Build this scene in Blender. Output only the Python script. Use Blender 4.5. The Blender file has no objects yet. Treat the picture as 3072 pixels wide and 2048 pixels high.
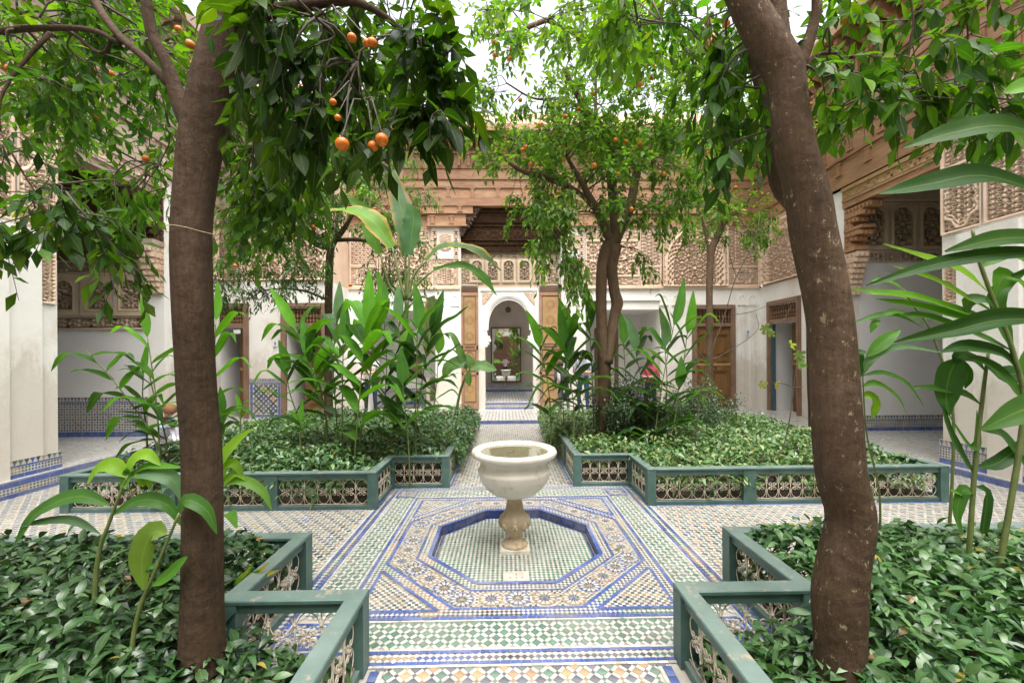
import bpy, math, random
import numpy as np
from mathutils import Vector, Matrix
PI = math.pi
rnd = random.Random(7)
rng = np.random.default_rng(7)
SC = bpy.context.scene
COL = SC.collection
# ---------------------------------------------------------------- camera, sky, sun, exposure
FPX = 1225.0
CAMP = Vector((-0.077, 0.0, 1.6))
yaw, roll = math.radians(1.0), 0.006
F0 = Vector((math.sin(yaw), math.cos(yaw), 0)); R0 = Vector((math.cos(yaw), -math.sin(yaw), 0)); U0 = Vector((0, 0, 1))
RV = R0*math.cos(roll) - U0*math.sin(roll); UV = U0*math.cos(roll) + R0*math.sin(roll)
cd = bpy.data.cameras.new('camera'); cam = bpy.data.objects.new('camera', cd); COL.objects.link(cam)
mw = Matrix((RV, UV, -F0)).transposed().to_4x4(); mw.translation = CAMP
cam.matrix_world = mw
cd.sensor_width = 36; cd.lens = 36*FPX/3072; cd.shift_y = 51/3072; cd.clip_start = 0.05; cd.clip_end = 500
SC.camera = cam
W = bpy.data.worlds.new('World'); SC.world = W; W.use_nodes = True
nt = W.node_tree; bg = nt.nodes['Background']; sky = nt.nodes.new('ShaderNodeTexSky')
sky.sky_type = 'NISHITA'; sky.sun_disc = False; sky.sun_elevation = math.radians(72); sky.sun_rotation = math.radians(160)
sky.air_density = 1.0; sky.dust_density = 4.0; sky.ozone_density = 0.6
hs = nt.nodes.new('ShaderNodeHueSaturation'); hs.inputs['Saturation'].default_value = .22   # high thin overcast
nt.links.new(sky.outputs[0], hs.inputs['Color']); nt.links.new(hs.outputs[0], bg.inputs[0]); bg.inputs[1].default_value = 0.15
sd = bpy.data.lights.new('sun', 'SUN'); sd.energy = 1.5; sd.angle = math.radians(60); sd.color = (1.0, 0.95, 0.87)
sun = bpy.data.objects.new('sun', sd); COL.objects.link(sun)
_az, _el = math.radians(160), math.radians(72)
sdir = Vector((math.sin(_az)*math.cos(_el), math.cos(_az)*math.cos(_el), math.sin(_el)))
sun.rotation_euler = sdir.to_track_quat('Z', 'Y').to_euler()
SC.view_settings.view_transform = 'Standard'; SC.view_settings.look = 'None'; SC.view_settings.gamma = 1
SC.view_settings.exposure = 1.78
SC.cycles.max_bounces = 8; SC.cycles.transmission_bounces = 6; SC.cycles.diffuse_bounces = 5
SC.cycles.transparent_max_bounces = 6

def P(x, y, D):
    "photo pixel (3072 wide) at depth D along the view axis -> point"
    return CAMP + D*(F0 + RV*((x-1536)/FPX) + UV*((1075-y)/FPX))
def PO(x, y, D): return P(x*1.3061, y*1.3061, D)
def pix(p):
    d = Vector(p)-CAMP; D = d.dot(F0)
    return 1536+FPX*d.dot(RV)/D, 1075-FPX*d.dot(UV)/D, D

# ---------------------------------------------------------------- helpers
WROOT = set()   # roots whose parts are modelled in world coordinates
def link(name, me, parent=None, mat=None):
    o = bpy.data.objects.new(name, me); COL.objects.link(o)
    if parent is not None:
        o.parent = parent
        if parent.name in WROOT: o.matrix_parent_inverse = Matrix.Translation(-parent.location)
    if mat is not None and me is not None and not me.materials:
        for m in (mat if isinstance(mat, (list, tuple)) else [mat]): me.materials.append(m)
    return o
def tag(o, label=None, cat=None, group=None, kind=None):
    if label: o['label'] = label
    if cat: o['category'] = cat
    if group: o['group'] = group
    if kind: o['kind'] = kind
    return o
def empty(name, loc, label, cat, group=None, rz=0):
    o = bpy.data.objects.new(name, None); COL.objects.link(o); o.location = loc; o.rotation_euler.z = rz
    o.empty_display_size = 0.1
    return tag(o, label, cat, group)
def copyto(o, parent, loc=None, rot=None):
    c = o.copy(); COL.objects.link(c); c.parent = parent
    if loc is not None: c.location = loc
    if rot is not None: c.rotation_euler = rot
    return c

class MB:
    def __init__(s): s.v = []; s.f = []; s.c = []; s.m = []; s.mi = 0
    def add(s, vs, fs, col=(1, 1, 1, 1)):
        n = len(s.v); s.v += [tuple(v) for v in vs]
        if len(col) == 3: col = tuple(col)+(1,)
        s.c += [col]*len(vs)
        s.f += [tuple(i+n for i in f) for f in fs]; s.m += [s.mi]*len(fs)
    def box(s, a, b, col=(1, 1, 1, 1), T=None):
        x0, y0, z0 = a; x1, y1, z1 = b
        vs = [(x0,y0,z0),(x1,y0,z0),(x1,y1,z0),(x0,y1,z0),(x0,y0,z1),(x1,y0,z1),(x1,y1,z1),(x0,y1,z1)]
        if T: vs = [T(v) for v in vs]
        s.add(vs, [(0,3,2,1),(4,5,6,7),(0,1,5,4),(1,2,6,5),(2,3,7,6),(3,0,4,7)], col)
    def prism(s, poly, z0, z1, col=(1, 1, 1, 1), T=None, bottom=True):
        n = len(poly); vs = [(p[0], p[1], z0) for p in poly]+[(p[0], p[1], z1) for p in poly]
        if T: vs = [T(v) for v in vs]
        fs = [tuple(range(n, 2*n))] + ([tuple(range(n-1, -1, -1))] if bottom else [])
        fs += [(i, (i+1) % n, (i+1) % n+n, i+n) for i in range(n)]
        s.add(vs, fs, col)
    def lathe(s, prof, n=32, c=(0, 0, 0), col=(1, 1, 1, 1), mod=None, cap=True):
        vs = []
        for r, z in prof:
            for k in range(n):
                a = 2*PI*k/n; rr = r*(mod(a, z, r) if mod else 1)
                vs.append((c[0]+rr*math.cos(a), c[1]+rr*math.sin(a), c[2]+z))
        fs = []
        for i in range(len(prof)-1):
            for k in range(n):
                k2 = (k+1) % n; fs.append((i*n+k, i*n+k2, (i+1)*n+k2, (i+1)*n+k))
        if cap:
            fs.append(tuple(range(n-1, -1, -1))); fs.append(tuple((len(prof)-1)*n+k for k in range(n)))
        s.add(vs, fs, col)
    def tube(s, pts, rad, n=8, col=(1, 1, 1, 1), cap=True, noise=None):
        pts = [Vector(p) for p in pts]; m = len(pts)
        if not hasattr(rad, '__len__'): rad = [rad]*m
        vs = []; prev = None
        for i, p in enumerate(pts):
            t = (pts[min(i+1, m-1)]-pts[max(i-1, 0)])
            t = t.normalized() if t.length > 1e-9 else Vector((0, 0, 1))
            if prev is None:
                a = Vector((1, 0, 0)) if abs(t.x) < .8 else Vector((0, 1, 0))
                x = t.cross(a).normalized()
            else:
                x = (prev - t*prev.dot(t)); x = x.normalized() if x.length > 1e-6 else t.orthogonal().normalized()
            prev = x; y = t.cross(x)
            for k in range(n):
                a = 2*PI*k/n; r = rad[i]
                if noise: r *= noise(a, i, p)
                vs.append(p + x*(r*math.cos(a)) + y*(r*math.sin(a)))
        fs = [(i*n+k, i*n+(k+1) % n, (i+1)*n+(k+1) % n, (i+1)*n+k) for i in range(m-1) for k in range(n)]
        if cap: fs += [tuple(range(n-1, -1, -1)), tuple((m-1)*n+k for k in range(n))]
        s.add(vs, fs, col)
    def ball(s, c, r, n=10, m=7, col=(1, 1, 1, 1), R=None):
        if not hasattr(r, '__len__'): r = (r, r, r)
        vs = []; c = Vector(c)
        for j in range(m+1):
            ph = PI*j/m
            for k in range(n):
                a = 2*PI*k/n
                v = Vector((r[0]*math.sin(ph)*math.cos(a), r[1]*math.sin(ph)*math.sin(a), r[2]*math.cos(ph)))
                if R: v = R @ v
                vs.append(c+v)
        fs = [(j*n+k, (j+1)*n+k, (j+1)*n+(k+1) % n, j*n+(k+1) % n) for j in range(m) for k in range(n)]
        s.add(vs, fs, col)
    def mesh(s, name, mats=None, smooth=False, sharp=None):
        me = bpy.data.meshes.new(name); me.from_pydata(s.v, [], s.f)
        ca = me.color_attributes.new('Col', 'FLOAT_COLOR', 'POINT')
        ca.data.foreach_set('color', np.array(s.c, dtype=np.float32).ravel())
        if mats is not None:
            for m in (mats if isinstance(mats, (list, tuple)) else [mats]): me.materials.append(m)
            if len(me.materials) > 1: me.polygons.foreach_set('material_index', s.m)
        if smooth:
            me.polygons.foreach_set('use_smooth', [True]*len(s.f))
            if sharp is not None:
                try: me.set_sharp_from_angle(angle=math.radians(sharp))
                except Exception: pass
        me.update(); return me
    def build(s, name, mats=None, parent=None, smooth=False, sharp=None):
        return link(name, s.mesh(name, mats, smooth, sharp), parent)

def npmesh(name, V, Fq, C=None, mat=None, smooth=False):
    "numpy quads mesh"
    me = bpy.data.meshes.new(name); nv, nf = len(V), len(Fq); k = Fq.shape[1]
    me.vertices.add(nv); me.vertices.foreach_set('co', np.ascontiguousarray(V, dtype=np.float32).ravel())
    me.loops.add(nf*k); me.loops.foreach_set('vertex_index', np.ascontiguousarray(Fq, dtype=np.int32).ravel())
    me.polygons.add(nf); me.polygons.foreach_set('loop_start', np.arange(0, nf*k, k, dtype=np.int32))
    me.polygons.foreach_set('loop_total', np.full(nf, k, dtype=np.int32))
    if smooth: me.polygons.foreach_set('use_smooth', np.ones(nf, dtype=bool))
    me.update(calc_edges=True)
    if C is not None:
        ca = me.color_attributes.new('Col', 'FLOAT_COLOR', 'POINT')
        ca.data.foreach_set('color', np.ascontiguousarray(C, dtype=np.float32).ravel())
    if mat is not None: me.materials.append(mat)
    return me

def spline(pts, n):
    "Catmull-Rom through points of any dimension, n samples"
    p = [np.array(q, dtype=float) for q in pts]
    if len(p) == 2: return [p[0]+(p[1]-p[0])*t for t in np.linspace(0, 1, n)]
    p = [2*p[0]-p[1]]+p+[2*p[-1]-p[-2]]; m = len(p)-3; out = []
    for t in np.linspace(0, m-1e-9, n):
        i = int(t); u = t-i; a, b, c, d = p[i:i+4]
        out.append(.5*((2*b)+(c-a)*u+(2*a-5*b+4*c-d)*u*u+(3*b-a-3*c+d)*u**3))
    return out

# ---------------------------------------------------------------- materials
def NT(name):
    m = bpy.data.materials.new(name); m.use_nodes = True; t = m.node_tree
    return m, t, t.nodes['Principled BSDF'], t.nodes['Material Output']
def N(t, kind, **kw):
    n = t.nodes.new(kind)
    for k, v in kw.items():
        if k in n.inputs.keys(): n.inputs[k].default_value = v
        else: setattr(n, k, v)
    return n
def noise_n(t, scale, detail=4, rough=.55, coord='Object', stretch=None):
    tc = N(t, 'ShaderNodeTexCoord'); src = tc.outputs[coord]
    if stretch:
        mp = N(t, 'ShaderNodeMapping'); mp.inputs['Scale'].default_value = stretch; t.links.new(src, mp.inputs[0]); src = mp.outputs[0]
    n = N(t, 'ShaderNodeTexNoise'); n.inputs['Scale'].default_value = scale; n.inputs['Detail'].default_value = detail
    n.inputs['Roughness'].default_value = rough; t.links.new(src, n.inputs['Vector']); return n
def ramp(t, src, stops):
    r = N(t, 'ShaderNodeValToRGB'); e = r.color_ramp.elements
    while len(e) < len(stops): e.new(.5)
    for i, (p, c) in enumerate(stops):
        e[i].position = p; e[i].color = tuple(c)+(1,) if len(c) == 3 else c
    t.links.new(src, r.inputs[0]); return r
def mix(t, fac, a, b, mode='MIX'):
    m = N(t, 'ShaderNodeMix', data_type='RGBA', blend_type=mode)
    for idx, s in ((0, fac), (6, a), (7, b)):
        if hasattr(s, 'default_value') or hasattr(s, 'is_linked'): t.links.new(s, m.inputs[idx])
        else: m.inputs[idx].default_value = s if idx == 0 else (tuple(s)+(1,) if len(s) == 3 else s)
    return m.outputs[2]
def bump(t, b, src, strength=.3, dist=.01):
    n = N(t, 'ShaderNodeBump'); n.inputs['Strength'].default_value = strength; n.inputs['Distance'].default_value = dist
    t.links.new(src, n.inputs['Height']); t.links.new(n.outputs[0], b.inputs['Normal']); return n
def mottled(name, c1, c2, scale=3, rough=.7, bscale=40, bstr=.2, bdist=.005, stretch=None, c3=None, s3=1.2, coord='Object', usecol=False, spec=.5, metal=0):
    m, t, b, o = NT(name)
    n = noise_n(t, scale, 6, .6, coord, stretch); col = ramp(t, n.outputs[0], [(.3, c1), (.7, c2)]).outputs[0]
    if c3 is not None:
        n3 = noise_n(t, s3, 8, .7, coord); f = ramp(t, n3.outputs[0], [(.52, (0, 0, 0)), (.66, (1, 1, 1))]).outputs[0]
        col = mix(t, f, col, c3)
    if usecol:
        a = N(t, 'ShaderNodeVertexColor', layer_name='Col'); col = mix(t, 1.0, col, a.outputs[0], 'MULTIPLY')
    t.links.new(col, b.inputs['Base Color']); b.inputs['Roughness'].default_value = rough
    b.inputs['Specular IOR Level'].default_value = spec; b.inputs['Metallic'].default_value = metal
    nb = noise_n(t, bscale, 5, .6, coord, stretch); bump(t, b, nb.outputs[0], bstr, bdist); return m

def tile_mat():
    m, t, b, o = NT('glazed_tile')
    a = N(t, 'ShaderNodeVertexColor', layer_name='Col')
    n = noise_n(t, 9, 6, .65); f = ramp(t, n.outputs[0], [(.35, (.72, .70, .66)), (.62, (1, 1, 1))])
    c = mix(t, 1.0, a.outputs[0], f.outputs[0], 'MULTIPLY')
    n2 = noise_n(t, 260, 3, .6); g = ramp(t, n2.outputs[0], [(.62, (0, 0, 0)), (.72, (1, 1, 1))])
    mm = N(t, 'ShaderNodeMath', operation='MULTIPLY'); t.links.new(g.outputs[0], mm.inputs[0]); mm.inputs[1].default_value = .3
    c = mix(t, mm.outputs[0], c, (.42, .36, .28))
    nd = noise_n(t, 2.3, 7, .7); fd = ramp(t, nd.outputs[0], [(.42, (0, 0, 0)), (.75, (.5, .5, .5))]); c = mix(t, fd.outputs[0], c, (.44, .42, .38))
    t.links.new(c, b.inputs['Base Color'])
    r = ramp(t, n.outputs[0], [(.3, (.42,)*3), (.7, (.2,)*3)]); t.links.new(r.outputs[0], b.inputs['Roughness'])
    n3 = noise_n(t, 22, 4); bump(t, b, n3.outputs[0], .12, .01); return m
def leaf_mat(name, trans=.38, tint=(1.25, 1.5, .45), rough=.42, spec=.35, vein=True, nscale=14):
    m, t, b, o = NT(name)
    a = N(t, 'ShaderNodeVertexColor', layer_name='Col')
    n = noise_n(t, nscale, 4); v = ramp(t, n.outputs[0], [(.3, (.75, .78, .75)), (.7, (1.15, 1.12, 1.1))])
    c = mix(t, 1.0, a.outputs[0], v.outputs[0], 'MULTIPLY')
    if vein:
        vr = ramp(t, a.outputs[1], [(0.0, (1, 1, 1)), (.09, (0, 0, 0))])
        vm = N(t, 'ShaderNodeMath', operation='MULTIPLY'); t.links.new(vr.outputs[0], vm.inputs[0]); vm.inputs[1].default_value = .35
        c = mix(t, vm.outputs[0], c, (.26, .38, .10))
    t.links.new(c, b.inputs['Base Color']); b.inputs['Roughness'].default_value = rough
    b.inputs['Specular IOR Level'].default_value = spec
    nb = noise_n(t, 60, 3); bump(t, b, nb.outputs[0], .15, .004)
    tr = N(t, 'ShaderNodeBsdfTranslucent'); tc = mix(t, 1.0, c, tint, 'MULTIPLY'); t.links.new(tc, tr.inputs[0])
    ad = N(t, 'ShaderNodeMixShader'); ad.inputs[0].default_value = trans
    t.links.new(b.outputs[0], ad.inputs[1]); t.links.new(tr.outputs[0], ad.inputs[2]); t.links.new(ad.outputs[0], o.inputs[0])
    return m
def simple(name, c, rough=.6, metal=0, spec=.5):
    m, t, b, o = NT(name); n = noise_n(t, 25, 4); r = ramp(t, n.outputs[0], [(.3, [x*.85 for x in c]), (.7, [min(1, x*1.12) for x in c])])
    t.links.new(r.outputs[0], b.inputs['Base Color']); b.inputs['Roughness'].default_value = rough; b.inputs['Metallic'].default_value = metal
    b.inputs['Specular IOR Level'].default_value = spec; return m
def green_paint():
    m, t, b, o = NT('green_painted_wood')
    n = noise_n(t, 5, 6, .65, 'Object', (1, 1, 1)); c = ramp(t, n.outputs[0], [(.3, (.036, .088, .076)), (.7, (.088, .160, .140))]).outputs[0]
    n2 = noise_n(t, 11, 9, .75, 'Object', (1, 1, .35)); f = ramp(t, n2.outputs[0], [(.575, (0, 0, 0)), (.66, (1, 1, 1))])
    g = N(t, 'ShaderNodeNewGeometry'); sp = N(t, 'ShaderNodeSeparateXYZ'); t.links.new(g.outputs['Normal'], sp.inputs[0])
    up = ramp(t, sp.outputs[2], [(.3, (.12,)*3), (.8, (.85,)*3)])
    mm = N(t, 'ShaderNodeMath', operation='MULTIPLY'); t.links.new(f.outputs[0], mm.inputs[0]); t.links.new(up.outputs[0], mm.inputs[1])
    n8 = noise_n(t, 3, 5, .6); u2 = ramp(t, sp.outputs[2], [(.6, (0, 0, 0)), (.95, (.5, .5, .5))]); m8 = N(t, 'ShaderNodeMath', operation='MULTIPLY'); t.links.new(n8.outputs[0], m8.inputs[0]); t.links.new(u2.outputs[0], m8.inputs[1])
    c = mix(t, m8.outputs[0], c, (.34, .37, .34))  # upward faces greyed: worn paint plus sky reflection put into the colour
    c = mix(t, mm.outputs[0], c, (.34, .28, .21)); t.links.new(c, b.inputs['Base Color']); b.inputs['Roughness'].default_value = .42
    n3 = noise_n(t, 30, 5, .6); bump(t, b, n3.outputs[0], .25, .004); return m
M = {}
M['tile'] = tile_mat()
M['grout'] = mottled('grout', (.36, .33, .29), (.50, .47, .42), 6, .9, 80, .2)
def dirty_plaster():
    m = mottled('white_plaster', (.775, .75, .705), (.85, .83, .79), 1.6, .85, 18, .22, .012, c3=(.66, .60, .52), s3=.9); t = m.node_tree; b = t.nodes['Principled BSDF']; src = b.inputs['Base Color'].links[0].from_socket
    g = N(t, 'ShaderNodeNewGeometry'); sp = N(t, 'ShaderNodeSeparateXYZ'); t.links.new(g.outputs['Position'], sp.inputs[0]); n = noise_n(t, 2.2, 8, .7, 'Object', (1, 1, .35)); a = N(t, 'ShaderNodeMath', operation='MULTIPLY_ADD'); t.links.new(n.outputs[0], a.inputs[0]); a.inputs[1].default_value = -2.6; t.links.new(sp.outputs[2], a.inputs[2])
    r = ramp(t, a.outputs[0], [(0, (1, 1, 1)), (.3, (0, 0, 0))]); mm = N(t, 'ShaderNodeMath', operation='MULTIPLY'); t.links.new(r.outputs[0], mm.inputs[0]); mm.inputs[1].default_value = .55
    t.links.new(mix(t, mm.outputs[0], src, (.52, .45, .37)), b.inputs['Base Color']); return m
M['plaster'] = dirty_plaster()
M['plaster_old'] = mottled('white_plaster', (.76, .745, .72), (.84, .83, .81), 1.6, .85, 18, .18, .012, c3=(.62, .55, .47), s3=.9)
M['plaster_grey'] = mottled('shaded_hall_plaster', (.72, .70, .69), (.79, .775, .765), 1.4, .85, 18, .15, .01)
M['stucco'] = mottled('carved_stucco', (.56, .42, .31), (.70, .55, .42), 2.2, .85, 60, .35, .006)
M['stucco_deep'] = mottled('old_stucco_ground', (.34, .22, .14), (.46, .31, .21), 5, .9, 60, .3, .006)
M['wood'] = mottled('carved_cedar', (.27, .135, .065), (.46, .255, .135), 2.4, .65, 30, .4, .008, stretch=(1, 1, 5), c3=(.40, .27, .17), s3=1.6, usecol=True)
M['wood_pale'] = mottled('weathered_cedar', (.34, .24, .18), (.54, .42, .34), 2.0, .75, 30, .3, .006, stretch=(1, 1, 5), c3=(.30, .20, .14), usecol=True)
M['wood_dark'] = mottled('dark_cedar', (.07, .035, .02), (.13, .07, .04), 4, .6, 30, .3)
M['door'] = mottled('varnished_door_wood', (.12, .055, .018), (.22, .115, .038), 3, .4, 40, .2, .004, stretch=(4, 4, .6))
M['door_frame'] = mottled('brown_door_frame', (.17, .10, .065), (.27, .17, .115), 3, .55, 30, .2)
M['ochre'] = mottled('painted_ochre_panel', (.31, .185, .075), (.42, .265, .12), 5, .5, 40, .15)
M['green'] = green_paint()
M['iron'] = mottled('cream_wrought_iron', (.56, .48, .38), (.70, .63, .52), 22, .55, 90, .3, .002, c3=(.24, .16, .10), s3=12)
M['marble'] = mottled('aged_marble', (.60, .57, .48), (.72, .70, .63), 3, .36, 60, .15, .004, c3=(.50, .43, .31), s3=3.5)
M['marble_tan'] = mottled('tan_stained_marble', (.36, .28, .17), (.52, .44, .31), 4, .42, 60, .2, .004, c3=(.30, .21, .10), s3=6)
M['bark'] = None
M['soil'] = mottled('dark_soil', (.035, .025, .018), (.07, .05, .035), 20, .95, 60, .6, .02)
M['leaf'] = leaf_mat('citrus_leaf', .48, (1.55, 1.65, .35), .46, .28)
M['ginger'] = leaf_mat('ginger_leaf', .42, (1.5, 1.6, .3), .46, .24, nscale=5)
M['cover'] = leaf_mat('ground_cover_leaf', .18, (1.1, 1.4, .5), .34, .55, vein=True)
M['stem'] = mottled('green_stem', (.08, .12, .03), (.16, .19, .06), 12, .5, 60, .2)
M['twig'] = mottled('twig_bark', (.05, .04, .03), (.10, .08, .055), 20, .8, 60, .3)
M['orange'] = mottled('orange_peel', (.60, .135, .008), (.72, .21, .015), 12, .42, 300, .3, .002)
M['brass'] = simple('aged_brass', (.48, .30, .10), .35, 1)
M['brick'] = None
def bark(name='smooth_citrus_bark', fleck=.66, br=1.0):
    m, t, b, o = NT(name)
    n = noise_n(t, 3.5, 8, .65, 'Object', (1, 1, .35)); c = ramp(t, n.outputs[0], [(.25, [x*br for x in (.043, .028, .018)]), (.5, [x*br for x in (.070, .045, .029)]), (.76, [x*br for x in (.115, .078, .053)])]).outputs[0]
    n2 = noise_n(t, 30, 9, .8, 'Object', (1, 1, .6)); f = ramp(t, n2.outputs[0], [(fleck, (0, 0, 0)), (fleck+.02, (1, 1, 1))])
    c = mix(t, f.outputs[0], c, (.36, .29, .19))
    n4 = noise_n(t, 9, 6, .7); f4 = ramp(t, n4.outputs[0], [(.5, (0, 0, 0)), (.68, (1, 1, 1))])
    mm = N(t, 'ShaderNodeMath', operation='MULTIPLY'); t.links.new(f4.outputs[0], mm.inputs[0]); mm.inputs[1].default_value = .5
    c = mix(t, mm.outputs[0], c, [x*br for x in (.075, .052, .026)])
    n9 = noise_n(t, 55, 6, .7, 'Object', (1, 1, .12)); r9 = ramp(t, n9.outputs[0], [(.3, (.72, .72, .72)), (.7, (1.22, 1.22, 1.22))]); c = mix(t, 1.0, c, r9.outputs[0], 'MULTIPLY')
    t.links.new(c, b.inputs['Base Color']); b.inputs['Roughness'].default_value = .85; b.inputs['Specular IOR Level'].default_value = .15
    n3 = noise_n(t, 26, 8, .7, 'Object', (1, 1, .22)); n5 = noise_n(t, 14, 3, .5)
    ad = N(t, 'ShaderNodeMath', operation='ADD'); t.links.new(n3.outputs[0], ad.inputs[0]); t.links.new(n5.outputs[0], ad.inputs[1])
    bump(t, b, ad.outputs[0], .9, .018); return m
M['bark'] = bark(br=.92); M['bark2'] = bark('flecked_citrus_bark', .595, 1.28); M['bark3'] = bark('pale_citrus_bark', .66, 1.9)
def water():
    m, t, b, o = NT('basin_water'); b.inputs['Base Color'].default_value = (.16, .15, .09, 1); b.inputs['Roughness'].default_value = .03
    n = noise_n(t, 12, 2); bump(t, b, n.outputs[0], .03, .01); return m
M['water'] = water()
def mirror():
    m, t, b, o = NT('mirror_glass'); b.inputs['Base Color'].default_value = (.86, .88, .86, 1); b.inputs['Metallic'].default_value = 1
    b.inputs['Roughness'].default_value = .015; n = noise_n(t, 2, 2); bump(t, b, n.outputs[0], .004, .01); return m
M['mirror'] = mirror()

# tile colours (albedo)
TW = (.62, .61, .575); TG = (.115, .215, .165); TG2 = (.14, .20, .18); TK = (.075, .085, .105); TT = (.42, .285, .16); TB = (.065, .115, .36); TN = (.022, .045, .20); TD = (.13, .145, .175)
def vary(c, a=.14, r=rnd):
    k = 1+r.uniform(-a, a); return tuple(max(.005, min(.9, x*k*(1+r.uniform(-.05, .05)))) for x in c)
# ---------------------------------------------------------------- courtyard floor: zellige
CY = 3.61
def octo(x, y): return max(abs(x), abs(y), (abs(x)+abs(y))/math.sqrt(2))
GR = 0.0012
class Tiles:
    "collect tiles as 4..n-gons; near ones kept apart as single parts"
    def __init__(s): s.mb = MB(); s.single = []; s.near = lambda cx, cy: False
    def tile(s, poly, z, col, single=True):
        cx = sum(p[0] for p in poly)/len(poly); cy = sum(p[1] for p in poly)/len(poly)
        jit = rnd.uniform(-.0006, .0006)
        if single and s.near(cx, cy): s.single.append((poly, z+jit, col, cx, cy))
        else: s.mb.add([(p[0], p[1], z+jit) for p in poly], [tuple(range(len(poly)))], tuple(col)+(1,))
T = Tiles()
ZT = 0.006
def shrink(poly, g=GR):
    cx = sum(p[0] for p in poly)/len(poly); cy = sum(p[1] for p in poly)/len(poly); out = []
    for p in poly:
        dx, dy = p[0]-cx, p[1]-cy; L = math.hypot(dx, dy); k = max(.3, 1-g*1.3/max(L, 1e-6)); out.append((cx+dx*k, cy+dy*k))
    return out
def orient(poly):
    a = sum(poly[i][0]*poly[(i+1) % len(poly)][1]-poly[(i+1) % len(poly)][0]*poly[i][1] for i in range(len(poly)))
    return poly if a > 0 else poly[::-1]
def basket(x0, x1, y0, y1, inside, big, z=ZT, p=.064, sq=.042, ox=0, oy=0, small=None):
    "diamond squares parted by white bars with little squares where the bars cross (all turned 45 deg)"
    k = math.sqrt(.5)
    def T2(u, v): return (ox+(u-v)*k, oy+(u+v)*k)
    cs = [(x-ox, y-oy) for x in (x0, x1) for y in (y0, y1)]
    us = [(x+y)*k for x, y in cs]; vs = [(y-x)*k for x, y in cs]
    for i in range(int(min(us)/p)-1, int(max(us)/p)+2):
        for j in range(int(min(vs)/p)-1, int(max(vs)/p)+2):
            u, v = i*p, j*p
            for (a, b, c, d, kind) in ((0, 0, sq, sq, 0), (sq, 0, p, sq, 1), (0, sq, sq, p, 1), (sq, sq, p, p, 2)):
                cx, cy = T2(u+(a+c)/2, v+(b+d)/2)
                if not (x0 <= cx <= x1 and y0 <= cy <= y1) or not inside(cx, cy): continue
                poly = [T2(u+a, v+b), T2(u+c, v+b), T2(u+c, v+d), T2(u+a, v+d)]
                if kind == 0: col = big(i, j, cx, cy)
                elif kind == 1: col = vary(TW, .07)
                else: col = vary(small or big(i, j, cx, cy), .1)
                T.tile(shrink(orient(poly)), z, col)
def checker(x0, x1, y0, y1, inside, colf, s=.023, z=ZT, ang=PI/4, ox=0, oy=0, single=True):
    c, sn = math.cos(ang), math.sin(ang); R = max(abs(x0-ox), abs(x1-ox))+max(abs(y0-oy), abs(y1-oy)); n = int(R/s)+2
    for i in range(-n, n):
        for j in range(-n, n):
            u, v = (i+.5)*s, (j+.5)*s; cx, cy = ox+u*c-v*sn, oy+u*sn+v*c
            if not (x0 <= cx <= x1 and y0 <= cy <= y1) or not inside(cx, cy): continue
            h = s/2; poly = [(ox+(u+a)*c-(v+b)*sn, oy+(u+a)*sn+(v+b)*c) for a, b in ((-h, -h), (h, -h), (h, h), (-h, h))]
            T.tile(shrink(poly), z, colf(i, j, cx, cy), single)
def strip(p0, p1, w, col, L=.055, z=ZT, single=True):
    p0 = Vector(p0); p1 = Vector(p1); d = p1-p0; n = max(1, round(d.length/L)); t = d.normalized(); q = Vector((-t.y, t.x))*(w/2)
    for k in range(n):
        a = p0+d*(k/n); b = p0+d*((k+1)/n)
        T.tile(shrink([tuple(a-q), tuple(b-q), tuple(b+q), tuple(a+q)]), z+.0008, vary(col, .18), single)
def ringstrip(ap, w, col, L=.055, z=ZT, kind='oct', single=True):
    if kind == 'oct':
        s = ap*math.tan(PI/8); pts = [(s, -ap), (ap, -s), (ap, s), (s, ap), (-s, ap), (-ap, s), (-ap, -s), (-s, -ap)]
    else: pts = [(ap, -ap), (ap, ap), (-ap, ap), (-ap, -ap)]
    for i in range(len(pts)):
        a, b = pts[i], pts[(i+1) % len(pts)]; strip((a[0], a[1]+CY), (b[0], b[1]+CY), w, col, L, z, single)
# -- near tiles stay single objects: those in the band nearest the camera
T.near = lambda x, y: y < 2.205 and abs(x) < .80 and y > 1.55
white = lambda: vary(TW, .07)
def diamonds(a, b, c=(TK, TG, TT, TB, TD)):
    "strip of small diamonds, colour changing in runs"
    def f(i, j, x, y):
        if (i+j) % 2 == 0: return white()
        k = int(math.floor((x+y)*3.1)) ^ int(math.floor((x-y)*1.3)); return vary(c[k % len(c)], .15)
    return f
# sunken pool floor
ZP = -.074
plate = lambda x, y: abs(x) < .1 and abs(y-CY+.50) < .09
checker(-.72, .72, CY-.72, CY+.72, lambda x, y: octo(x, y-CY) < .655 and not plate(x, y) and not (abs(x) < .125 and abs(y-CY) < .125),
        lambda i, j, x, y: white() if (i+j) % 2 else vary(rnd.choice((TG, TG, TG, (.10, .26, .17), (.05, .12, .09), (.14, .24, .17))), .2), .0255, ZP, PI/4, 0, CY, False)
ringstrip(.667, .02, TN, .08, ZP, single=False)
# pool wall is built with the floor body; rim
ringstrip(.70, .034, TB, .09)
checker(-.8, .8, CY-.8, CY+.8, lambda x, y: .722 < octo(x, y-CY) < .782, diamonds(0, 0), .020, ZT, PI/4, 0, CY)
ringstrip(.792, .016, TB, .06)
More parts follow.
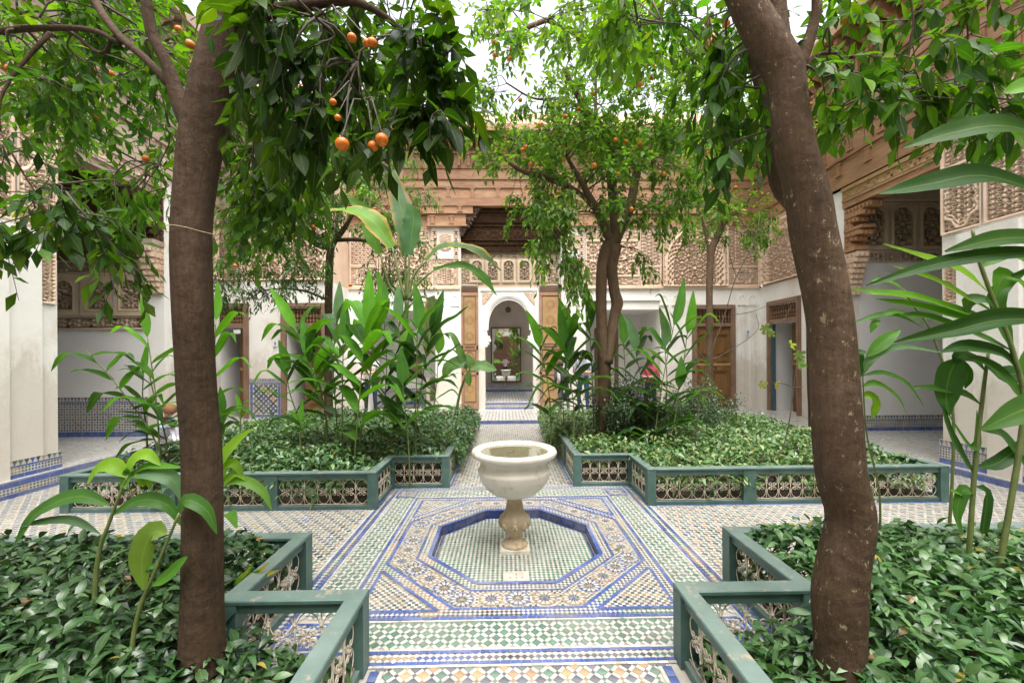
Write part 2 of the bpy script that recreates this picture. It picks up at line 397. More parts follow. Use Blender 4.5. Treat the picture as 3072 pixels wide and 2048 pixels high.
# rosettes
ros = []
for side in range(8):
    a = side*PI/4; n = Vector((math.cos(a), math.sin(a))); t = Vector((-n.y, n.x)); s = .893*math.tan(PI/8)
    for k, off in enumerate((-.159, 0, .159) if True else ()):
        c = n*.893+t*(off*1.12); ros.append((c.x, c.y+CY, (side*3+k) % 2))
    c = Vector((math.cos(a+PI/8), math.sin(a+PI/8)))*(.90/math.cos(PI/8)); ros.append((c.x, c.y+CY, 1 if side % 2 else 0))
ros = [(x, y, k) for x, y, k in ros]
def rosette(cx, cy, r, kind, n=12, z=ZT+.0012):
    core, petal, ring = ((TB, TK, TT), (TT, TK, TB))[kind % 2]
    def pt(rr, a): return (cx+rr*math.cos(a), cy+rr*math.sin(a))
    T.tile([pt(r*.15, 2*PI*k/n) for k in range(n)], z, vary(core, .1))
    for k in range(n):
        a = 2*PI*k/n; d = PI/n
        T.tile([pt(r*.17, a-d*.35), pt(r*.40, a-d*.55), pt(r*.60, a), pt(r*.40, a+d*.55), pt(r*.17, a+d*.35)], z, vary(petal, .15))
        T.tile([pt(r*.42, a+d), pt(r*.56, a+d*.35), pt(r*.76, a+d*.45), pt(r*.84, a+d), pt(r*.76, a+d*1.55), pt(r*.56, a+d*1.65)], z, white())
        T.tile([pt(r*.64, a), pt(r*.80, a-d*.45), pt(r*.97, a-d*.3), pt(r*.97, a+d*.3), pt(r*.80, a+d*.45)], z, vary(ring, .15))
        T.tile([pt(r*.88, a+d), pt(r*.99, a+d*.55), pt(r*.99, a+d*1.45)], z, vary(ring, .15))
RR = .084
for x, y, k in ros: rosette(x, y, RR, k)
inros = lambda x, y: any((x-a)**2+(y-b)**2 < (RR*1.06)**2 for a, b, _ in ros)
def mosaic(i, j, x, y):
    if (i % 2 == 0 and j % 2 == 0): return vary(TT if (i//2+j//2) % 3 == 0 else TK, .2)
    if (i+j) % 2 == 0: return vary((TG2, TD, TT)[(i*3+j) % 3], .2)
    return white()
checker(-1.0, 1.0, CY-1.0, CY+1.0, lambda x, y: .803 < octo(x, y-CY) < .985 and not inros(x, y), mosaic, .0175, ZT, .0, 0, CY)
ringstrip(1.0, .026, TB)
sqr = lambda x, y: max(abs(x), abs(y))
checker(-1.1, 1.1, CY-1.1, CY+1.1, lambda x, y: octo(x, y-CY) > 1.015 and sqr(x, y-CY) < 1.075 and (octo(x, y-CY) < 1.065 or sqr(x, y-CY) > 1.025), diamonds(0, 0), .0215, ZT, PI/4, 0, CY)
# corner triangles
for sx in (-1, 1):
    for sy in (-1, 1):
        e = 1.012; q = 1.078*math.sqrt(2)-e
        strip((sx*e, CY+sy*q), (sx*q, CY+sy*e), .026, TB); strip((sx*e, CY+sy*e), (sx*q, CY+sy*e), .026, TB); strip((sx*e, CY+sy*e), (sx*e, CY+sy*q), .026, TB)
checker(-1.0, 1.0, CY-1.0, CY+1.0, lambda x, y: (abs(x)+abs(y-CY))/math.sqrt(2) > 1.092 and sqr(x, y-CY) < .998, mosaic, .024, ZT, 0, 0, CY)
ringstrip(1.09, .026, TB, kind='sq'); ringstrip(1.115, .016, TW, .05, kind='sq')
# bands with green diamonds, and corner squares
def band(x, y):
    a = abs(x); b = abs(y-CY); return (1.126 < max(a, b) < 1.352) and (min(a, b) < 1.09)
gcol = lambda i, j, x, y: vary(rnd.choice((TG, TG2, (.11, .22, .165))), .16)
basket(-1.36, 1.36, CY-1.36, CY+1.36, band, gcol, small=TG)
for sg in (-1, 1):
    for horiz in (0, 1):
        def L(a0, b0, a1, b1): return ((a0, CY+b0), (a1, CY+b1)) if horiz else ((b0, CY+a0), (b1, CY+a1))
        for off, w, c in ((1.361, .014, TW), (1.380, .024, TB), (1.460, .024, TB), (1.482, .018, TW)):
            a, b = L(-1.49, sg*off, 1.49, sg*off); strip(a, b, w, c)
for sx in (-1, 1):
    for sy in (-1, 1):
        cx, cy = sx*1.235, CY+sy*1.235
        for a, b in (((-1, -1), (1, -1)), ((1, -1), (1, 1)), ((1, 1), (-1, 1)), ((-1, 1), (-1, -1))):
            strip((cx+a[0]*.105, cy+a[1]*.105), (cx+b[0]*.105, cy+b[1]*.105), .022, TB)
        rosette(cx, cy, .088, 1)
        checker(cx-.092, cx+.092, cy-.092, cy+.092, lambda x, y: (x-cx)**2+(y-cy)**2 > .092**2, mosaic, .02, ZT, 0, cx, cy)
checker(-1.49, 1.49, CY-1.49, CY+1.49, lambda x, y: 1.393 < sqr(x, y-CY) < 1.447, diamonds(0, 0), .0265, ZT, PI/4, 0, CY)
# arms and walks
AW = .78
def bed(x, y, m=0):
    a = abs(x); yy = y-CY
    return (a > AW-m and abs(yy) > AW-m and not (a < 1.5-m and abs(yy) < 1.5-m) and a < 4.74+m and -5.8 < yy < 5.5+m)
def court(x, y): return sqr(x, y-CY) > 1.495 and not bed(x, y, .02) and -5.84 < x < 5.97 and y < 9.96
def acol(i, j, x, y):
    if (i % 9 == 4 and j % 9 in (4, 5)) and abs(x) < 4 and rnd.random() < .5: return vary(TB, .1)
    k = (i+2*j) % 4; return vary((TG2, TD, TT, TK)[k], .18)
basket(-5.84, 5.97, -2.0, 9.96, lambda x, y: court(x, y) and not (abs(x) < AW and y < 2.1), acol)
# near path: larger lozenges in rows of dark and tan, blue edge
basket(-.8, .8, -1.5, 2.098, lambda x, y: abs(x) < .70, lambda i, j, x, y: vary((TD, TT, TK, TD)[(i+j) % 4] if (i+j) % 2 == 0 else (TT if (i-j) % 3 else TG), .2), p=.064, sq=.0445)
for sx in (-1, 1):
    strip((sx*.715, -1.5), (sx*.715, 2.10), .02, TW); strip((sx*.752, -1.5), (sx*.752, 2.10), .045, TB, .07)
    strip((sx*.76, 5.12), (sx*.76, 9.9), .03, TB, .08)
    for sy in (-1, 1): strip((sx*1.5, CY+sy*.765), (sx*4.75, CY+sy*.765), .03, TB, .09)
    strip((sx*4.775, CY+.75), (sx*4.775, 9.0), .03, TB, .09)
# gallery slabs: elongated paving tiles
def paving(inside, x0, x1, y0, y1, z, a=.05, b=.085):
    for i in range(int((x1-x0)/a)):
        for j in range(int((y1-y0)/b)):
            cx = x0+(i+.5)*a; cy = y0+(j+.5*(i % 2)+.5)*b
            if not inside(cx, cy): continue
            col = white() if i % 2 else vary(rnd.choice(((.30, .32, .36), (.36, .33, .28), (.28, .34, .30), (.33, .34, .37))), .1)
            T.tile([(cx-a*.47, cy-b*.47), (cx+a*.47, cy-b*.47), (cx+a*.47, cy+b*.47), (cx-a*.47, cy+b*.47)], z, col, False)
ZL, ZR, ZF = .19, .08, .08
paving(lambda x, y: True, -9.4, -5.86, 3.0, 8.3, ZL+ZT, .055, .095)
paving(lambda x, y: True, -8.0, -5.86, 8.3, 9.98, ZF+ZT)
paving(lambda x, y: True, 5.99, 9.4, 3.0, 9.98, ZR+ZT, .055, .095)
paving(lambda x, y: not (x < -4.6 and y > 10.7), -8.0, 7.5, 10.0, 12.0, ZF+ZT, .045, .05)
paving(lambda x, y: True, -.66, .77, 12.45, 16.2, .28+ZT, .05, .06)
FLOOR = bpy.data.objects.new('courtyard_floor', None); COL.objects.link(FLOOR); tag(FLOOR, 'glazed mosaic tile paving of the garden courtyard', kind='structure')
# grout bed with an octagonal hole
mb = MB(); A = .684; s = A*math.tan(PI/8)
op = [(s, -A), (A, -s), (A, s), (s, A), (-s, A), (-A, s), (-A, -s), (-s, -A)]
sq = [(5.97, -A), None]
big = [(-5.84, -4), (5.97, -4), (5.97, 9.98), (-5.84, 9.98)]
ov = [(x, y+CY, 0) for x, y in op]; bv = [(x, y, 0) for x, y in big]
mb.add(ov+bv, [(9, 1, 0), (9, 10, 2, 1), (10, 3, 2), (10, 11, 4, 3), (11, 5, 4), (11, 8, 6, 5), (8, 7, 6), (8, 9, 0, 7)])
mb.add([(x, y, -.08) for x, y, _ in ov], [tuple(range(8))])
mb.build('grout_bed', M['grout'], FLOOR)
mb = MB()
for i in range(8):
    a, b = Vector(ov[i]), Vector(ov[(i+1) % 8]); n = 4
    for k in range(n):
        p, q = a.lerp(b, k/n+.004), a.lerp(b, (k+1)/n-.004); c = vary(TN, .2)
        mb.add([(p.x, p.y, .004), (q.x, q.y, .004), (q.x, q.y, -.075), (p.x, p.y, -.075)], [(0, 1, 2, 3)], c+(1,))
mb.build('pool_wall_tile', M['tile'], FLOOR)['kind'] = 'stuff'
o = T.mb.build('tile_field', M['tile'], FLOOR); o['kind'] = 'stuff'
T.single.sort(key=lambda q: q[4])
T.single = T.single[::-1]
sing = sorted(T.single, key=lambda q: -abs(sum(q[0][i][0]*q[0][(i+1) % len(q[0])][1]-q[0][(i+1) % len(q[0])][0]*q[0][i][1] for i in range(len(q[0]))))/(q[4]**3))
rest = MB()
for k, (poly, z, col, cx, cy) in enumerate(sing):
    if k < 300:
        m1 = MB(); m1.prism([(p[0]-cx, p[1]-cy) for p in poly], -.004, 0, tuple(col)+(1,), bottom=False)
        q = m1.build('tile', M['tile'], FLOOR); q.location = (cx, cy, z)
    else: rest.add([(p[0], p[1], z) for p in poly], [tuple(range(len(poly)))], tuple(col)+(1,))
rest.build('small_tiles', M['tile'], FLOOR)['kind'] = 'stuff'
# drain plate in the pool
mb = MB(); mb.box((-.1, CY-.59, -.078), (.1, CY-.41, -.0675), (1, 1, 1, 1))
dp = mb.build('drain_plate', mottled('worn_drain_marble', (.40, .36, .31), (.52, .49, .44), 8, .5, 60, .2), FLOOR)
mb = MB()
for dx, dy in ((0, 0), (.045, 0), (-.045, 0), (0, .045), (0, -.045)): mb.lathe([(.006, 0), (.006, .0008)], 8, (dx, CY-.50+dy, -.068), (.02, .02, .02, 1))
mb.build('drain_hole', simple('black_hole', (.01, .01, .01), .9), dp)['kind'] = 'stuff'

# galleries: raised walks with tiled risers
def riser(mb, a, b, z0, z1, rows):
    a = Vector(a); b = Vector(b); d = b-a; L = d.length; t = d.normalized(); n = Vector((t.y, -t.x))*.003
    for (f0, f1, kind) in rows:
        za, zb = z0+(z1-z0)*f0, z0+(z1-z0)*f1
        if kind == 'b':
            k = max(1, round(L/.16))
            for i in range(k):
                p, q = a+d*((i+.01)/k)+n, a+d*((i+.99)/k)+n; mb.add([(p.x, p.y, za+.002), (q.x, q.y, za+.002), (q.x, q.y, zb-.002), (p.x, p.y, zb-.002)], [(0, 1, 2, 3)], vary(TB, .15)+(1,))
        else:
            h = (zb-za)/2 if kind == 'c' else (zb-za); rowsn = 2 if kind == 'c' else 1; k = max(1, round(L/h)); w = L/k
            for r in range(rowsn):
                for i in range(k):
                    zc = za+h*(r+.5); c = a+d*((i+.5)/k)+n*1.5; col = vary((TK, TK, TB, TG, TT, TK)[(i//2) % 6], .15)
                    q = c-n*.6; mb.add([(q.x-t.x*w*.49, q.y-t.y*w*.49, zc-h*.49), (q.x+t.x*w*.49, q.y+t.y*w*.49, zc-h*.49), (q.x+t.x*w*.49, q.y+t.y*w*.49, zc+h*.49), (q.x-t.x*w*.49, q.y-t.y*w*.49, zc+h*.49)], [(0, 1, 2, 3)], white()+(1,))
                    mb.add([(c.x-t.x*w*.42, c.y-t.y*w*.42, zc), (c.x, c.y, zc-h*.42), (c.x+t.x*w*.42, c.y+t.y*w*.42, zc), (c.x, c.y, zc+h*.42)], [(0, 1, 2, 3)], col+(1,))
def gallery(name, label, poly, z, edges, rows):
    mb = MB(); mb.prism(poly, -.1, z, (1, 1, 1, 1)); o = mb.build(name, M['grout']); tag(o, label, kind='structure')
    mt = MB()
    for a, b in edges: riser(mt, a, b, 0, z, rows)
    mt.build('riser_tile', M['tile'], o)['kind'] = 'stuff'
    mt = MB()
    for a, b in edges:   # blue nosing on top
        a = Vector(a); b = Vector(b); d = b-a; t = d.normalized(); n = Vector((-t.y, t.x)); k = round(d.length/.16)
        for i in range(k):
            p, q = a+d*((i+.01)/k), a+d*((i+.99)/k); mt.add([(p.x, p.y, z+.003), (q.x, q.y, z+.003), (q.x+n.x*.03, q.y+n.y*.03, z+.003), (p.x+n.x*.03, p.y+n.y*.03, z+.003)], [(0, 1, 2, 3)], vary(TB, .15)+(1,))
    mt.build('nosing_tile', M['tile'], o)['kind'] = 'stuff'
    return o
gallery('left_gallery_floor', 'raised tiled walk with blue riser along the left wing', [(-9.5, -4), (-5.84, -4), (-5.84, 8.3), (-9.5, 8.3)], ZL, [((-5.84, -4), (-5.84, 8.3))], [(0, .28, 'b'), (.28, .68, 'c'), (.68, 1, 'b')])
gallery('right_gallery_floor', 'low tiled walk with blue riser along the right wing', [(5.97, -4), (9.5, -4), (9.5, 9.98), (5.97, 9.98)], ZR, [((5.97, 9.98), (5.97, -4))], [(0, 1, 'b')])
gallery('far_gallery_floor', 'low tiled walk in front of the far facade', [(-9.5, 8.302), (-5.842, 8.302), (-5.842, 9.982), (9.5, 9.982), (9.5, 12.6), (-9.5, 12.6)], ZF, [((-5.842, 8.3), (-5.842, 9.98)), ((-5.84, 9.982), (5.97, 9.982))], [(0, 1, 'b')])
gr = MB(); gr.box((-40, -40, -.5), (40, 40, -.12)); o = gr.build('ground', M['soil']); tag(o, 'bare earth under and around the palace', kind='structure')
mb = MB(); mb.prism([(-5.838, -4.0), (5.968, -4), (5.968, 9.978), (-5.838, 9.978)], -.119, -.085); tag(mb.build('floor_bed', M['grout']), 'mortar bed below the courtyard paving', kind='structure')

# ---------------------------------------------------------------- marble basin fountain
FT = empty('basin_fountain', (0, CY, ZP), 'marble basin on a carved baluster foot standing in the sunken octagonal pool', 'fountain')
def bowlprof():
    return [(.0875, .46), (.12, .465), (.20, .50), (.265, .56), (.303, .62), (.318, .68), (.3215, .700), (.316, .708), (.309, .712), (.302, .73), (.298, .775), (.305, .80), (.335, .812), (.362, .822), (.374, .838), (.376, .856), (.368, .872), (.350, .881), (.336, .880), (.330, .872), (.325, .874), (.312, .872), (.298, .860), (.292, .84), (.27, .78), (.22, .74), (.10, .72), (.0, .715)]
mb = MB(); mb.lathe(bowlprof(), 64, cap=False); mb.build('bowl', M['marble'], FT, True)
pr = [(.115, .030), (.118, .045), (.108, .058), (.085, .066), (.062, .075), (.050, .09), (.048, .105), (.062, .125), (.085, .155), (.112, .195), (.130, .235), (.1335, .262), (.124, .290), (.100, .312), (.088, .325), (.078, .36), (.068, .41), (.064, .44), (.066, .452), (.086, .458), (.089, .466), (.08, .472), (.0, .472)]
def lob(a, z, r):
    return 1+(.035*math.cos(8*a) if .10 < z < .31 else 0)
mb = MB(); mb.lathe(pr, 64, mod=lob, cap=False)
for k in range(8):
    a = 2*PI*k/8+PI/8*0
    for (da, dz, rr) in ((0, .235, .020), (-.10, .215, .013), (.10, .215, .013), (0, .195, .013)):
        R = .127 if dz > .2 else .117
        mb.ball(((R)*math.cos(a+da), (R)*math.sin(a+da), dz), (rr, rr, rr*1.2), 8, 6)
mb.build('baluster', M['marble_tan'], FT, True)
mb = MB(); mb.box((-.127, -.127, 0), (.127, .127, .030)); mb.build('plinth', M['marble'], FT)
mb = MB(); mb.lathe([(.0, .853), (.296, .853)], 48, cap=False); mb.build('water', M['water'], FT)
mb = MB(); mb.tube([(0, -.03, .72), (0, -.03, .868)], .006, 8); mb.build('spout', M['brass'], FT)

# ---------------------------------------------------------------- planter fences
def curl(c, r0, r1, a0, turns, n=14, s=1):
    return [(c[0]+(r0+(r1-r0)*t)*math.cos(a0+s*turns*2*PI*t), c[1]+(r0+(r1-r0)*t)*math.sin(a0+s*turns*2*PI*t)) for t in np.linspace(0, 1, n)]
CELL, GH = .128, .262
def scroll_mesh():
    mb = MB(); hw = CELL/2; h = GH/2
    for sx in (-1, 1):
        for sz in (-1, 1):
            pts = spline([(0, h-.004), (hw*.45, h-.016), (hw*.80, h*.62), (hw*.86, h*.36), (hw*.62, h*.14), (hw*.34, h*.045)], 12)
            pts = [(p[0], p[1]) for p in pts]+curl((hw*.34, h*.045+.019), .019, .007, -PI/2, 1.15, 15, -1)
            mb.tube([(sx*x, 0, sz*z) for x, z in pts], .0031, 5)
    mb.tube([(-.012, 0, 0), (.012, 0, 0)], .0045, 5)
    return mb.mesh('scroll', M['iron'], True)
def upright_mesh():
    mb = MB(); h = GH/2; mb.tube([(0, 0, -h-.018), (0, 0, h+.018)], .0042, 6)
    for z in (-h*.45, h*.45): mb.tube([(-.008, 0, z), (.008, 0, z)], .0062, 6); mb.tube([(0, 0, z-.006), (0, 0, z+.006)], .0085, 6)
    return mb.mesh('upright', M['iron'], True)
SCM, UPM = scroll_mesh(), upright_mesh()
def bevelbox(mb, a, b, e=.004, T=None):
    x0, y0, z0 = a; x1, y1, z1 = b
    poly = [(y0+e, z0), (y1-e, z0), (y1, z0+e), (y1, z1-e), (y1-e, z1), (y0+e, z1), (y0, z1-e), (y0, z0+e)]; n = 8
    vs = [(x0, y, z) for y, z in poly]+[(x1, y, z) for y, z in poly]
    if T: vs = [T(v) for v in vs]
    mb.add(vs, [tuple(range(n-1, -1, -1)), tuple(range(n, 2*n))]+[(i, (i+1) % n, (i+1) % n+n, i+n) for i in range(n)])
def fence(pts, label, skip=()):
    root = empty('planter_fence', (pts[1][0], pts[1][1], 0), label, 'fence', 'green painted garden bed fences')
    O = Vector((pts[1][0], pts[1][1], 0))
    postpos = []
    for i in range(len(pts)-1):
        a, b = Vector(pts[i]), Vector(pts[i+1]); d = b-a; L = d.length; t = d.normalized(); n = Vector((-t.y, t.x))
        def TT_(v): return (a.x+t.x*v[0]+n.x*v[1]-O.x, a.y+t.y*v[0]+n.y*v[1]-O.y, v[2])
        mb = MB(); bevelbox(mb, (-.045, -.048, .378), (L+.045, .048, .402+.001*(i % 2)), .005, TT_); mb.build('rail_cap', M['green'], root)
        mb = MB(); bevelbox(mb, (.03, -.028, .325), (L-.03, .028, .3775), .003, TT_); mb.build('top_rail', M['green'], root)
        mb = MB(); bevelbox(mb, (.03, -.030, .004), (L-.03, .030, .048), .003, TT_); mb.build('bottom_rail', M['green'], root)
        k = max(1, round(L/1.07)); ends = [L*j/k for j in range(k+1)]
        for e in ends:
            w = TT_((e, 0, 0))
            if all((w[0]-q[0])**2+(w[1]-q[1])**2 > .01 for q in postpos):
                postpos.append(w); mb = MB(); hw = .046
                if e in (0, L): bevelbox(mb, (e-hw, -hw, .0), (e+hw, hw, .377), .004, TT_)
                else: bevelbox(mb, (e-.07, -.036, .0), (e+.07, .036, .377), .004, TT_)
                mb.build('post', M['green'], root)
        for j in range(k):
            x0, x1 = ends[j]+(.045 if j == 0 else .07), ends[j+1]-(.045 if j == k-1 else .07); w = x1-x0
            if w < .15: continue
            m = max(1, round(w/CELL)); cs = w/m; zc = .188
            mb = MB()
            for zz in (zc-GH/2-.001, zc+GH/2+.001): mb.tube([TT_((x0, 0, zz)), TT_((x1, 0, zz))], .0048, 6)
            g = mb.build('iron_grille', M['iron'], root, True); rz = math.atan2(t.y, t.x)
            for q in range(m):
                c = link('scroll', SCM, g); c.location = TT_((x0+(q+.5)*cs, 0, zc)); c.rotation_euler.z = rz; c.scale.x = cs/CELL
                if q < m-1 or True:
                    u = link('upright', UPM, g); u.location = TT_((x0+(q+1)*cs-(0.006 if q == m-1 else 0), 0, zc)); u.rotation_euler.z = rz
    return root
FENCES = {}
FENCES['fl'] = fence([(-4.7, 9.05), (-4.7, 4.40), (-1.5, 4.40), (-1.5, 5.1), (-.82, 5.1), (-.82, 9.05), (-4.7, 9.05)], 'green wooden fence with cream iron scrolls around the bed of the banana plant')
FENCES['fr'] = fence([(4.72, 9.05), (4.72, 4.42), (1.5, 4.42), (1.5, 5.1), (.82, 5.1), (.82, 9.05), (4.72, 9.05)], 'green wooden fence with iron scrolls around the bed of the forked orange tree')
FENCES['nl'] = fence([(-4.7, -1.6), (-4.7, 2.82), (-1.47, 2.82), (-1.47, 2.10), (-.84, 2.10), (-.84, -1.6)], 'worn green fence with iron scrolls and a brass tap behind the straight tree trunk')
FENCES['nr'] = fence([(4.7, -1.6), (4.7, 2.82), (1.5, 2.82), (1.5, 2.12), (.86, 2.12), (.86, -1.6)], 'worn green fence with iron scrolls around the curved trunk with pale flecks')
# beds of soil
for nm, lab, x0, x1, y0, y1, nx, ny in (('bed_soil', 'dark soil of the bed', -4.66, -.86, 4.44, 9.0, -1.5, 5.1), ('bed_soil', 'dark soil', .86, 4.68, 4.46, 9.0, 1.5, 5.1), ('bed_soil', 'dark soil', -4.66, -.88, -1.6, 2.78, -1.5, 2.1), ('bed_soil', 'dark soil', .90, 4.66, -1.6, 2.78, 1.5, 2.1)):
    s = -1 if x0 < 0 else 1
    xi = -.87 if s < 0 else .9; xo = -4.66 if s < 0 else 4.66; xn = -1.51 if s < 0 else 1.54
    if y0 > 3: poly = [(xo, 9.0), (xi, 9.0), (xi, 5.14), (xn, 5.14), (xn, 4.45), (xo, 4.45)]
    else: poly = [(xo, -1.6), (xi, -1.6), (xi, 2.06), (xn, 2.06), (xn, 2.78), (xo, 2.78)]
    poly = orient(poly); mb = MB(); mb.prism(poly, -.02, .05); tag(mb.build('bed_soil', M['soil']), 'dark garden soil inside a fenced bed', kind='structure')
# brass tap
tp = P(960, 1635, 2.74); tp = Vector((-1.72, 2.745, .365))
TAP = empty('garden_tap', tp, 'old brass water tap on the inner side of the green fence', 'tap')
mb = MB(); mb.tube([(.11, 0, -.36), (.11, 0, -.01), (.095, 0, .0), (.05, 0, .0)], .0115, 8, (.3, .3, .3, 1)); mb.build('pipe', simple('grey_pipe', (.09, .11, .11), .5), TAP, True)
mb = MB(); mb.tube([(.05, 0, 0), (.0, 0, 0), (-.03, 0, -.008), (-.05, 0, -.03), (-.052, 0, -.045)], [.012, .016, .012, .010, .012], 10); mb.tube([(0, 0, 0), (0, 0, .045)], [.012, .007], 8); mb.build('spout', M['brass'], TAP, True)
mb = MB(); mb.tube([(-.028, 0, .048), (.028, 0, .048)], .005, 6); mb.tube([(0, -.028, .048), (0, .028, .048)], .005, 6); mb.build('handle', M['brass'], TAP, True)
# ---------------------------------------------------------------- palace architecture
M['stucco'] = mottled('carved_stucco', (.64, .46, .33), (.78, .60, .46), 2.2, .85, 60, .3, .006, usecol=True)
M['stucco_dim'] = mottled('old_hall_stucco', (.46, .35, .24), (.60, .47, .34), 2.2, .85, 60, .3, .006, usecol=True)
M['carved_wood'] = mottled('relief_cedar', (.36, .18, .09), (.50, .28, .15), 2.0, .65, 40, .3, .006, usecol=True)
class Fr:
    "wall frame: u along, n towards the court, z up"
    def __init__(s, o, u): s.o = Vector((o[0], o[1], 0)); s.u = Vector((u[0], u[1], 0)).normalized(); s.n = Vector((s.u.y, -s.u.x, 0))
    def __call__(s, v): return s.o+s.u*v[0]+s.n*v[1]+Vector((0, 0, v[2]))
def sstep(a, b, x):
    t = np.clip((x-a)/(b-a), 0, 1); return t*t*(3-2*t)
def quasi(u, v, lam, n=4, ph=0):
    f = 0
    for k in range(n):
        a = PI*k/n+ph; f = f+np.cos(2*PI*(u*math.cos(a)+v*math.sin(a))/lam)
    return f
def strap(u, v, lam, n=4):
    lam = lam*.62
    return 1-sstep(.45, .95, np.abs(quasi(u, v, lam, n)+.3))
def vine(u, v, lam):
    lam = lam*.72
    f = np.sin(2*PI*u/lam+1.6*np.sin(2*PI*v/lam))+np.sin(2*PI*v/lam+1.6*np.sin(2*PI*u/lam*1.3+1)); return 1-sstep(.35, .8, np.abs(f))
def frame_mask(u, v, w, h, b):
    d = np.minimum(np.minimum(u, w-u), np.minimum(v, h-v)); return d
def f_lattice(lam=.22, n=4, b=.05):
    def f(u, v, w, h):
        d = frame_mask(u, v, w, h, b); body = strap(u-w/2, v-h/2, lam, n)*.8
        r = np.where(d < b, .85, np.where(d < b*1.35, 0, body)); return r
    return f
def f_vine(lam=.12, b=.03):
    def f(u, v, w, h):
        d = frame_mask(u, v, w, h, b); return np.where(d < b, .9, np.where(d < b*1.3, 0, vine(u-w/2, v-h/2, lam)*.85))
    return f
def f_medal(lam=.11, b=.05):
    def f(u, v, w, h):
        d = frame_mask(u, v, w, h, b); x, y = (u-w/2), (v-h/2); R = min(w, h)*.42
        r = np.hypot(x, y*(w/h if h > w*1.2 else 1)); th = np.arctan2(y, x)
        rr = r/(R*(1+.10*np.cos(8*th)))
        ring = (np.abs(rr-1) < .07)|(np.abs(rr-.82) < .03)
        ins = vine(x, y, lam); out = strap(x, y, lam*1.1, 3)*.55
        body = np.where(ring, 1, np.where(rr < 1, ins*.85, out)); return np.where(d < b, .95, np.where(d < b*1.3, 0, body))
    return f
def f_arch(lam=.13, b=.06, muq=True):
    "blind pointed arch with a stalactite edge and lattice inside"
    def f(u, v, w, h):
        d = frame_mask(u, v, w, h, b); x = np.abs(u-w/2); hw = w/2-b-.04; top = h-b-.05; sp = top-hw*1.15
        e = np.where(v < sp, x/hw, np.hypot(x/hw, np.maximum(0, (v-sp))/(top-sp))**.97)
        lat = strap(u-w/2, v, lam, 4)*.45
        mq = .35+.55*(np.cos(2*PI*(np.arctan2(v-sp, x+1e-3))*5)*np.cos(2*PI*e*7) > -.1)
        body = np.where(e < .72, lat, np.where(e < .96, mq if muq else .7, np.where(e < 1.03, 1.15, .55+.4*vine(u, v, .1)))); body = np.where((v < sp) & (e > 1.03), .6+.35*strap(u, v, .1, 4), body)
        return np.where(d < b*.6, 1.1, body)
    return f
def f_window(lam=.1, b=.03):
    def f(u, v, w, h):
        x = np.abs(u-w/2); hw = w/2-b; sp = h-b-hw
        e = np.where(v < sp, x-hw, np.hypot(x, v-sp)-hw); e = np.maximum(e, b-v)
        return np.where(e > 0, .8, np.where(e > -.035, 1.0, np.where(e > -.055, .1, strap(u-w/2, v-h*.35, lam, 4)*.6)))
    return f
def relief(name, fr, u0, u1, z0, z1, n0, fn, mat, parent, depth=.035, res=.018, ground=.58):
    w, h = u1-u0, z1-z0; nx, nz = max(2, int(w/res)), max(2, int(h/res))
    U, Vv = np.meshgrid(np.linspace(0, w, nx+1), np.linspace(0, h, nz+1)); H = fn(U, Vv, w, h)
    o = np.array(fr.o); uu = np.array(fr.u); nn = np.array(fr.n)
    V = o+(U.ravel()+u0)[:, None]*uu+(n0+H.ravel()*depth)[:, None]*nn; V[:, 2] += z0+Vv.ravel()
    idx = np.arange((nx+1)*(nz+1)).reshape(nz+1, nx+1)
    Fq = np.stack([idx[:-1, :-1], idx[:-1, 1:], idx[1:, 1:], idx[1:, :-1]], -1).reshape(-1, 4)
    g = ground+(1-ground)*np.clip(H.ravel()*1.6, 0, 1); C = np.stack([g, g*(.80+.20*g), g*(.65+.35*g), np.ones_like(g)], -1)
    return link(name, npmesh(name, V, Fq, C, mat), parent)
SPLIT = set('wall wall_core pilaster hall_wall upper_wall column recess_side room_wall portal_wall arch_jamb middle_course lower_course moulding porch_wall beam frame string_course arch_frame lintel_band grille_back reveal door_panel rail roof_slab'.split())
def vbox(fr, name, boxes, mat, parent, col=(1, 1, 1, 1)):
    if name in SPLIT and len(boxes) > 1: return [vbox(fr, name, [q], mat, parent, col) for q in boxes][0]
    mb = MB()
    for b in boxes: mb.box((b[0], b[2], b[4]), (b[1], b[3], b[5]), col, fr)
    return mb.build(name, mat, parent)
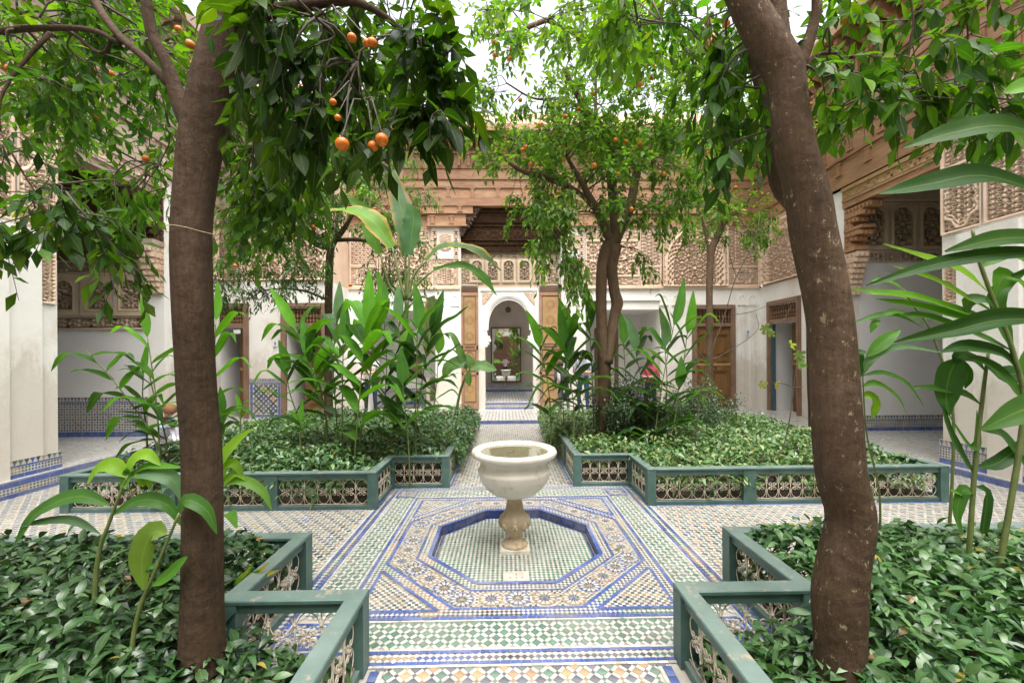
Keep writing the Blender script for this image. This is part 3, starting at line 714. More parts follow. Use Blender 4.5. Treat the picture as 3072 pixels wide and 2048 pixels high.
def dado(fr, u0, u1, z0, z1, parent, n0=0.0, kind='check', cap=True):
    "tiled skirting: blue base, checker field, blue line, pointed merlons on top"
    mb = MB(); w = u1-u0
    def quad(a, b, c, d, col, n=.004): mb.add([fr((a, n0+n, c)), fr((b, n0+n, c)), fr((b, n0+n, d)), fr((a, n0+n, d))], [(0, 1, 2, 3)], tuple(col)+(1,))
    H = z1-z0; hb = min(.10, H*.24); mt = min(.085, H*.30); ln = .018
    mb.box((u0, n0-.02, z0), (u1, n0+.003, z1), tuple(TW)+(1,), fr)
    k = max(1, round(w/.15))
    for i in range(k): quad(u0+w*(i+.01)/k, u0+w*(i+.99)/k, z0, z0+hb, vary(TB, .15))
    za, zb = z0+hb+.006, z1-mt-ln
    s = .036 if kind == 'check' else .05; nx = max(1, round(w/s)); nz = max(1, round((zb-za)/s)); dx, dz = w/nx, (zb-za)/nz
    for i in range(nx):
        for j in range(nz):
            c = (u0+(i+.5)*dx, za+(j+.5)*dz)
            if kind == 'check':
                col = vary((TK, TK, TT, TK, TG, TK, TB)[((i//3)*2+(j//2)) % 7], .15)
                mb.add([fr((c[0]-dx*.42, n0+.005, c[1])), fr((c[0], n0+.005, c[1]-dz*.42)), fr((c[0]+dx*.42, n0+.005, c[1])), fr((c[0], n0+.005, c[1]+dz*.42))], [(0, 1, 2, 3)], col+(1,))
            else:
                col = vary((TK, TT)[j % 2] if i % 2 == 0 else (TB, TK)[j % 2], .15)
                r = .40; pts = [(c[0]+dx*r*math.cos(PI/4*q+PI/8), c[1]+dz*r*math.sin(PI/4*q+PI/8)) for q in range(8)]
                mb.add([fr((a, n0+.005, b)) for a, b in pts], [tuple(range(8))], col+(1,))
                mb.add([fr((c[0]+a*dx, n0+.0055, c[1]+b*dz)) for a, b in ((.43, .5), (.5, .43), (.57, .5), (.5, .57))], [(0, 1, 2, 3)], vary(TT if (i+j) % 2 else TG, .15)+(1,))
    quad(u0, u1, z1-mt-ln, z1-mt, TB, .0055)
    k = max(1, round(w/.062)); d = w/k
    for i in range(k):
        c = u0+(i+.5)*d; col = vary((TK, TT, TK, TG, TK, TB)[i % 6], .15); a = mt
        pts = [(-.42*d, a*.96), (-.36*d, a*.7), (-.14*d, a*.38), (-.08*d, a*.05), (.08*d, a*.05), (.14*d, a*.38), (.36*d, a*.7), (.42*d, a*.96)]
        mb.add([fr((c+x, n0+.0055, z1-mt+y)) for x, y in pts], [tuple(range(8))], col+(1,))
    o = mb.build('tile_dado', M['tile'], parent); o['kind'] = 'stuff'; return o
# small shared pieces
def bracket_mesh(mat):
    mb = MB()
    mb.box((-.035, 0, 0), (.035, .09, .30)); mb.box((-.045, 0, .30), (.045, .12, .34)); mb.box((-.028, .05, .05), (.028, .075, .26)); mb.box((-.042, 0, -.02), (.042, .06, .0)); mb.ball((0, .045, -.035), .03, 8, 5)
    return mb.mesh('arcade_bracket', mat)
def eave_bracket_mesh(mat):
    mb = MB(); prof = [(0, -.02), (.10, -.05), (.16, .02), (.30, .06), (.36, .12), (.52, .16), (.52, .28), (0, .28)]
    vs = [(-.045, y, z) for y, z in prof]+[(.045, y, z) for y, z in prof]; n = len(prof)
    mb.add(vs, [tuple(range(n)), tuple(range(2*n-1, n-1, -1))]+[(i, i+n, (i+1) % n+n, (i+1) % n) for i in range(n)])
    return mb.mesh('eave_bracket', mat)
def pil_mesh(mat):
    mb = MB(); mb.box((-.045, 0, .03), (.045, .030, .23)); mb.box((-.07, 0, .23), (.07, .042, .265)); mb.box((-.075, 0, -.0), (.075, .042, .035)); mb.box((-.02, .03, .05), (.02, .044, .2)); return mb.mesh('small_pilaster', mat)
PCS = {}
def place(me, fr, u, n, z, parent, name=None, sc=None):
    o = link(name or me.name.split('.')[0], me, parent); o.location = fr((u, n, z)); o.rotation_euler.z = math.atan2(fr.n.y, fr.n.x)-PI/2
    if sc: o.scale = sc
    return o
def entab(fr, u0, u1, parent, wood, pieces=True, zb=5.47, dz=0, lower=True):
    "carved cedar entablature under the eave"
    key = wood.name
    if key not in PCS: PCS[key] = (bracket_mesh(wood), eave_bracket_mesh(wood), pil_mesh(wood))
    BR, EB, PL = PCS[key]
    def course(nm, z0, z1, n):
        k = max(1, round((u1-u0)/rnd.uniform(1.6, 2.6))); q = [u0]+[u0+(u1-u0)*(i+rnd.uniform(-.2, .2))/k for i in range(1, k)]+[u1]
        for i in range(k):
            t = rnd.uniform(.80, 1.12)*(.82 if nm == 'moulding' else 1); vbox(fr, nm, [(q[i]+(.003 if i else 0), q[i+1], -.25, n+rnd.uniform(0, .004), z0+dz, z1+dz)], wood, parent, (t, t*rnd.uniform(.96, 1.04), t, 1))
    if lower: course('lower_course', zb, 5.83, .06); course('middle_course', 5.835, 6.23, .09)
    course('moulding', 5.83-.02, 5.86, .115) if lower else None
    course('moulding', 6.22, 6.26, .13) if lower else course('moulding', 6.02, 6.26, .13)
    course('upper_course', 6.26, 6.53, .10); course('moulding', 6.53, 6.575, .145); course('moulding', 6.58, 6.60, .125)
    course('plain_board', 6.60, 6.77, .11); course('moulding', 6.77, 6.80, .15); course('plain_board', 6.80, 7.08, .13)
    course('moulding', 7.08, 7.11, .17); course('arcade_board', 7.11, 7.50, .135); course('moulding', 7.50, 7.56, .19)
    course('soffit_board', 7.56, 7.92, .10)
    # little pointed arches between the brackets of the arcade
    w = u1-u0; k = max(1, round(w/.265)); mb = MB()
    for i in range(k):
        c = u0+(i+.5)*w/k; hw = w/k/2-.03
        for sx in (-1, 1):
            pts = [fr((c+sx*hw, .14, 7.30+dz)), fr((c+sx*hw, .14, 7.38+dz)), fr((c+sx*hw*.6, .14, 7.44+dz)), fr((c, .14, 7.48+dz))]; mb.tube(pts, .009, 4)
    mb.build('arcade_arch', wood, parent)['kind'] = 'stuff'
    for i in range(k+1):
        u = u0+i*w/k
        if pieces:
            place(BR, fr, u, .135, 7.14+dz, parent); place(EB, fr, u, .10, 7.60+dz, parent)
    if pieces:
        k2 = max(1, round(w/.66))
        for i in range(k2):
            place(PL, fr, u0+(i+.5)*w/k2, .10, 6.265+dz, parent)
            if lower:
                place(PL, fr, u0+(i+.15)*w/k2, .09, 5.90+dz, parent, sc=(1, 1, 1.15)); place(PL, fr, u0+(i+.7)*w/k2, .06, 5.52+dz, parent)
    # eave: boards, slab and coping
    vbox(fr, 'eave_board', [(u0-.0, u1+.0, -.3, .72, 7.90+dz, 7.96+dz)], wood, parent)
    vbox(fr, 'fascia', [(u0-.0, u1+.0, .68, .75, 7.86+dz, 8.04+dz)], wood, parent)
    vbox(fr, 'roof_slab', [(u0, u1, -.9, .70, 8.04+dz, 8.12+dz)], M['stucco'], parent)
    vbox(fr, 'roof_coping', [(u0, u1, -.9, .25, 8.12+dz, 8.62+dz)], M['stucco'], parent)
def door(fr, u0, u1, z0, z1, parent, dark=False, openleaf=False):
    "framed double door with raised panels and a spindle grille above"
    fw = .13; n = .05
    d = vbox(fr, 'door_frame', [(u0, u0+fw, -.02, n, z0, z1), (u1-fw, u1, -.02, n, z0, z1), (u0+fw, u1-fw, -.02, n, z1-fw, z1), (u0+fw, u1-fw, -.02, n*.8, z1-.62, z1-.52),
        (u0+.035, u0+fw-.03, n, n+.018, z0, z1-.035), (u1-fw+.03, u1-.035, n, n+.018, z0, z1-.035), (u0+.035, u1-.035, n+.0005, n+.017, z1-.10, z1-.035)], M['door_frame'], parent)
    ui0, ui1, zt = u0+fw, u1-fw, z1-.62
    # grille
    vbox(fr, 'grille_back', [(ui0, ui1, -.06, -.04, z1-.52, z1-fw)], M['wood_dark'], d)
    mb = MB(); k = 11
    for i in range(k):
        u = ui0+(i+.5)*(ui1-ui0)/k; zc = z1-.52
        mb.tube([fr((u, 0, zc)), fr((u, 0, zc+.06)), fr((u, 0, zc+.10)), fr((u, 0, zc+.16)), fr((u, 0, zc+.22)), fr((u, 0, z1-fw))], [.012, .024, .010, .026, .010, .018], 6)
    for zz in (.08, .20, .32): mb.tube([fr((ui0, 0, z1-.52+zz)), fr((ui1, 0, z1-.52+zz))], .008, 5)
    mb.build('grille_spindle', M['door'], d)['kind'] = 'stuff'
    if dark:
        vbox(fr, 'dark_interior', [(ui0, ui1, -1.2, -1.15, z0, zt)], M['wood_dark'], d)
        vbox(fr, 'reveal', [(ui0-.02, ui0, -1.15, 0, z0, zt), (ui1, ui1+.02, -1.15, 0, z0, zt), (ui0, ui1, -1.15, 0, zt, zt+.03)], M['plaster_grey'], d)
    leaves = [(ui0, (ui0+ui1)/2-.004), ((ui0+ui1)/2+.004, ui1)]
    if dark: leaves = [(ui0+.28, ui1)]
    for li, (a, b) in enumerate(leaves):
        nn = -.06 if not dark else -.45
        L = vbox(fr, 'door_leaf', [(a, b, nn, nn+.04, z0+.01, zt)], M['door'], d)
        H = zt-z0; rows = [(.04, .10), (.13, .42), (.45, .52), (.56, .63), (.66, .86), (.89, .96)]
        for r0, r1 in rows:
            A0, A1, Z0, Z1 = a+.07, b-.07, z0+H*r0, z0+H*r1
            vbox(fr, 'door_panel', [(A0, A1, nn+.04, nn+.058, Z0, Z1), (A0+.035, A1-.035, nn+.058, nn+.078, Z0+.035, Z1-.035)] if Z1-Z0 > .09 else [(A0, A1, nn+.04, nn+.055, Z0, Z1)], M['door'], L)
        vbox(fr, 'lock_rail', [(a, b, nn+.041, nn+.058, z0+H*.525, z0+H*.555)], M['ochre'], L)
    if not dark:
        mb = MB(); c = (ui0+ui1)/2; mb.ball(fr((c, .0, z0+1.15)), .035, 8, 6); mb.tube([fr((c-.0, .02, z0+1.15)), fr((c, .03, z0+1.05))], .010, 6); mb.build('knocker', M['wood_dark'], d, True)
    return d
def muqarnas(fr, u, side, z0, z1, w, n0, n1, mat, parent, name='stalactite_corbel', rows=6):
    "stepped stalactite corbel growing out of a jamb; side is the direction in u"
    mb = MB(); H = z1-z0
    for r in range(rows):
        t = (r+1)/rows; ww = .06+w*t**1.3; za, zb = z0+H*r/rows, z0+H*(r+1)/rows-.004
        mb.box((min(u, u+side*ww), n0+.02*(r % 2), za), (max(u, u+side*ww), n1-.02*(r % 2), zb), (1, 1, 1, 1), fr)
        k = max(2, int((n1-n0)/.09))
        for q in range(k):
            c = n0+(q+.5)*(n1-n0)/k; d = (n1-n0)/k*.36
            mb.lathe([(0.003, -.02), (d*.55, 0), (d, H/rows*.55)], 6, fr((u+side*ww, c, za+.01)), cap=False)
        m = max(1, int(ww/.08))
        for q in range(m):
            c = u+side*(q+.5)*ww/m; d = ww/m*.38
            mb.lathe([(0.003, -.02), (d*.55, 0), (d, H/rows*.5)], 6, fr((c, n1, za+.01)), cap=False)
    return mb.build(name, mat, parent)
def pointed_arch(fr, uc, hw, zs, zt, n0, n1, thick, mat, parent, name='arch_rib', steps=18):
    mb = MB(); pts = []
    for i in range(steps+1):
        a = PI*i/steps; x = math.cos(a); y = math.sin(a)
        pts.append((uc+hw*x, zs+(zt-zs)*(y**.85)))
    for i in range(steps):
        (a, b), (c, d) = pts[i], pts[i+1]
        def out(p): dx, dz = p[0]-uc, p[1]-zs; L = math.hypot(dx, dz); return (p[0]+dx/L*thick, p[1]+dz/L*thick)
        (e, f), (g, h) = out(pts[i]), out(pts[i+1])
        vs = [fr((a, n0, b)), fr((c, n0, d)), fr((g, n0, h)), fr((e, n0, f)), fr((a, n1, b)), fr((c, n1, d)), fr((g, n1, h)), fr((e, n1, f))]
        mb.add(vs, [(4, 5, 6, 7), (0, 1, 5, 4), (2, 3, 7, 6)])
    return mb.build(name, mat, parent)

# ---- far facade
FA = empty('palace_facade', (0, 12, 0), 'far palace facade with carved stucco, cedar eave and an open arched portal', 'facade'); WROOT.add(FA.name)
fA = Fr((0, 11.95), (1, 0))       # u = world x, n = towards camera
G = 3.65
WLL = [(-4.6, -4.2), (-2.1, -1.36), (1.6, 2.3), (4.5, 5.44), (6.72, 7.5)]
vbox(fA, 'wall', [(a, b, -.35, 0, ZF, G) for a, b in WLL]+[(-4.2, -2.1, -.35, -.02, 3.02, G), (2.3, 4.5, -.35, -.02, 3.02, G), (5.44, 6.72, -.35, 0, 3.15, G), (5.44, 6.72, -.35, -.07, ZF, 3.15)], M['plaster'], FA)
vbox(fA, 'wall_core', [(-4.6, -1.37, -.4, -.06, G, 8.0), (1.62, 7.5, -.4, -.06, G, 8.0), (-1.37, 1.62, -.4, -.02, 6.22, 8.0)], M['stucco'], FA)
# side porches
for u0, u1 in ((-4.2, -2.1), (2.3, 4.5)):
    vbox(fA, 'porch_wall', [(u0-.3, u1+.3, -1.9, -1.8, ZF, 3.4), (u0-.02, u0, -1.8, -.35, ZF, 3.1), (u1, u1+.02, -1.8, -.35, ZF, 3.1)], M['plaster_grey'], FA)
    vbox(fA, 'porch_ceiling', [(u0-.3, u1+.3, -1.8, -.36, 3.03, 3.1)], M['plaster_grey'], FA)
    dado(Fr((0, 11.95+1.8), (1, 0)), u0, u1, ZF, .62, FA, .0)
    vbox(fA, 'lintel_band', [(u0, u1, -.019, .03, 3.28, 3.32)], M['plaster'], FA)
door(Fr((0, 13.75), (1, 0)), 2.95, 3.75, ZF, 2.6, FA)
wf = vbox(Fr((0, 13.75), (1, 0)), 'window', [(-3.3, -2.85, .0, .05, 1.0, 1.7), (-3.25, -2.9, .05, .055, 1.05, 1.65)], M['door_frame'], FA)
door(fA, 5.44, 6.72, ZF, 3.13, FA)
for u in (-1.95, -1.52, 1.78, 2.14, 4.62, 4.98, 6.93, 7.24):   # small blind niches on the pilasters
    mb = MB(); k = 10; pts = [(u-.10, 3.18), (u-.10, 3.30)]+[(u+.10*math.cos(PI-PI*i/k), 3.30+.13*math.sin(PI*i/k)) for i in range(1, k)]+[(u+.10, 3.30), (u+.10, 3.18)]
    mb.tube([fA((a, .0, b)) for a, b in pts], .016, 5); mb.box((u-.13, -.01, 3.13), (u+.13, .035, 3.18), (1, 1, 1, 1), fA); mb.build('blind_niche', M['plaster'], FA)
vbox(fA, 'pilaster', [(-2.02, -1.44, 0, .035, ZF, 3.08), (1.68, 2.22, 0, .035, ZF, 3.08), (6.86, 6.99, 0, .03, ZF, 3.08), (7.16, 7.30, 0, .03, ZF, 3.08)], M['plaster'], FA)
vbox(fA, 'string_course', [(a, b, 0, .05, G-.02, G+.045) for a, b in ((-4.6, -1.37), (1.62, 7.5))], M['stucco'], FA)
Z0, Z1 = G+.045, 5.44
PAN = [(-4.58, -3.75, 'm'), (-3.72, -2.22, 'l'), (1.63, 2.28, 'col'), (2.3, 3.9, 'l'), (3.92, 4.55, 'm2'), (4.57, 6.5, 'a'), (6.52, 7.48, 'm2'), (-2.2, -1.39, 'col')]
for a, b, kd in PAN:
    if kd == 'l':
        relief('carved_panel', fA, a, b, Z0, Z0+.28, -.02, f_vine(.16), M['stucco'], FA)
        relief('carved_panel', fA, a, b, Z0+.29, Z0+1.35, -.02, f_lattice(.26, 4), M['stucco'], FA, .05)
        relief('carved_panel', fA, a, b, Z0+1.36, Z1, -.02, f_vine(.15), M['stucco'], FA)
    elif kd == 'm':
        relief('carved_panel', fA, a, b, Z0, Z0+.6, -.02, f_medal(), M['stucco'], FA); relief('carved_panel', fA, a, b, Z0+.61, Z1, -.02, f_lattice(.18, 3), M['stucco'], FA)
    elif kd == 'm2':
        relief('carved_panel', fA, a, b, Z0, Z0+.58, -.02, f_medal(.09), M['stucco'], FA); relief('carved_panel', fA, a, b, Z0+.59, Z1, -.02, f_vine(.14), M['stucco'], FA, .045)
    elif kd == 'a': relief('carved_arch', fA, a, b, Z0, Z1, -.03, f_arch(.17), M['stucco'], FA, .11, .018)
    else:
        relief('carved_panel', fA, a, b, Z0, Z0+.62, 0, f_medal(.1), M['stucco'], FA); relief('carved_panel', fA, a, b, Z0+.63, Z0+.82, 0, f_vine(.1), M['stucco'], FA)
        c = (a+b)/2; vbox(fA, 'white_panel', [(a, b, -.02, .012, Z0+.83, Z1)], M['plaster'], FA)
        relief('carved_medallion', fA, c-.2, c+.2, Z0+.98, Z1-.12, .012, lambda u, v, w, h: np.where(np.hypot((u-w/2)/w*2.1, (v-h/2)/h*2.05)*(1+.13*np.cos(4*np.arctan2(v-h/2, u-w/2))) < .93, .25+vine(u, v, .1)*.8, -.6), M['stucco'], FA, .03, .018)
        relief('carved_strip', fA, a+.02, a+.16, Z0+.88, Z1-.1, .012, f_lattice(.07, 3, .012), M['stucco'], FA, .025, .018); relief('carved_strip', fA, b-.16, b-.02, Z0+.88, Z1-.1, .012, f_lattice(.07, 3, .012), M['stucco'], FA, .025, .018)
entab(fA, -4.6, -1.36, FA, M['wood'], dz=0, lower=False); entab(fA, 1.6, 7.5, FA, M['wood'], dz=0, lower=False); entab(fA, -1.36, 1.6, FA, M['wood'], lower=False)
# stepped courses beside and above the portal
vbox(fA, 'middle_course', [(-4.6, -.98, -.05, .10, 5.83, 6.02-.004), (-4.6, -.98, -.05, .12, 5.80, 5.83), (1.22, 7.5, -.05, .10, 5.83, 6.02-.004), (1.22, 7.5, -.05, .12, 5.80, 5.83)], M['wood'], FA)
vbox(fA, 'lower_course', [(-2.3, -1.19, -.05, .07, 5.46, 5.798), (1.43, 2.5, -.05, .07, 5.46, 5.798), (-4.6, -2.302, -.25, -.02, 5.46, 5.798), (2.502, 7.5, -.05, .05, 5.46, 5.798)], M['wood'], FA)
vbox(fA, 'moulding', [(-2.32, -1.15, -.02, .12, 5.44, 5.475), (1.4, 2.52, -.02, .12, 5.44, 5.475)], M['wood'], FA)
PLm = PCS[M['wood'].name][2]
for u in [-4.3, -3.7, -3.1, -2.5, -1.9, -1.35]+[1.7, 2.3, 2.9, 3.5, 4.1, 4.7, 5.3, 5.9, 6.5, 7.1]: place(PLm, fA, u, .10, 5.84, FA, sc=(1, 1, .65))
for u in (-2.15, -1.6, 1.75, 2.3, 3.2, 3.9, 4.6, 5.3, 6.0, 6.7): place(PLm, fA, u, .07, 5.50, FA, sc=(1, 1, .9))
for u, s, za, zb, w in ((-1.19, 1, 5.42, 5.80, .22), (-.98, 1, 5.80, 6.02, .18), (-1.36, 1, 5.2, 5.46, .14), (1.43, -1, 5.42, 5.80, .22), (1.22, -1, 5.80, 6.02, .18), (1.6, -1, 5.2, 5.46, .14)):
    muqarnas(fA, u, s, za, zb, w, -.3, .06, M['wood_dark'], FA, rows=4)
# portal recess: back wall with arch frame, painted door leaves, stucco windows, cedar ceiling bands
fP = Fr((0, 12.25), (1, 0)); PC = .05
vbox(fP, 'portal_wall', [(-1.5, -.77, -.3, -.02, ZF, 4.6), (.85, 1.72, -.3, -.02, ZF, 4.6)], M['plaster'], FA)
vbox(fP, 'arch_jamb', [(-.80, -.67, -.3, .03, ZF, 1.95), (.775, .90, -.3, .03, ZF, 1.95)], M['plaster'], FA)
def archwall(fr, u0, u1, uc, hw, zs, zt, ztop, n0, n1, mat, parent, name):
    mb = MB(); st = 28; ap = []
    for i in range(st+1):
        a = -.25+(PI+.5)*i/st; x = math.cos(a); y = math.sin(a); ap.append((uc+hw*x, zs+(zt-zs)*(abs(y)**.9)*(1 if y > 0 else -1) if y > 0 else zs+hw*y*.8))
    outer = []
    for x, z in ap:
        dx, dz = x-uc, z-zs; L = max(abs(dx)/((u1-u0)/2+.0), max(dz, 0)/(ztop-zs), 1e-6); outer.append((min(max(uc+dx/L, u0), u1), min(zs+dz/L, ztop) if dz > 0 else z))
    for i in range(st):
        a, b = ap[i], ap[i+1]; c, d = outer[i+1], outer[i]
        for n, fl in ((n1, 0), (n0, 1)):
            vs = [fr((p[0], n, p[1])) for p in (a, b, c, d)]; mb.add(vs, [(0, 1, 2, 3) if not fl else (3, 2, 1, 0)])
        mb.add([fr((a[0], n0, a[1])), fr((b[0], n0, b[1])), fr((b[0], n1, b[1])), fr((a[0], n1, a[1]))], [(0, 1, 2, 3)])
    for (x, z) in ((u0, ztop), (u1, ztop)):
        j = min(range(len(outer)), key=lambda k: (outer[k][0]-x)**2+(outer[k][1]-z)**2); lo = outer[max(j-1, 0)]; hi = outer[min(j+1, st)]
        for n in (n1, n0): mb.add([fr((lo[0], n, lo[1])), fr((x, n, z)), fr((hi[0], n, hi[1])), fr((outer[j][0], n, outer[j][1]))], [(0, 1, 2, 3)])
    for i, x in ((0, ap[0]), (1, ap[-1])):
        xo = u1 if i == 0 else u0; mb.box((min(x[0], xo), n0, 1.95), (max(x[0], xo), n1, x[1]), (1, 1, 1, 1), fr)
    return mb.build(name, mat, parent)
archwall(fP, -.80, .90, PC, .665, 2.45, 3.42, 3.62, -.3, .03, M['plaster'], FA, 'arch_wall')
pointed_arch(fP, PC, .70, 2.45, 3.47, .03, .05, .045, M['plaster'], FA); pointed_arch(fP, PC, .665, 2.45, 3.40, -.04, .0, -.05, M['plaster'], FA)
for s in (-1, 1):
    mb = MB(); 
    for q, (dx, dz) in enumerate(((.0, 0), (.05, .09), (.02, .18))): mb.box((PC+s*(.665-dx)-.07, -.29, 2.02+dz), (PC+s*(.665-dx)+.07, .028, 2.10+dz), (1, 1, 1, 1), fP)
    mb.build('arch_impost', M['plaster'], FA)
vbox(fP, 'arch_frame', [(-.865, -.80, -.02, .06, ZF, 3.70), (.90, .965, -.02, .06, ZF, 3.70), (-.80, .90, -.02, .06, 3.62, 3.70)], M['plaster'], FA)
for s in (-1, 1):
    relief('carved_spandrel', fP, PC+(s*.62-.17), PC+(s*.62+.17), 3.2, 3.56, .032, lambda u, v, w, h, s=s: np.where((u if s < 0 else w-u) < w*(.15+.85*v/h), .3+.7*vine(u, v, .1), -.3), M['stucco'], FA, .02, .015)
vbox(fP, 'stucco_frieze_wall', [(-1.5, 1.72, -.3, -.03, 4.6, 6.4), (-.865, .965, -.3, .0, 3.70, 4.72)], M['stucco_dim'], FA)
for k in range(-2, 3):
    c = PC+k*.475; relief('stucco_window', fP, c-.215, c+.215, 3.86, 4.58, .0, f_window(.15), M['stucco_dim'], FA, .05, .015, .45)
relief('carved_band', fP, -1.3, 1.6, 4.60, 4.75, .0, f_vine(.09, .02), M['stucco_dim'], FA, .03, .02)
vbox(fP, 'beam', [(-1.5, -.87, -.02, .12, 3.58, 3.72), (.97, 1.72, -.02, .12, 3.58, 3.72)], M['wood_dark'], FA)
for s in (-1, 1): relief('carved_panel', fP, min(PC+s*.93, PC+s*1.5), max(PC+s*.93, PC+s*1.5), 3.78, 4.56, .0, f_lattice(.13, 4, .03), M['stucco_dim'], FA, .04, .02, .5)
bands = [(4.76, 4.98, .0, .10), (4.98, 5.10, .10, .13), (5.10, 5.50, .13, .17), (5.50, 5.60, .17, .20), (5.60, 5.90, .20, .23), (5.90, 6.25, .23, .26)]
for i, (a, b, n0, n1) in enumerate(bands):
    relief('ceiling_band', fP, -1.36, 1.6, a, b, n1-.015, [f_vine(.12, .02), f_lattice(.1, 3, .01), f_window(.1) if 0 else f_lattice(.22, 4, .02), f_vine(.1, .02), f_lattice(.16, 3, .02), f_vine(.14, .03)][i], mottled('shaded_ceiling_cedar', (.036, .019, .010), (.072, .040, .022), 4, .9, 30, .3, usecol=True, spec=.08) if i == 0 else bpy.data.materials['shaded_ceiling_cedar'], FA, .016, .02, .5)  # shade of the deep recess is put into this cedar's dark colour
vbox(fA, 'recess_side', [(-1.42, -1.357, -.5, -.04, ZF, 6.2), (1.597, 1.66, -.5, -.04, ZF, 6.2)], M['plaster'], FA)
# painted door leaves folded back
fD = Fr((0, 12.16), (1, 0))
for s in (-1, 1):
    a, b = (-1.355, -.87) if s < 0 else (.97, 1.595)
    L = vbox(fD, 'painted_door', [(a, b, .0, .05, ZF+.04, 3.56)], M['door_frame'], FA)
    vbox(fD, 'rail', [(a, b, .05, .075, ZF+.04, ZF+.20), (a, b, .05, .07, 1.86, 1.98), (a, a+.05, .05, .07, ZF+.2, 3.56), (b-.05, b, .05, .07, ZF+.2, 3.56), (a, b, .05, .075, 3.46, 3.56), (a, b, .05, .07, 1.12, 1.20)], mottled('worn_reddish_rail', (.30, .15, .08), (.42, .24, .14), 6, .6, 40, .2) if s < 0 else bpy.data.materials['worn_reddish_rail'], L)
    for z0, z1 in ((.34, 1.08), (1.26, 1.82), (2.04, 3.42)):
        p = vbox(fD, 'painted_panel', [(a+.09, b-.09, .05, .062, z0, z1)], M['ochre'], L)
        mb = MB(); n = 3 if z1-z0 > 1 else 1
        for q in range(n):
            cu, cz = (a+b)/2, z0+(z1-z0)*(q+.5)/n
            for k in range(18):
                an = 2*PI*k/18; r0, r1 = .05, .125; mb.add([fD((cu+r0*math.cos(an), .0635, cz+r0*math.sin(an))), fD((cu+r1*math.cos(an-.06), .0635, cz+r1*math.sin(an-.06))), fD((cu+(r1+.02)*math.cos(an), .0635, cz+(r1+.02)*math.sin(an))), fD((cu+r1*math.cos(an+.06), .0635, cz+r1*math.sin(an+.06)))], [(0, 1, 2, 3)])
        mb.build('sunburst', simple('painted_brown', (.20, .07, .03)) if 'painted_brown' not in bpy.data.materials else bpy.data.materials['painted_brown'], p)['kind'] = 'stuff'
    pointed_arch(fD, (a+b)/2, (b-a)/2-.1, 1.45, 1.80, .062, .08, .02, M['door_frame'], L, 'wicket_arch')
    mb = MB(); mb.tube([fD((a+.1, .08, 1.95)), fD((b-.1, .08, 1.95))], .014, 6); mb.build('door_bolt', M['wood_dark'], L)
# doorstep and room behind with the mirror
SR = vbox(fA, 'room_floor_slab', [(-.67, .775, -.60, -.298, ZF, .28), (-2.5, 2.6, -4.6, -.602, ZF, .28)], M['grout'], FA)
mt = MB(); riser(mt, (-.67, 12.25), (.775, 12.25), ZF, .28, [(0, .25, 'b'), (.25, .7, 'c'), (.7, 1, 'b')]); mt.build('step_tile', M['tile'], FA)['kind'] = 'stuff'
vbox(fA, 'room_wall', [(-2.5, 2.6, -4.5, -4.35, .28, 4.4), (-2.5, -2.4, -4.35, -.66, .28, 1.0), (2.5, 2.6, -4.35, -.66, .28, 1.0), (-2.5, 2.6, -4.5, -.66, 4.4, 4.5)], mottled('tan_room_wall', (.40, .34, .28), (.48, .42, .35), 2, .85, 20, .15), FA)  # side walls cut low: unseen openings added to let sky light in
dado(Fr((0, 16.3), (1, 0)), -2.4, 2.5, .28, .62, FA)
MR = empty('framed_mirror', (-.03, 16.26, .66), 'tall mirror in a dark frame on the wall behind the arched doorway, reflecting the court', 'mirror')
fM = Fr((0, 0), (1, 0))
vbox(fM, 'frame', [(-.60, -.55, .0, .05, 0, 2.18), (.55, .60, .0, .05, 0, 2.18), (-.55, .55, .0, .05, 0, .05), (-.55, .55, .0, .05, 2.13, 2.18)], M['wood_dark'], MR)
vbox(fM, 'glass', [(-.55, .55, .0, .018, .05, 2.13)], M['mirror'], MR)
mb = MB(); mb.lathe([(.0, -.14), (.09, -.12), (.11, 0), (.05, .05)], 12, (PC, 14.3, 3.35), cap=False); mb.tube([(PC, 14.3, 3.4), (PC, 14.3, 4.38)], .006, 5)
tag(mb.build('hanging_lamp', M['wood_dark']), 'small dark hanging lamp seen inside the arched doorway', 'lamp')
# narrow mats
for a, b, lb in ((-1.35, -.88, 'flat dark mat lying left of the portal steps'), (1.0, 1.55, 'flat dark mat lying right of the portal steps')):
    mb = MB(); mb.box((a, 11.9, ZF+.007), (b, 12.04, ZF+.016)); tag(mb.build('door_mat', simple('mat_black', (.02, .02, .02), .9)), lb, 'mat')

# ---- left return of the far facade
FB = empty('corner_facade', (-6.2, 10.7, 0), 'left corner facade with two dark doorways and a blue tiled pier between', 'facade'); WROOT.add(FB.name)
fB = Fr((0, 10.7), (1, 0))
vbox(fB, 'wall', [(-6.72, -5.85, -.3, 0, ZF, 3.63), (-4.72, -4.6, -.3, 0, ZF, 3.63), (-8, -7.6, -.3, 0, ZF, 3.63), (-7.6, -6.72, -.3, -.0, 3.05, 3.63), (-5.85, -4.72, -.3, 0, 3.05, 3.63), (-4.8, -4.598, -1.3, -.302, ZF, 3.63)], M['plaster'], FB)
vbox(fB, 'wall_core', [(-8, -4.6, -.35, -.06, 3.632, 8.0), (-4.85, -4.6, -1.35, -.352, 3.632, 8.0)], M['stucco'], FB)
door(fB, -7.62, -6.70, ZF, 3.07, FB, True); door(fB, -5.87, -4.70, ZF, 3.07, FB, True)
relief('carved_panel', fB, -7.9, -6.75, 3.66, 5.44, -.03, f_arch(.17), M['stucco'], FB, .11, .025)
relief('carved_panel', fB, -6.73, -5.87, 3.66, 5.44, -.02, f_lattice(.24), M['stucco'], FB, .05)
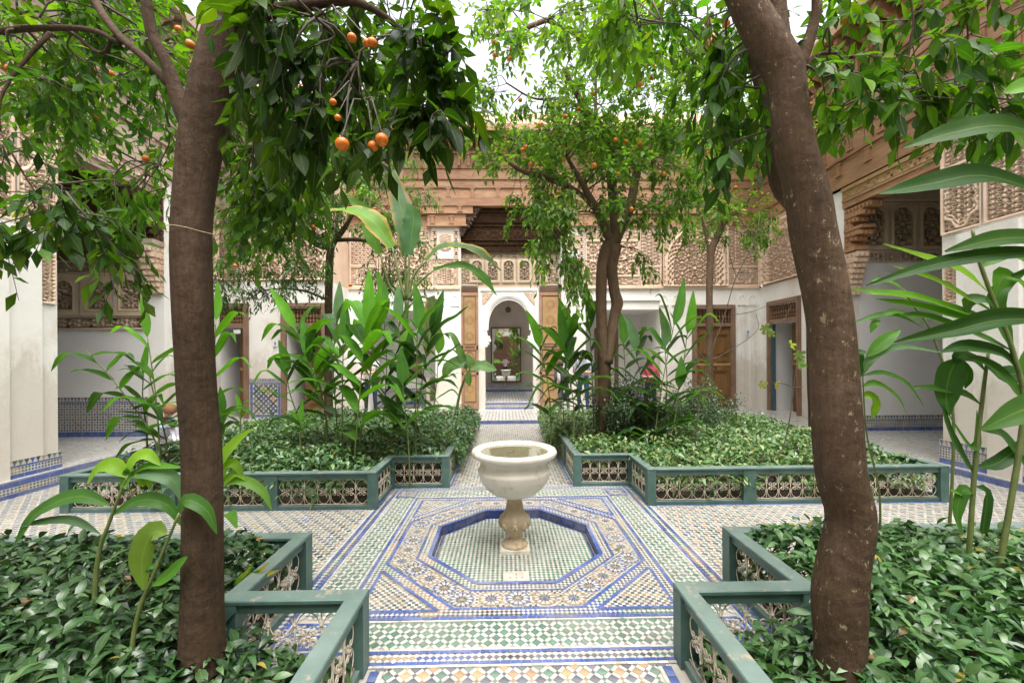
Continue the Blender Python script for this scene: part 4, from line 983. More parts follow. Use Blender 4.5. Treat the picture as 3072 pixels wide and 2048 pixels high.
relief('carved_panel', fB, -5.85, -4.62, 3.66, 5.44, -.03, f_arch(.17), M['stucco'], FB, .11, .025)
entab(fB, -8, -4.6, FB, M['wood_pale'])
dado(fB, -6.70, -5.88, .98, 1.12, FB, .0)
# tiled pier panel: blue border and dark diamond lattice
mb = MB(); u0, u1, z0, z1 = -6.68, -5.90, .12, .98
mb.box((u0-.02, -.01, ZF), (u1+.02, .004, z1), TW+(1,), fB)
for a, b, c, d in ((u0, u0+.07, z0, z1), (u1-.07, u1, z0, z1), (u0+.07, u1-.07, z0, z0+.07)):
    k = max(1, round((d-c)/.06)) if b-a < .1 else 1; m_ = max(1, round((b-a)/.06)) if b-a > .1 else 1
    for i in range(k):
        for j in range(m_):
            x0_, x1_ = a+(b-a)*(j+.03)/m_, a+(b-a)*(j+.97)/m_; y0_, y1_ = c+(d-c)*(i+.03)/k, c+(d-c)*(i+.97)/k
            mb.add([fB((x0_, .006, y0_)), fB((x1_, .006, y0_)), fB((x1_, .006, y1_)), fB((x0_, .006, y1_))], [(0, 1, 2, 3)], vary(TB, .2)+(1,))
cw, ch = (u1-u0-.16)/20, (z1-z0-.08)/24
for i in range(20):
    for j in range(24):
        c = (u0+.08+(i+.5)*cw, z0+.075+(j+.5)*ch); on = ((i+j) % 8 == 0) or ((i-j) % 8 == 0)
        col = vary((.02, .022, .03), .2) if on else None
        if min((i-a_) % 8+(j-b_) % 8 if 0 else max(abs((i-a_+4) % 8-4), abs((j-b_+4) % 8-4)) for a_, b_ in ((4, 0), (0, 4))) <= 1 and (i+j) % 2 == 0 and not on: col = vary((TG, TT, TB)[((i+2)//4+(j+2)//4) % 3], .2)
        if col: mb.add([fB((c[0]+dx*cw*.95, .006, c[1]+dz*ch*.95)) for dx, dz in ((-1, 0), (0, -1), (1, 0), (0, 1))], [(0, 1, 2, 3)], col+(1,))
mb.build('pier_tile', M['tile'], FB)['kind'] = 'stuff'

# ---- wings
def wing(s, name, label, Xp, Xw, Xb, Ypier0, Ypier1, Yop1, Yend, zg, wood, dz, tall):
    root = empty(name, (s*Xw, 4, 0), label, 'palace wing'); WROOT.add(root.name)
    # frame along +Y (right wing: u = -y so that n points to -x)
    fr = Fr((s*Xw, 0), (0, -1)) if s > 0 else Fr((s*Xw, 0), (0, 1))
    def U(y): return -y if s > 0 else y
    def B(nm, y0, y1, n0, n1, z0, z1, mat, f=fr): return vbox(f, nm, [(min(U(y0), U(y1)), max(U(y0), U(y1)), n0, n1, z0, z1)], mat, root)
    def Rl(nm, y0, y1, z0, z1, n0, fn, f=fr, d=.04, res=.022, mat=None): return relief(nm, f, min(U(y0), U(y1)), max(U(y0), U(y1)), z0, z1, n0, fn, mat or M['stucco'], root, d, res)
    pn = Xw-Xp
    # far jamb pier and back part of the wing
    B('jamb_wall', Yop1, Yop1+.5, -.3, 0, zg, 5.0, M['plaster'])
    B('wall', -4, Ypier0, -.3, 0, zg, 3.63, M['plaster'])
    B('upper_wall', -4, Yop1+.5, -.35, -.05, 4.98, 8.0, M['stucco'])
    B('upper_wall', -4, Ypier0, -.35, -.051, 3.63, 4.98, M['stucco'])
    if Yend > Yop1+.5:
        fw = Fr((s*Xb, 0), (0, -1)) if s > 0 else Fr((s*Xb, 0), (0, 1))
        d0, d1 = (10.3, 11.62) if s > 0 else (9.0, 10.0)
        B('wall', Yop1+.5, d0, -.3, 0, ZF, 3.65, M['plaster'], fw); B('wall', d1, Yend, -.3, 0, ZF, 3.65, M['plaster'], fw); B('wall', d0, d1, -.3, 0, 3.15, 3.65, M['plaster'], fw)
        B('return_wall', Yop1+.45, Yop1+.5, -(Xb-Xw)-.3, 0, zg, 5.0, M['plaster'])
        B('upper_wall', Yop1+.5, Yend, -.35, -.06, 3.65, 8.0, M['stucco'], fw)
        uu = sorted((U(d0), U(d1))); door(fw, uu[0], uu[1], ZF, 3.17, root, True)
        if s > 0:
            Rl('carved_arch', 9.9, 11.9, 3.68, 5.44, -.03, f_arch(.17), fw, .13)
            Rl('carved_panel', 8.8, 9.88, 3.68, 5.44, -.02, f_lattice(.24), fw, .05)
            vbox(fw, 'blue_shutter', [(U(11.48), U(11.44), -.10, .0, ZF, 2.55)], simple('blue_paint', (.06, .12, .15), .5), root)
        else: Rl('carved_panel', 8.8, 10.6, 3.66, 5.44, -.02, f_arch(.17), fw, .08)
        uu = sorted((U(Yop1+.5), U(Yend))); entab(fw, uu[0], uu[1], root, wood)
    # near pier projecting, built in flat facets
    B('pier', Ypier0, Ypier1, .0, pn, zg, 5.0, M['plaster']); B('pier_fillet', Ypier0+.25, Ypier1-.22, pn, pn+.05, zg, 3.25, M['plaster'])
    B('pier_fillet', Ypier0+.62, Ypier1-.6, pn+.05, pn+.09, zg, 3.25, M['plaster']) if Ypier1-Ypier0 > 1.4 else None
    yy = np.linspace(Ypier0, Ypier1, 4)
    for a, b, k in ((yy[0], yy[1], 0), (yy[1], yy[2], 1), (yy[2], yy[3], 2)):
        Rl('carved_panel', a+.01, b-.01, 3.30, 4.18, pn, (f_medal(.09, .03), f_vine(.09, .03), f_medal(.09, .03))[k], d=.035, res=.012)
        Rl('carved_panel', a+.01, b-.01, 4.20, 4.98, pn, (f_vine(.1, .04), f_lattice(.1, 3, .03), f_vine(.09, .04))[k], d=.035, res=.012)
    fe = Fr((0, Ypier1), (1, 0)) if False else None
    # pier end faces towards the opening and towards the camera
    fc = Fr((0, Ypier0), (1, 0)); x0, x1 = sorted((s*Xp, s*Xw))
    relief('carved_panel', fc, x0+.02, x1-.02, 3.30, 4.98, .0, f_lattice(.13, 4, .04), M['stucco'], root, .03, .014)
    vbox(fc, 'dado_strip', [(x0, x1, 0, .01, zg, .5)], M['grout'], root)
    Rl('carved_strip', Ypier1-.22, Ypier1-.03, 2.35, 3.0, pn+.002, f_vine(.07, .015), d=.025, res=.012)
    dado(fr, *sorted((U(Ypier0), U(Ypier1))), zg, zg+(.22 if s < 0 else .34), root, pn+.051)
    dado(fr, *sorted((U(-4), U(Ypier0))), zg, zg+.34, root, .001)
    dado(fc, x0, x1, zg, zg+.34, root, .012)
    # panels above plain near wall
    for a in np.arange(-3.9, Ypier0-.5, 1.25): Rl('carved_panel', a, min(a+1.22, Ypier0-.02), 3.66, 4.95, -.02, f_arch(.17) if int(a*2) % 2 else f_lattice(.2), d=.06, res=.03)
    # lintel over the opening, corbels, hall behind
    B('lintel_beam', Ypier1-.02, Yop1+.02, -.30, .02, 4.60, 5.0, wood); B('beam_moulding', Ypier1, Yop1, .02, .06, 4.93, 5.0, M['ochre'] if s > 0 else wood); B('beam_moulding', Ypier1, Yop1, .02, .05, 4.72, 4.76, wood)
    relief('carved_band', fr, *sorted((U(Ypier1), U(Yop1))), 4.78, 4.92, .02, f_vine(.08, .015), M['ochre'] if s > 0 else M['stucco'], root, .02, .02)
    B('beam_moulding', Ypier1+.5, Yop1-.5, .02, .035, 4.60, 4.63, wood)
    for y, sd in ((Yop1, -1), (Ypier1, 1)):
        sg = sd if s < 0 else -sd
        muqarnas(fr, U(y), sg, 4.16, 4.58, .52, -.28, .0, M['wood_dark'] if s < 0 else M['carved_wood'], root, 'cedar_corbel', 4)
        B('corbel_block', y, y+sd*.42, -.27, .012, 4.10, 4.16, wood); muqarnas(fr, U(y), sg, 3.80, 4.09, .30, -.28, .0, M['wood_dark'] if s < 0 else M['carved_wood'], root, 'cedar_corbel', 3)
        B('corbel_block', y, y+sd*.27, -.27, .013, 3.70, 3.79, wood); muqarnas(fr, U(y), sg, 2.85, 3.68, .22, -.28, .0, M['stucco'], root, 'stucco_corbel', 8)
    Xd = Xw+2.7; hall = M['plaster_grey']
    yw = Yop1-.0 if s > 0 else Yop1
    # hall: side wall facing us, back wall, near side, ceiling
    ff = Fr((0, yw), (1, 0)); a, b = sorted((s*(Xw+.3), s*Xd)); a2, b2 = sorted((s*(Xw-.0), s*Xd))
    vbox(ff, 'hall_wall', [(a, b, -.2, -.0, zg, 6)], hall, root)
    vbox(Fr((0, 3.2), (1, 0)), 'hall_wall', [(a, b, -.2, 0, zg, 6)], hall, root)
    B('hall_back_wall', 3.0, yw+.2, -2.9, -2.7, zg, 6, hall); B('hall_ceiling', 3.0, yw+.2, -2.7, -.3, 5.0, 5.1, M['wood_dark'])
    if tall:
        dado(ff, a, b, zg, .93, root, .002, 'star')
        k0, k1 = 2.18, 3.45
        relief('carved_band', ff, a, b, k0, k0+.24, .0, f_vine(.12, .03), M['stucco_dim'], root, .035, .018, .5); relief('carved_band', ff, a, b, k1-.24, k1, .0, f_vine(.11, .03), M['stucco_dim'], root, .035, .018, .5)
        n = 4; w = (b-a)/n
        for i in range(n): relief('stucco_niche', ff, a+i*w+.01, a+(i+1)*w-.01, k0+.25, k1-.25, .0, f_window(.14, .09), M['stucco_dim'], root, .06, .016, .45)
        vbox(ff, 'cedar_frieze', [(a, b, 0, .08, k1, 4.1), (a, b, .08, .14, 3.95, 4.06), (a, b, .08, .11, 3.62, 3.66), (a, b, 0, .3, 4.1, 5.0)], M['wood_dark'], root)
    else:
        dado(ff, a, b, zg, .40, root, .002)
        relief('carved_band', ff, a, b, 3.52, 3.74, .0, f_vine(.13, .02), M['stucco_dim'], root, .03, .018, .6)
        n = 4; w = (b-a)/n
        for i in range(n): relief('stucco_window', ff, a+i*w+.01, a+(i+1)*w-.01, 3.76, 4.72, .0, f_window(.15, .05), M['stucco_dim'], root, .06, .016, .4)
        vbox(ff, 'carved_beam', [(a, b, 0, .14, 4.74, 5.0)], M['stucco_dim'], root)
    # string courses and entablature
    B('string_course', -4, Ypier1, pn if 0 else 0, .05, 4.98, 5.03, wood)
    uu = sorted((U(-4), U(Yop1+.5))); entab(fr, uu[0], uu[1], root, wood, dz=-.25, zb=5.28)
    B('frieze_board', -4, Yop1+.5, -.1, .05, 5.03, 5.23, wood)
    return root, fr, U
WR, frR, UR = wing(1, 'right_wing', 'right wing of tan cedar and carved stucco with an open hall behind the curved trunk', 6.15, 6.85, 7.5, 4.15, 5.70, 8.2, 11.97, ZR, M['wood'], -.25, False)
WL, frL, UL = wing(-1, 'left_wing', 'left wing of pale weathered cedar with an open hall and tall star tile dado', 6.02, 6.4, 7.45, 4.1, 5.53, 7.7, 10.72, ZL, M['wood_pale'], -.25, True)
# ---- near side of the court behind the camera
FN = empty('rear_facade', (0, -4, 0), 'plain white facade with a dark archway, seen only in the mirror', 'facade'); WROOT.add(FN.name)
fN = Fr((0, -4), (-1, 0))
vbox(fN, 'wall', [(-7, -1.5, -.3, 0, 0, 4), (1.5, 7, -.3, 0, 0, 4), (-1.5, 1.5, -.3, 0, 3.6, 4)], M['plaster'], FN)
vbox(fN, 'upper_wall', [(-7, 7, -.3, 0, 4, 8)], M['stucco'], FN); vbox(fN, 'dark_hall', [(-1.6, 1.6, -2, -1.9, 0, 4)], M['wood_dark'], FN)
vbox(fN, 'column', [(-1.5, -1.3, 0, .2, 0, 4), (1.3, 1.5, 0, .2, 0, 4)], M['plaster'], FN)
pointed_arch(fN, 0, 1.2, 2.6, 3.6, 0, .08, .15, M['plaster'], FN)
# sign plates with a figure
def sign(loc, fr_n, label):
    r = empty('toilet_sign', loc, label, 'sign', 'small white sign plates', rz=math.atan2(fr_n[1], fr_n[0])-PI/2)
    mb = MB(); mb.box((-.055, 0, -.075), (.055, .008, .075)); mb.build('plate', simple('sign_white', (.75, .78, .80), .3), r)
    mb = MB(); mb.lathe([(.0, .028), (.012, .030), (.014, .04), (.010, .05), (0, .053)], 8, (0, .009, 0), cap=False)
    mb.prism([(-.020, .020), (.020, .020), (.016, -.020), (-.016, -.020)], .009, .011, T=lambda v: (v[0], v[2], v[1])); mb.prism([(-.011, -.020), (.011, -.020), (.009, -.058), (-.009, -.058)], .009, .011, T=lambda v: (v[0], v[2], v[1]))
    mb.build('figure', simple('sign_blue', (.02, .06, .35), .4), r); return r
sign((7.08, 11.9, 1.6+(1075-1000)*11.9/1225), (0, -1), 'white plate with a blue figure between the two wooden doors'); 
sign((-6.02, 10.68, 2.02), (0, -1), 'white plate with a blue figure above the blue tiled pier')
mb = MB(); mb.box((-7.05, 10.62, 2.28), (-6.88, 10.64, 2.38)); tag(mb.build('paper_notice', simple('paper', (.75, .75, .73))), 'small white paper notice above the left dark doorway', 'notice')
LP = empty('wall_lamp', (7.65, 8.14, 3.22), 'small white shell lamp high on the white hall wall at the right', 'lamp')
mb = MB(); mb.lathe([(.02, -.05), (.09, .0), (.13, .05), (.15, .06), (.12, .055), (.0, .02)], 14, cap=False); mb.build('shade', simple('lamp_white', (.8, .8, .78)), LP, True)
mb = MB(); mb.box((-.03, -.02, -.08), (.03, .06, -.02)); mb.build('wall_plate', M['brass'], LP)
# ---------------------------------------------------------------- vegetation
def norm(a): return a/np.maximum(np.linalg.norm(a, axis=1, keepdims=True), 1e-9)
def leaf_arrays(pos, d, up, L, Wd, droop, n=3, fold=.22, shape=0):
    "N leaves -> vertices (N,3(n+1),3), quads; alpha channel = distance from the midrib"
    pos, d, up = np.asarray(pos, float), norm(np.asarray(d, float)), np.asarray(up, float)
    x = norm(np.cross(d, up)); z = np.cross(x, d); K = len(pos); V = np.zeros((K, n+1, 3, 3)); L = np.asarray(L)[:, None]; Wd = np.asarray(Wd)[:, None]; dr = np.asarray(droop)[:, None]
    g = np.array([[0, 0, -1.0]])
    ts = np.linspace(0, 1, n+1)
    for i, t in enumerate(ts):
        w = math.sin(PI*(t**(.78 if shape == 0 else .9)))**.85 if 0 < t < 1 else .04
        c = pos+d*(L*t)+(g*.75+z*-.25)*(L*dr*t*t)
        V[:, i, 1] = c
        for k, s in ((0, -1), (2, 1)): V[:, i, k] = c+x*(Wd*.5*w*s)+z*(Wd*.5*w*fold)
    base = np.arange(K)[:, None]*(3*(n+1)); q = []
    for i in range(n):
        for k in (0, 1): q.append([3*i+k, 3*i+k+1, 3*i+k+4, 3*i+k+3])
    Q = (base[:, :, None]+np.array(q)[None]).reshape(-1, 4)
    al = np.tile(np.array([1, 0, 1.0]), n+1)
    return V.reshape(-1, 3), Q, al
def leaves_mesh(name, pos, d, up, L, Wd, droop, col, mat, parent=None, n=3, fold=.22, shape=0):
    V, Q, al = leaf_arrays(pos, d, up, L, Wd, droop, n, fold, shape); m = 3*(n+1)
    C = np.repeat(np.asarray(col, float), m, 0); C = np.concatenate([C, np.tile(al, len(pos))[:, None]], 1)
    return link(name, npmesh(name, V, Q, rib(C), mat, True), parent)
def rib(C):
    return C
# the shader wants the midrib distance in alpha: vertex colour node output 1 is alpha
def rvec(n): v = rng.normal(size=(n, 3)); return norm(v)

def trunk_noise(seed, amp=.06):
    def f(a, i, p):
        from mathutils import noise as nz
        return 1+amp*nz.noise(Vector((math.cos(a)*.9+seed, math.sin(a)*.9, p.z*2.2)))+amp*.22*nz.noise(Vector((math.cos(a)*3.5+seed, math.sin(a)*3.5, p.z*3.5)))
    return f
class Tree:
    def __init__(s, label, base, leafcols, LL=.085, LW=.040, mat=None, group='orange trees of the garden court'):
        s.root = empty('orange_tree', base, label, 'tree', group); WROOT.add(s.root.name)
        s.limb_pts = []; s.tb = MB(); s.wb = MB(); s.pos = []; s.dir = []; s.up = []; s.L = []; s.col = []; s.cols = leafcols; s.LL = LL; s.LW = LW; s.seed = rnd.uniform(0, 50)
    def limb(s, px, n=None, sides=20, amp=.06, O=False):
        "px: list of (x, y, D, width in photo pixels)"
        pts = []
        for x, y, D, w in px:
            if O: x, y, w = x*1.3061, y*1.3061, w*1.3061
            p = P(x, y, D); pts.append((p.x, p.y, p.z, w*D/FPX/2*math.cos(math.atan2(x-1536, FPX))))
        n = n or max(6, int(sum((Vector(a[:3])-Vector(b[:3])).length for a, b in zip(pts, pts[1:]))/.06))
        sp = spline(pts, n); c = [Vector(q[:3]) for q in sp]; r = [max(.004, q[3]) for q in sp]
        s.tb.tube(c, r, sides, noise=trunk_noise(s.seed, amp)); s.limb_pts += [(a, b) for a, b in zip(c, r)]
    def cluster(s, c, ntw=7, nl=9, tl=.28, hang=.2, dark=1.0, LL=None, hue=None):
        c = Vector(c)
        a, ra = min(s.limb_pts, key=lambda q: (q[0]-c).length*(1 if q[1] < .05 else 1.15))
        mid = a.lerp(c, .5)+Vector((rnd.uniform(-.1, .1), rnd.uniform(-.1, .1), .12*(c-a).length)); L = (c-a).length
        bp = [Vector(q) for q in spline([a, mid, c], 7)]; r0 = min(ra*.6, .006+.010*L)
        s.wb.tube(bp, [r0+(.0035-r0)*t/6 for t in range(7)], 5)
        if rnd.random() < .35: s.limb_pts.append((bp[4], .01))
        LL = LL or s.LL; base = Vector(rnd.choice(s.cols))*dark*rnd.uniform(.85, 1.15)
        out = (c-a).normalized()
        for k in range(ntw):
            d = Vector(rnd.gauss(0, 1) for _ in range(3)); d = (d.normalized()+out*.5+Vector((0, 0, -hang))).normalized(); l = tl*rnd.uniform(.6, 1.25)
            st = bp[rnd.choice((4, 5, 6, 6))]
            e1 = st+d*l*.5; e2 = st+d*l+Vector((0, 0, -hang*l*.6)); tw = [Vector(q) for q in spline([st, e1, e2], 5)]
            s.wb.tube(tw, [.0028, .0025, .002, .0017, .0012], 3, cap=False)
            side = d.orthogonal().normalized(); m = rnd.randint(int(nl*.7), int(nl*1.3))
            for j in range(m):
                t = .15+.85*(j+.5)/m; i = min(3, int(t*4)); p = tw[i].lerp(tw[i+1], t*4-i)
                side = (Matrix.Rotation(2.4+rnd.uniform(-.4, .4), 3, d) @ side)
                ld = (d*rnd.uniform(.4, .9)+side*rnd.uniform(.6, 1)+Vector((0, 0, -hang*rnd.uniform(.2, 1.1)))).normalized()
                up = Vector((rnd.gauss(0, .45), rnd.gauss(0, .45), 1)); 
                if abs(ld.z) > .75: up = Vector((rnd.gauss(0, 1), rnd.gauss(0, 1), .3))
                s.pos.append(p); s.dir.append(ld); s.up.append(up); s.L.append(LL*rnd.uniform(.65, 1.2))
                cc = base*rnd.uniform(.55, 1.4)
                if rnd.random() < .12: cc = Vector((cc.x*1.7, cc.y*1.35, cc.z*.8))
                s.col.append(tuple(cc))
    def zone(s, x0, x1, y0, y1, D0, D1, n, shape=None, **k):
        for _ in range(n):
            for _try in range(20):
                x, y = rnd.uniform(x0, x1), rnd.uniform(y0, y1)
                if shape is None or shape((x-x0)/(x1-x0), (y-y0)/(y1-y0)): break
            s.cluster(PO(x, y, rnd.uniform(D0, D1)), **k)
    def orange(s, x, y, D, r=.033):
        p = PO(x, y, D); mb = MB(); mb.ball((0, 0, 0), (r, r, r*.95), 14, 10); mb.tube([(0, 0, r*.9), (0, 0, r*1.25)], .003, 4, (.15, .3, .1, 1))
        if not hasattr(Tree, 'ome'): Tree.ome = mb.mesh('orange', M['orange'], True)
        o = link('orange', Tree.ome, s.root); o.location = p; k = r/.033*rnd.uniform(.93, 1.07); o.scale = (k, k, k*rnd.uniform(.92, 1.05)); o.rotation_euler = (rnd.uniform(-.5, .5), rnd.uniform(-.5, .5), rnd.uniform(0, 6))
        a, _ = min(s.limb_pts, key=lambda q: (q[0]-p).length); 
        if (a-p).length < 1.2: s.wb.tube([a, a.lerp(p, .5)+Vector((0, 0, .08)), p+Vector((0, 0, r))], [.004, .003, .002], 4, cap=False)
    def build(s, nsing=0, n=2, bk='bark'):
        s.tb.build('trunk', M[bk], s.root, True); s.wb.build('twigs', M['twig'], s.root, True)['kind'] = 'stuff'
        pos = np.array([tuple(p) for p in s.pos]); d = np.array([tuple(p) for p in s.dir]); up = np.array([tuple(p) for p in s.up]); L = np.array(s.L); col = np.array(s.col)
        W_ = L*(s.LW/s.LL)*rng.uniform(.8, 1.15, len(L)); dr = rng.uniform(.0, .45, len(L)); keep = np.ones(len(L), bool)
        if nsing:
            rel = pos-np.array(CAMP); D = rel@np.array(F0); px = rel@np.array(RV)/np.maximum(D, .01)*FPX+1536; py = 1075-rel@np.array(UV)/np.maximum(D, .01)*FPX
            ok = (D > .4) & (px > 20) & (px < 3050) & (py > 10) & (py < 2030); score = np.where(ok, L/np.maximum(D, .1), 0); idx = np.argsort(-score)[:nsing]
            for i in idx:
                V, Q, al = leaf_arrays(pos[i:i+1], d[i:i+1], up[i:i+1], L[i:i+1], W_[i:i+1], dr[i:i+1], 5)
                C = np.concatenate([np.repeat(col[i:i+1], 18, 0), np.tile([1, 0, 1.0], 6)[:, None]], 1)
                o = link('leaf', npmesh('leaf', V-pos[i], Q, C, M['leaf'], True), s.root); o.location = pos[i]
            keep[idx] = False
        o = leaves_mesh('crown', pos[keep], d[keep], up[keep], L[keep], W_[keep], dr[keep], col[keep], M['leaf'], s.root, n); o['kind'] = 'stuff'
GR1 = [(.065, .165, .014), (.09, .20, .016), (.042, .125, .015)]
GDK = [(.022, .066, .020), (.030, .085, .022), (.02, .055, .022)]
GLT = [(.11, .23, .04), (.14, .26, .04), (.085, .19, .04), (.12, .21, .06)]

# near left tree
tl = Tree('orange tree with a thick straight trunk beside the worn green fence, twine tied round it', P(607, 1960, 1.86), GR1, .088, .046)
tl.limb([(608, 2080, 1.86, 170), (607, 1960, 1.86, 152), (606, 1800, 1.86, 138), (608, 1400, 1.86, 128), (590, 1150, 1.86, 126), (580, 950, 1.86, 128), (574, 700, 1.86, 132), (590, 520, 1.86, 138), (610, 400, 1.86, 145), (640, 270, 1.86, 150), (668, 130, 1.86, 138), (690, 20, 1.86, 122), (720, -160, 1.85, 105), (760, -420, 1.8, 80)], sides=36)
tl.limb([(600, 420, 1.87, 95), (560, 350, 1.86, 72), (530, 280, 1.85, 56), (505, 200, 1.84, 46), (480, 150, 1.83, 44), (450, 80, 1.82, 42), (432, -60, 1.8, 36)], sides=18)
tl.limb([(525, 270, 1.86, 30), (440, 180, 1.9, 30), (360, 110, 2.0, 30), (300, 30, 2.1, 32), (260, -60, 2.2, 28)], sides=12)
tl.limb([(560, 330, 1.87, 20), (590, 250, 1.85, 20), (640, 160, 1.85, 18)], sides=10)
tl.limb([(360, 130, 2.0, 18), (270, 90, 2.1, 22), (120, 85, 2.2, 26), (-60, 100, 2.3, 28), (-200, 120, 2.4, 24)], sides=12)
tl.limb([(340, 110, 2.05, 14), (300, 160, 2.1, 14), (200, 90, 2.2, 14), (60, 40, 2.3, 16), (-40, 0, 2.3, 14)], sides=8)
tl.limb([(0, 395, 2.0, 9), (30, 450, 2.0, 9), (70, 520, 2.0, 8), (120, 600, 2.0, 6), (210, 760, 2.0, 4)], sides=6)
tl.limb([(150, 100, 2.15, 20), (60, 200, 2.1, 16), (0, 300, 2.05, 12), (0, 395, 2.0, 10)], sides=8)
tl.limb([(690, 60, 1.84, 60), (900, 20, 1.75, 36), (1080, 10, 1.7, 24), (1250, 130, 1.7, 14), (1350, 250, 1.7, 8)], sides=12)
tl.limb([(560, 350, 1.9, 10), (700, 240, 2.2, 30), (820, 120, 2.6, 24), (950, 60, 3.0, 18)], sides=8)
k1 = dict(ntw=6, nl=8, tl=.24)
tl.zone(-40, 420, -40, 230, 2.2, 3.6, 46, hang=.25, dark=.95, LL=.08, **k1)
tl.zone(60, 460, 200, 330, 2.6, 3.8, 22, hang=.4, dark=.95, LL=.08, **k1)
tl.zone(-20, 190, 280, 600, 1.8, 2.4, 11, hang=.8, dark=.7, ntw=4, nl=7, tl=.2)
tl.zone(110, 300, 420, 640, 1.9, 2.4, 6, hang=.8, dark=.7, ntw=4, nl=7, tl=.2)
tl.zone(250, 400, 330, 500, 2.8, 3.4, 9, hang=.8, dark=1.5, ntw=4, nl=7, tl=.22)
tl.zone(560, 1030, -30, 230, 1.45, 2.0, 19, hang=.8, dark=.42, ntw=5, nl=8, tl=.22, LL=.098)  # this and the next two zones: backlit shade put into darker leaf colour
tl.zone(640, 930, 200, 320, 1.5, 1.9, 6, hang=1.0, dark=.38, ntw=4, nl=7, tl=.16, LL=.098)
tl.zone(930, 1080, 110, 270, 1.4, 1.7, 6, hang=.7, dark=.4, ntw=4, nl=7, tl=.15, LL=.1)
tl.zone(480, 720, 20, 430, 2.2, 3.2, 30, hang=.6, dark=.75, **k1)
tl.zone(700, 1000, -20, 330, 2.4, 3.6, 36, hang=.5, dark=.8, **k1)
tl.zone(520, 700, 380, 540, 2.4, 3.0, 6, hang=1.0, dark=.9, **k1)
tl.zone(-300, 1100, -520, -60, 1.6, 3.4, 20, hang=.2, ntw=6, nl=8, tl=.3)
for q in [(786, 331, 1.42, .028), (877, 321, 1.44, .027), (857, 336, 1.5, .024), (855, 98, 1.4, .021), (808, 87, 1.4, .018), (843, 99, 1.42, .017), (765, 235, 1.5, .016), (776, 271, 1.5, .014), (608, 158, 2.5), (633, 120, 2.4), (8, 155, 3.2), (20, 108, 3.3), (65, 62, 3.3), (373, 125, 2.9), (388, 140, 3), (220, 265, 2.5), (213, 165, 3.2), (253, 170, 3.2), (335, 365, 3.2), (392, 175, 2.7), (440, 150, 2.9), (437, 103, 2.7), (427, 130, 2.8), (410, 68, 3), (285, 65, 2.9), (145, 558, 2.1), (765, 235, 3.1), (776, 271, 3.1), (625, 371, 3), (672, 540, 3.4), (75, 66, 3.4), (745, 230, 3.3), (1000, 90, 3.3)]: tl.orange(*q)
tl.build(230)
# near right tree
tr = Tree('orange tree with a curved forked trunk flecked with pale scars', P(2520, 2060, 1.80), GR1, .092, .048)
tr.limb([(2520, 2180, 1.8, 195), (2519, 1966, 1.8, 172), (2518, 1800, 1.8, 182), (2530, 1690, 1.8, 172), (2551, 1552, 1.8, 163), (2518, 1400, 1.8, 161), (2499, 1057, 1.8, 152), (2476, 879, 1.8, 150), (2440, 700, 1.8, 146), (2425, 600, 1.8, 142), (2385, 440, 1.8, 128), (2365, 300, 1.8, 118), (2350, 210, 1.8, 126), (2300, 120, 1.8, 122), (2250, 30, 1.8, 108), (2190, -90, 1.8, 90), (2100, -300, 1.8, 65)], sides=36)
tr.limb([(2375, 270, 1.82, 80), (2350, 160, 1.84, 66), (2338, 60, 1.86, 56), (2330, -80, 1.9, 46)], sides=16)
tr.limb([(2375, 260, 1.79, 60), (2400, 190, 1.78, 48), (2428, 120, 1.77, 40), (2450, 30, 1.76, 33), (2462, -60, 1.74, 28), (2600, -200, 1.7, 20)], sides=16)
tr.limb([(2410, 215, 1.8, 22), (2450, 165, 1.8, 16), (2520, 160, 1.8, 10)], sides=8)
tr.limb([(2440, 640, 2.1, 88), (2350, 560, 2.1, 76), (2325, 420, 2.1, 66), (2300, 300, 2.1, 54), (2270, 200, 2.1, 44), (2240, 60, 2.1, 34)], sides=16)
tr.limb([(2460, -60, 1.75, 22), (2700, -120, 1.9, 18), (2950, -60, 2.0, 12), (3150, 40, 2.1, 8)], sides=8)
tr.limb([(2700, -120, 1.9, 9), (2740, 60, 1.9, 6), (2700, 250, 1.9, 4), (2640, 380, 1.9, 3)], sides=5)
tr.limb([(2860, -80, 1.95, 9), (2900, 60, 2.0, 7), (2905, 180, 2.0, 5)], sides=5)
kk = dict(ntw=4, nl=7, tl=.19)
tr.zone(1560, 1760, -20, 330, 1.9, 2.6, 22, hang=.8, dark=.75, **kk)
tr.zone(1880, 2380, -40, 200, 1.7, 2.5, 19, hang=.6, dark=.8, **kk)
tr.zone(1930, 2260, 180, 300, 1.7, 2.2, 7, hang=.7, dark=.75, ntw=3, nl=6, tl=.16)
tr.zone(2150, 2380, 60, 260, 1.7, 2.3, 9, hang=.9, dark=1.05, ntw=4, nl=7, tl=.18)
tr.zone(1880, 1960, 150, 300, 2.0, 2.4, 3, hang=1.0, ntw=3, nl=5, tl=.14)
tr.zone(1400, 1700, -40, 120, 2.4, 3.6, 18, hang=.8, dark=1.1, **k1)
tr.zone(1300, 2600, -520, -80, 1.6, 3.4, 20, hang=.2, ntw=6, nl=8, tl=.3)
for q in [(1485, 83, 2.7), (1450, 120, 2.8), (1635, 88, 2.6), (1624, 48, 2.9), (1630, 98, 2.6), (1945, 45, 2.2), (1647, 178, 3.0), (1570, 12, 3.2), (1498, 10, 3.2), (1668, 55, 3.0), (1990, 205, 2.3)]: tr.orange(*q)
tr.build(230, bk='bark2')
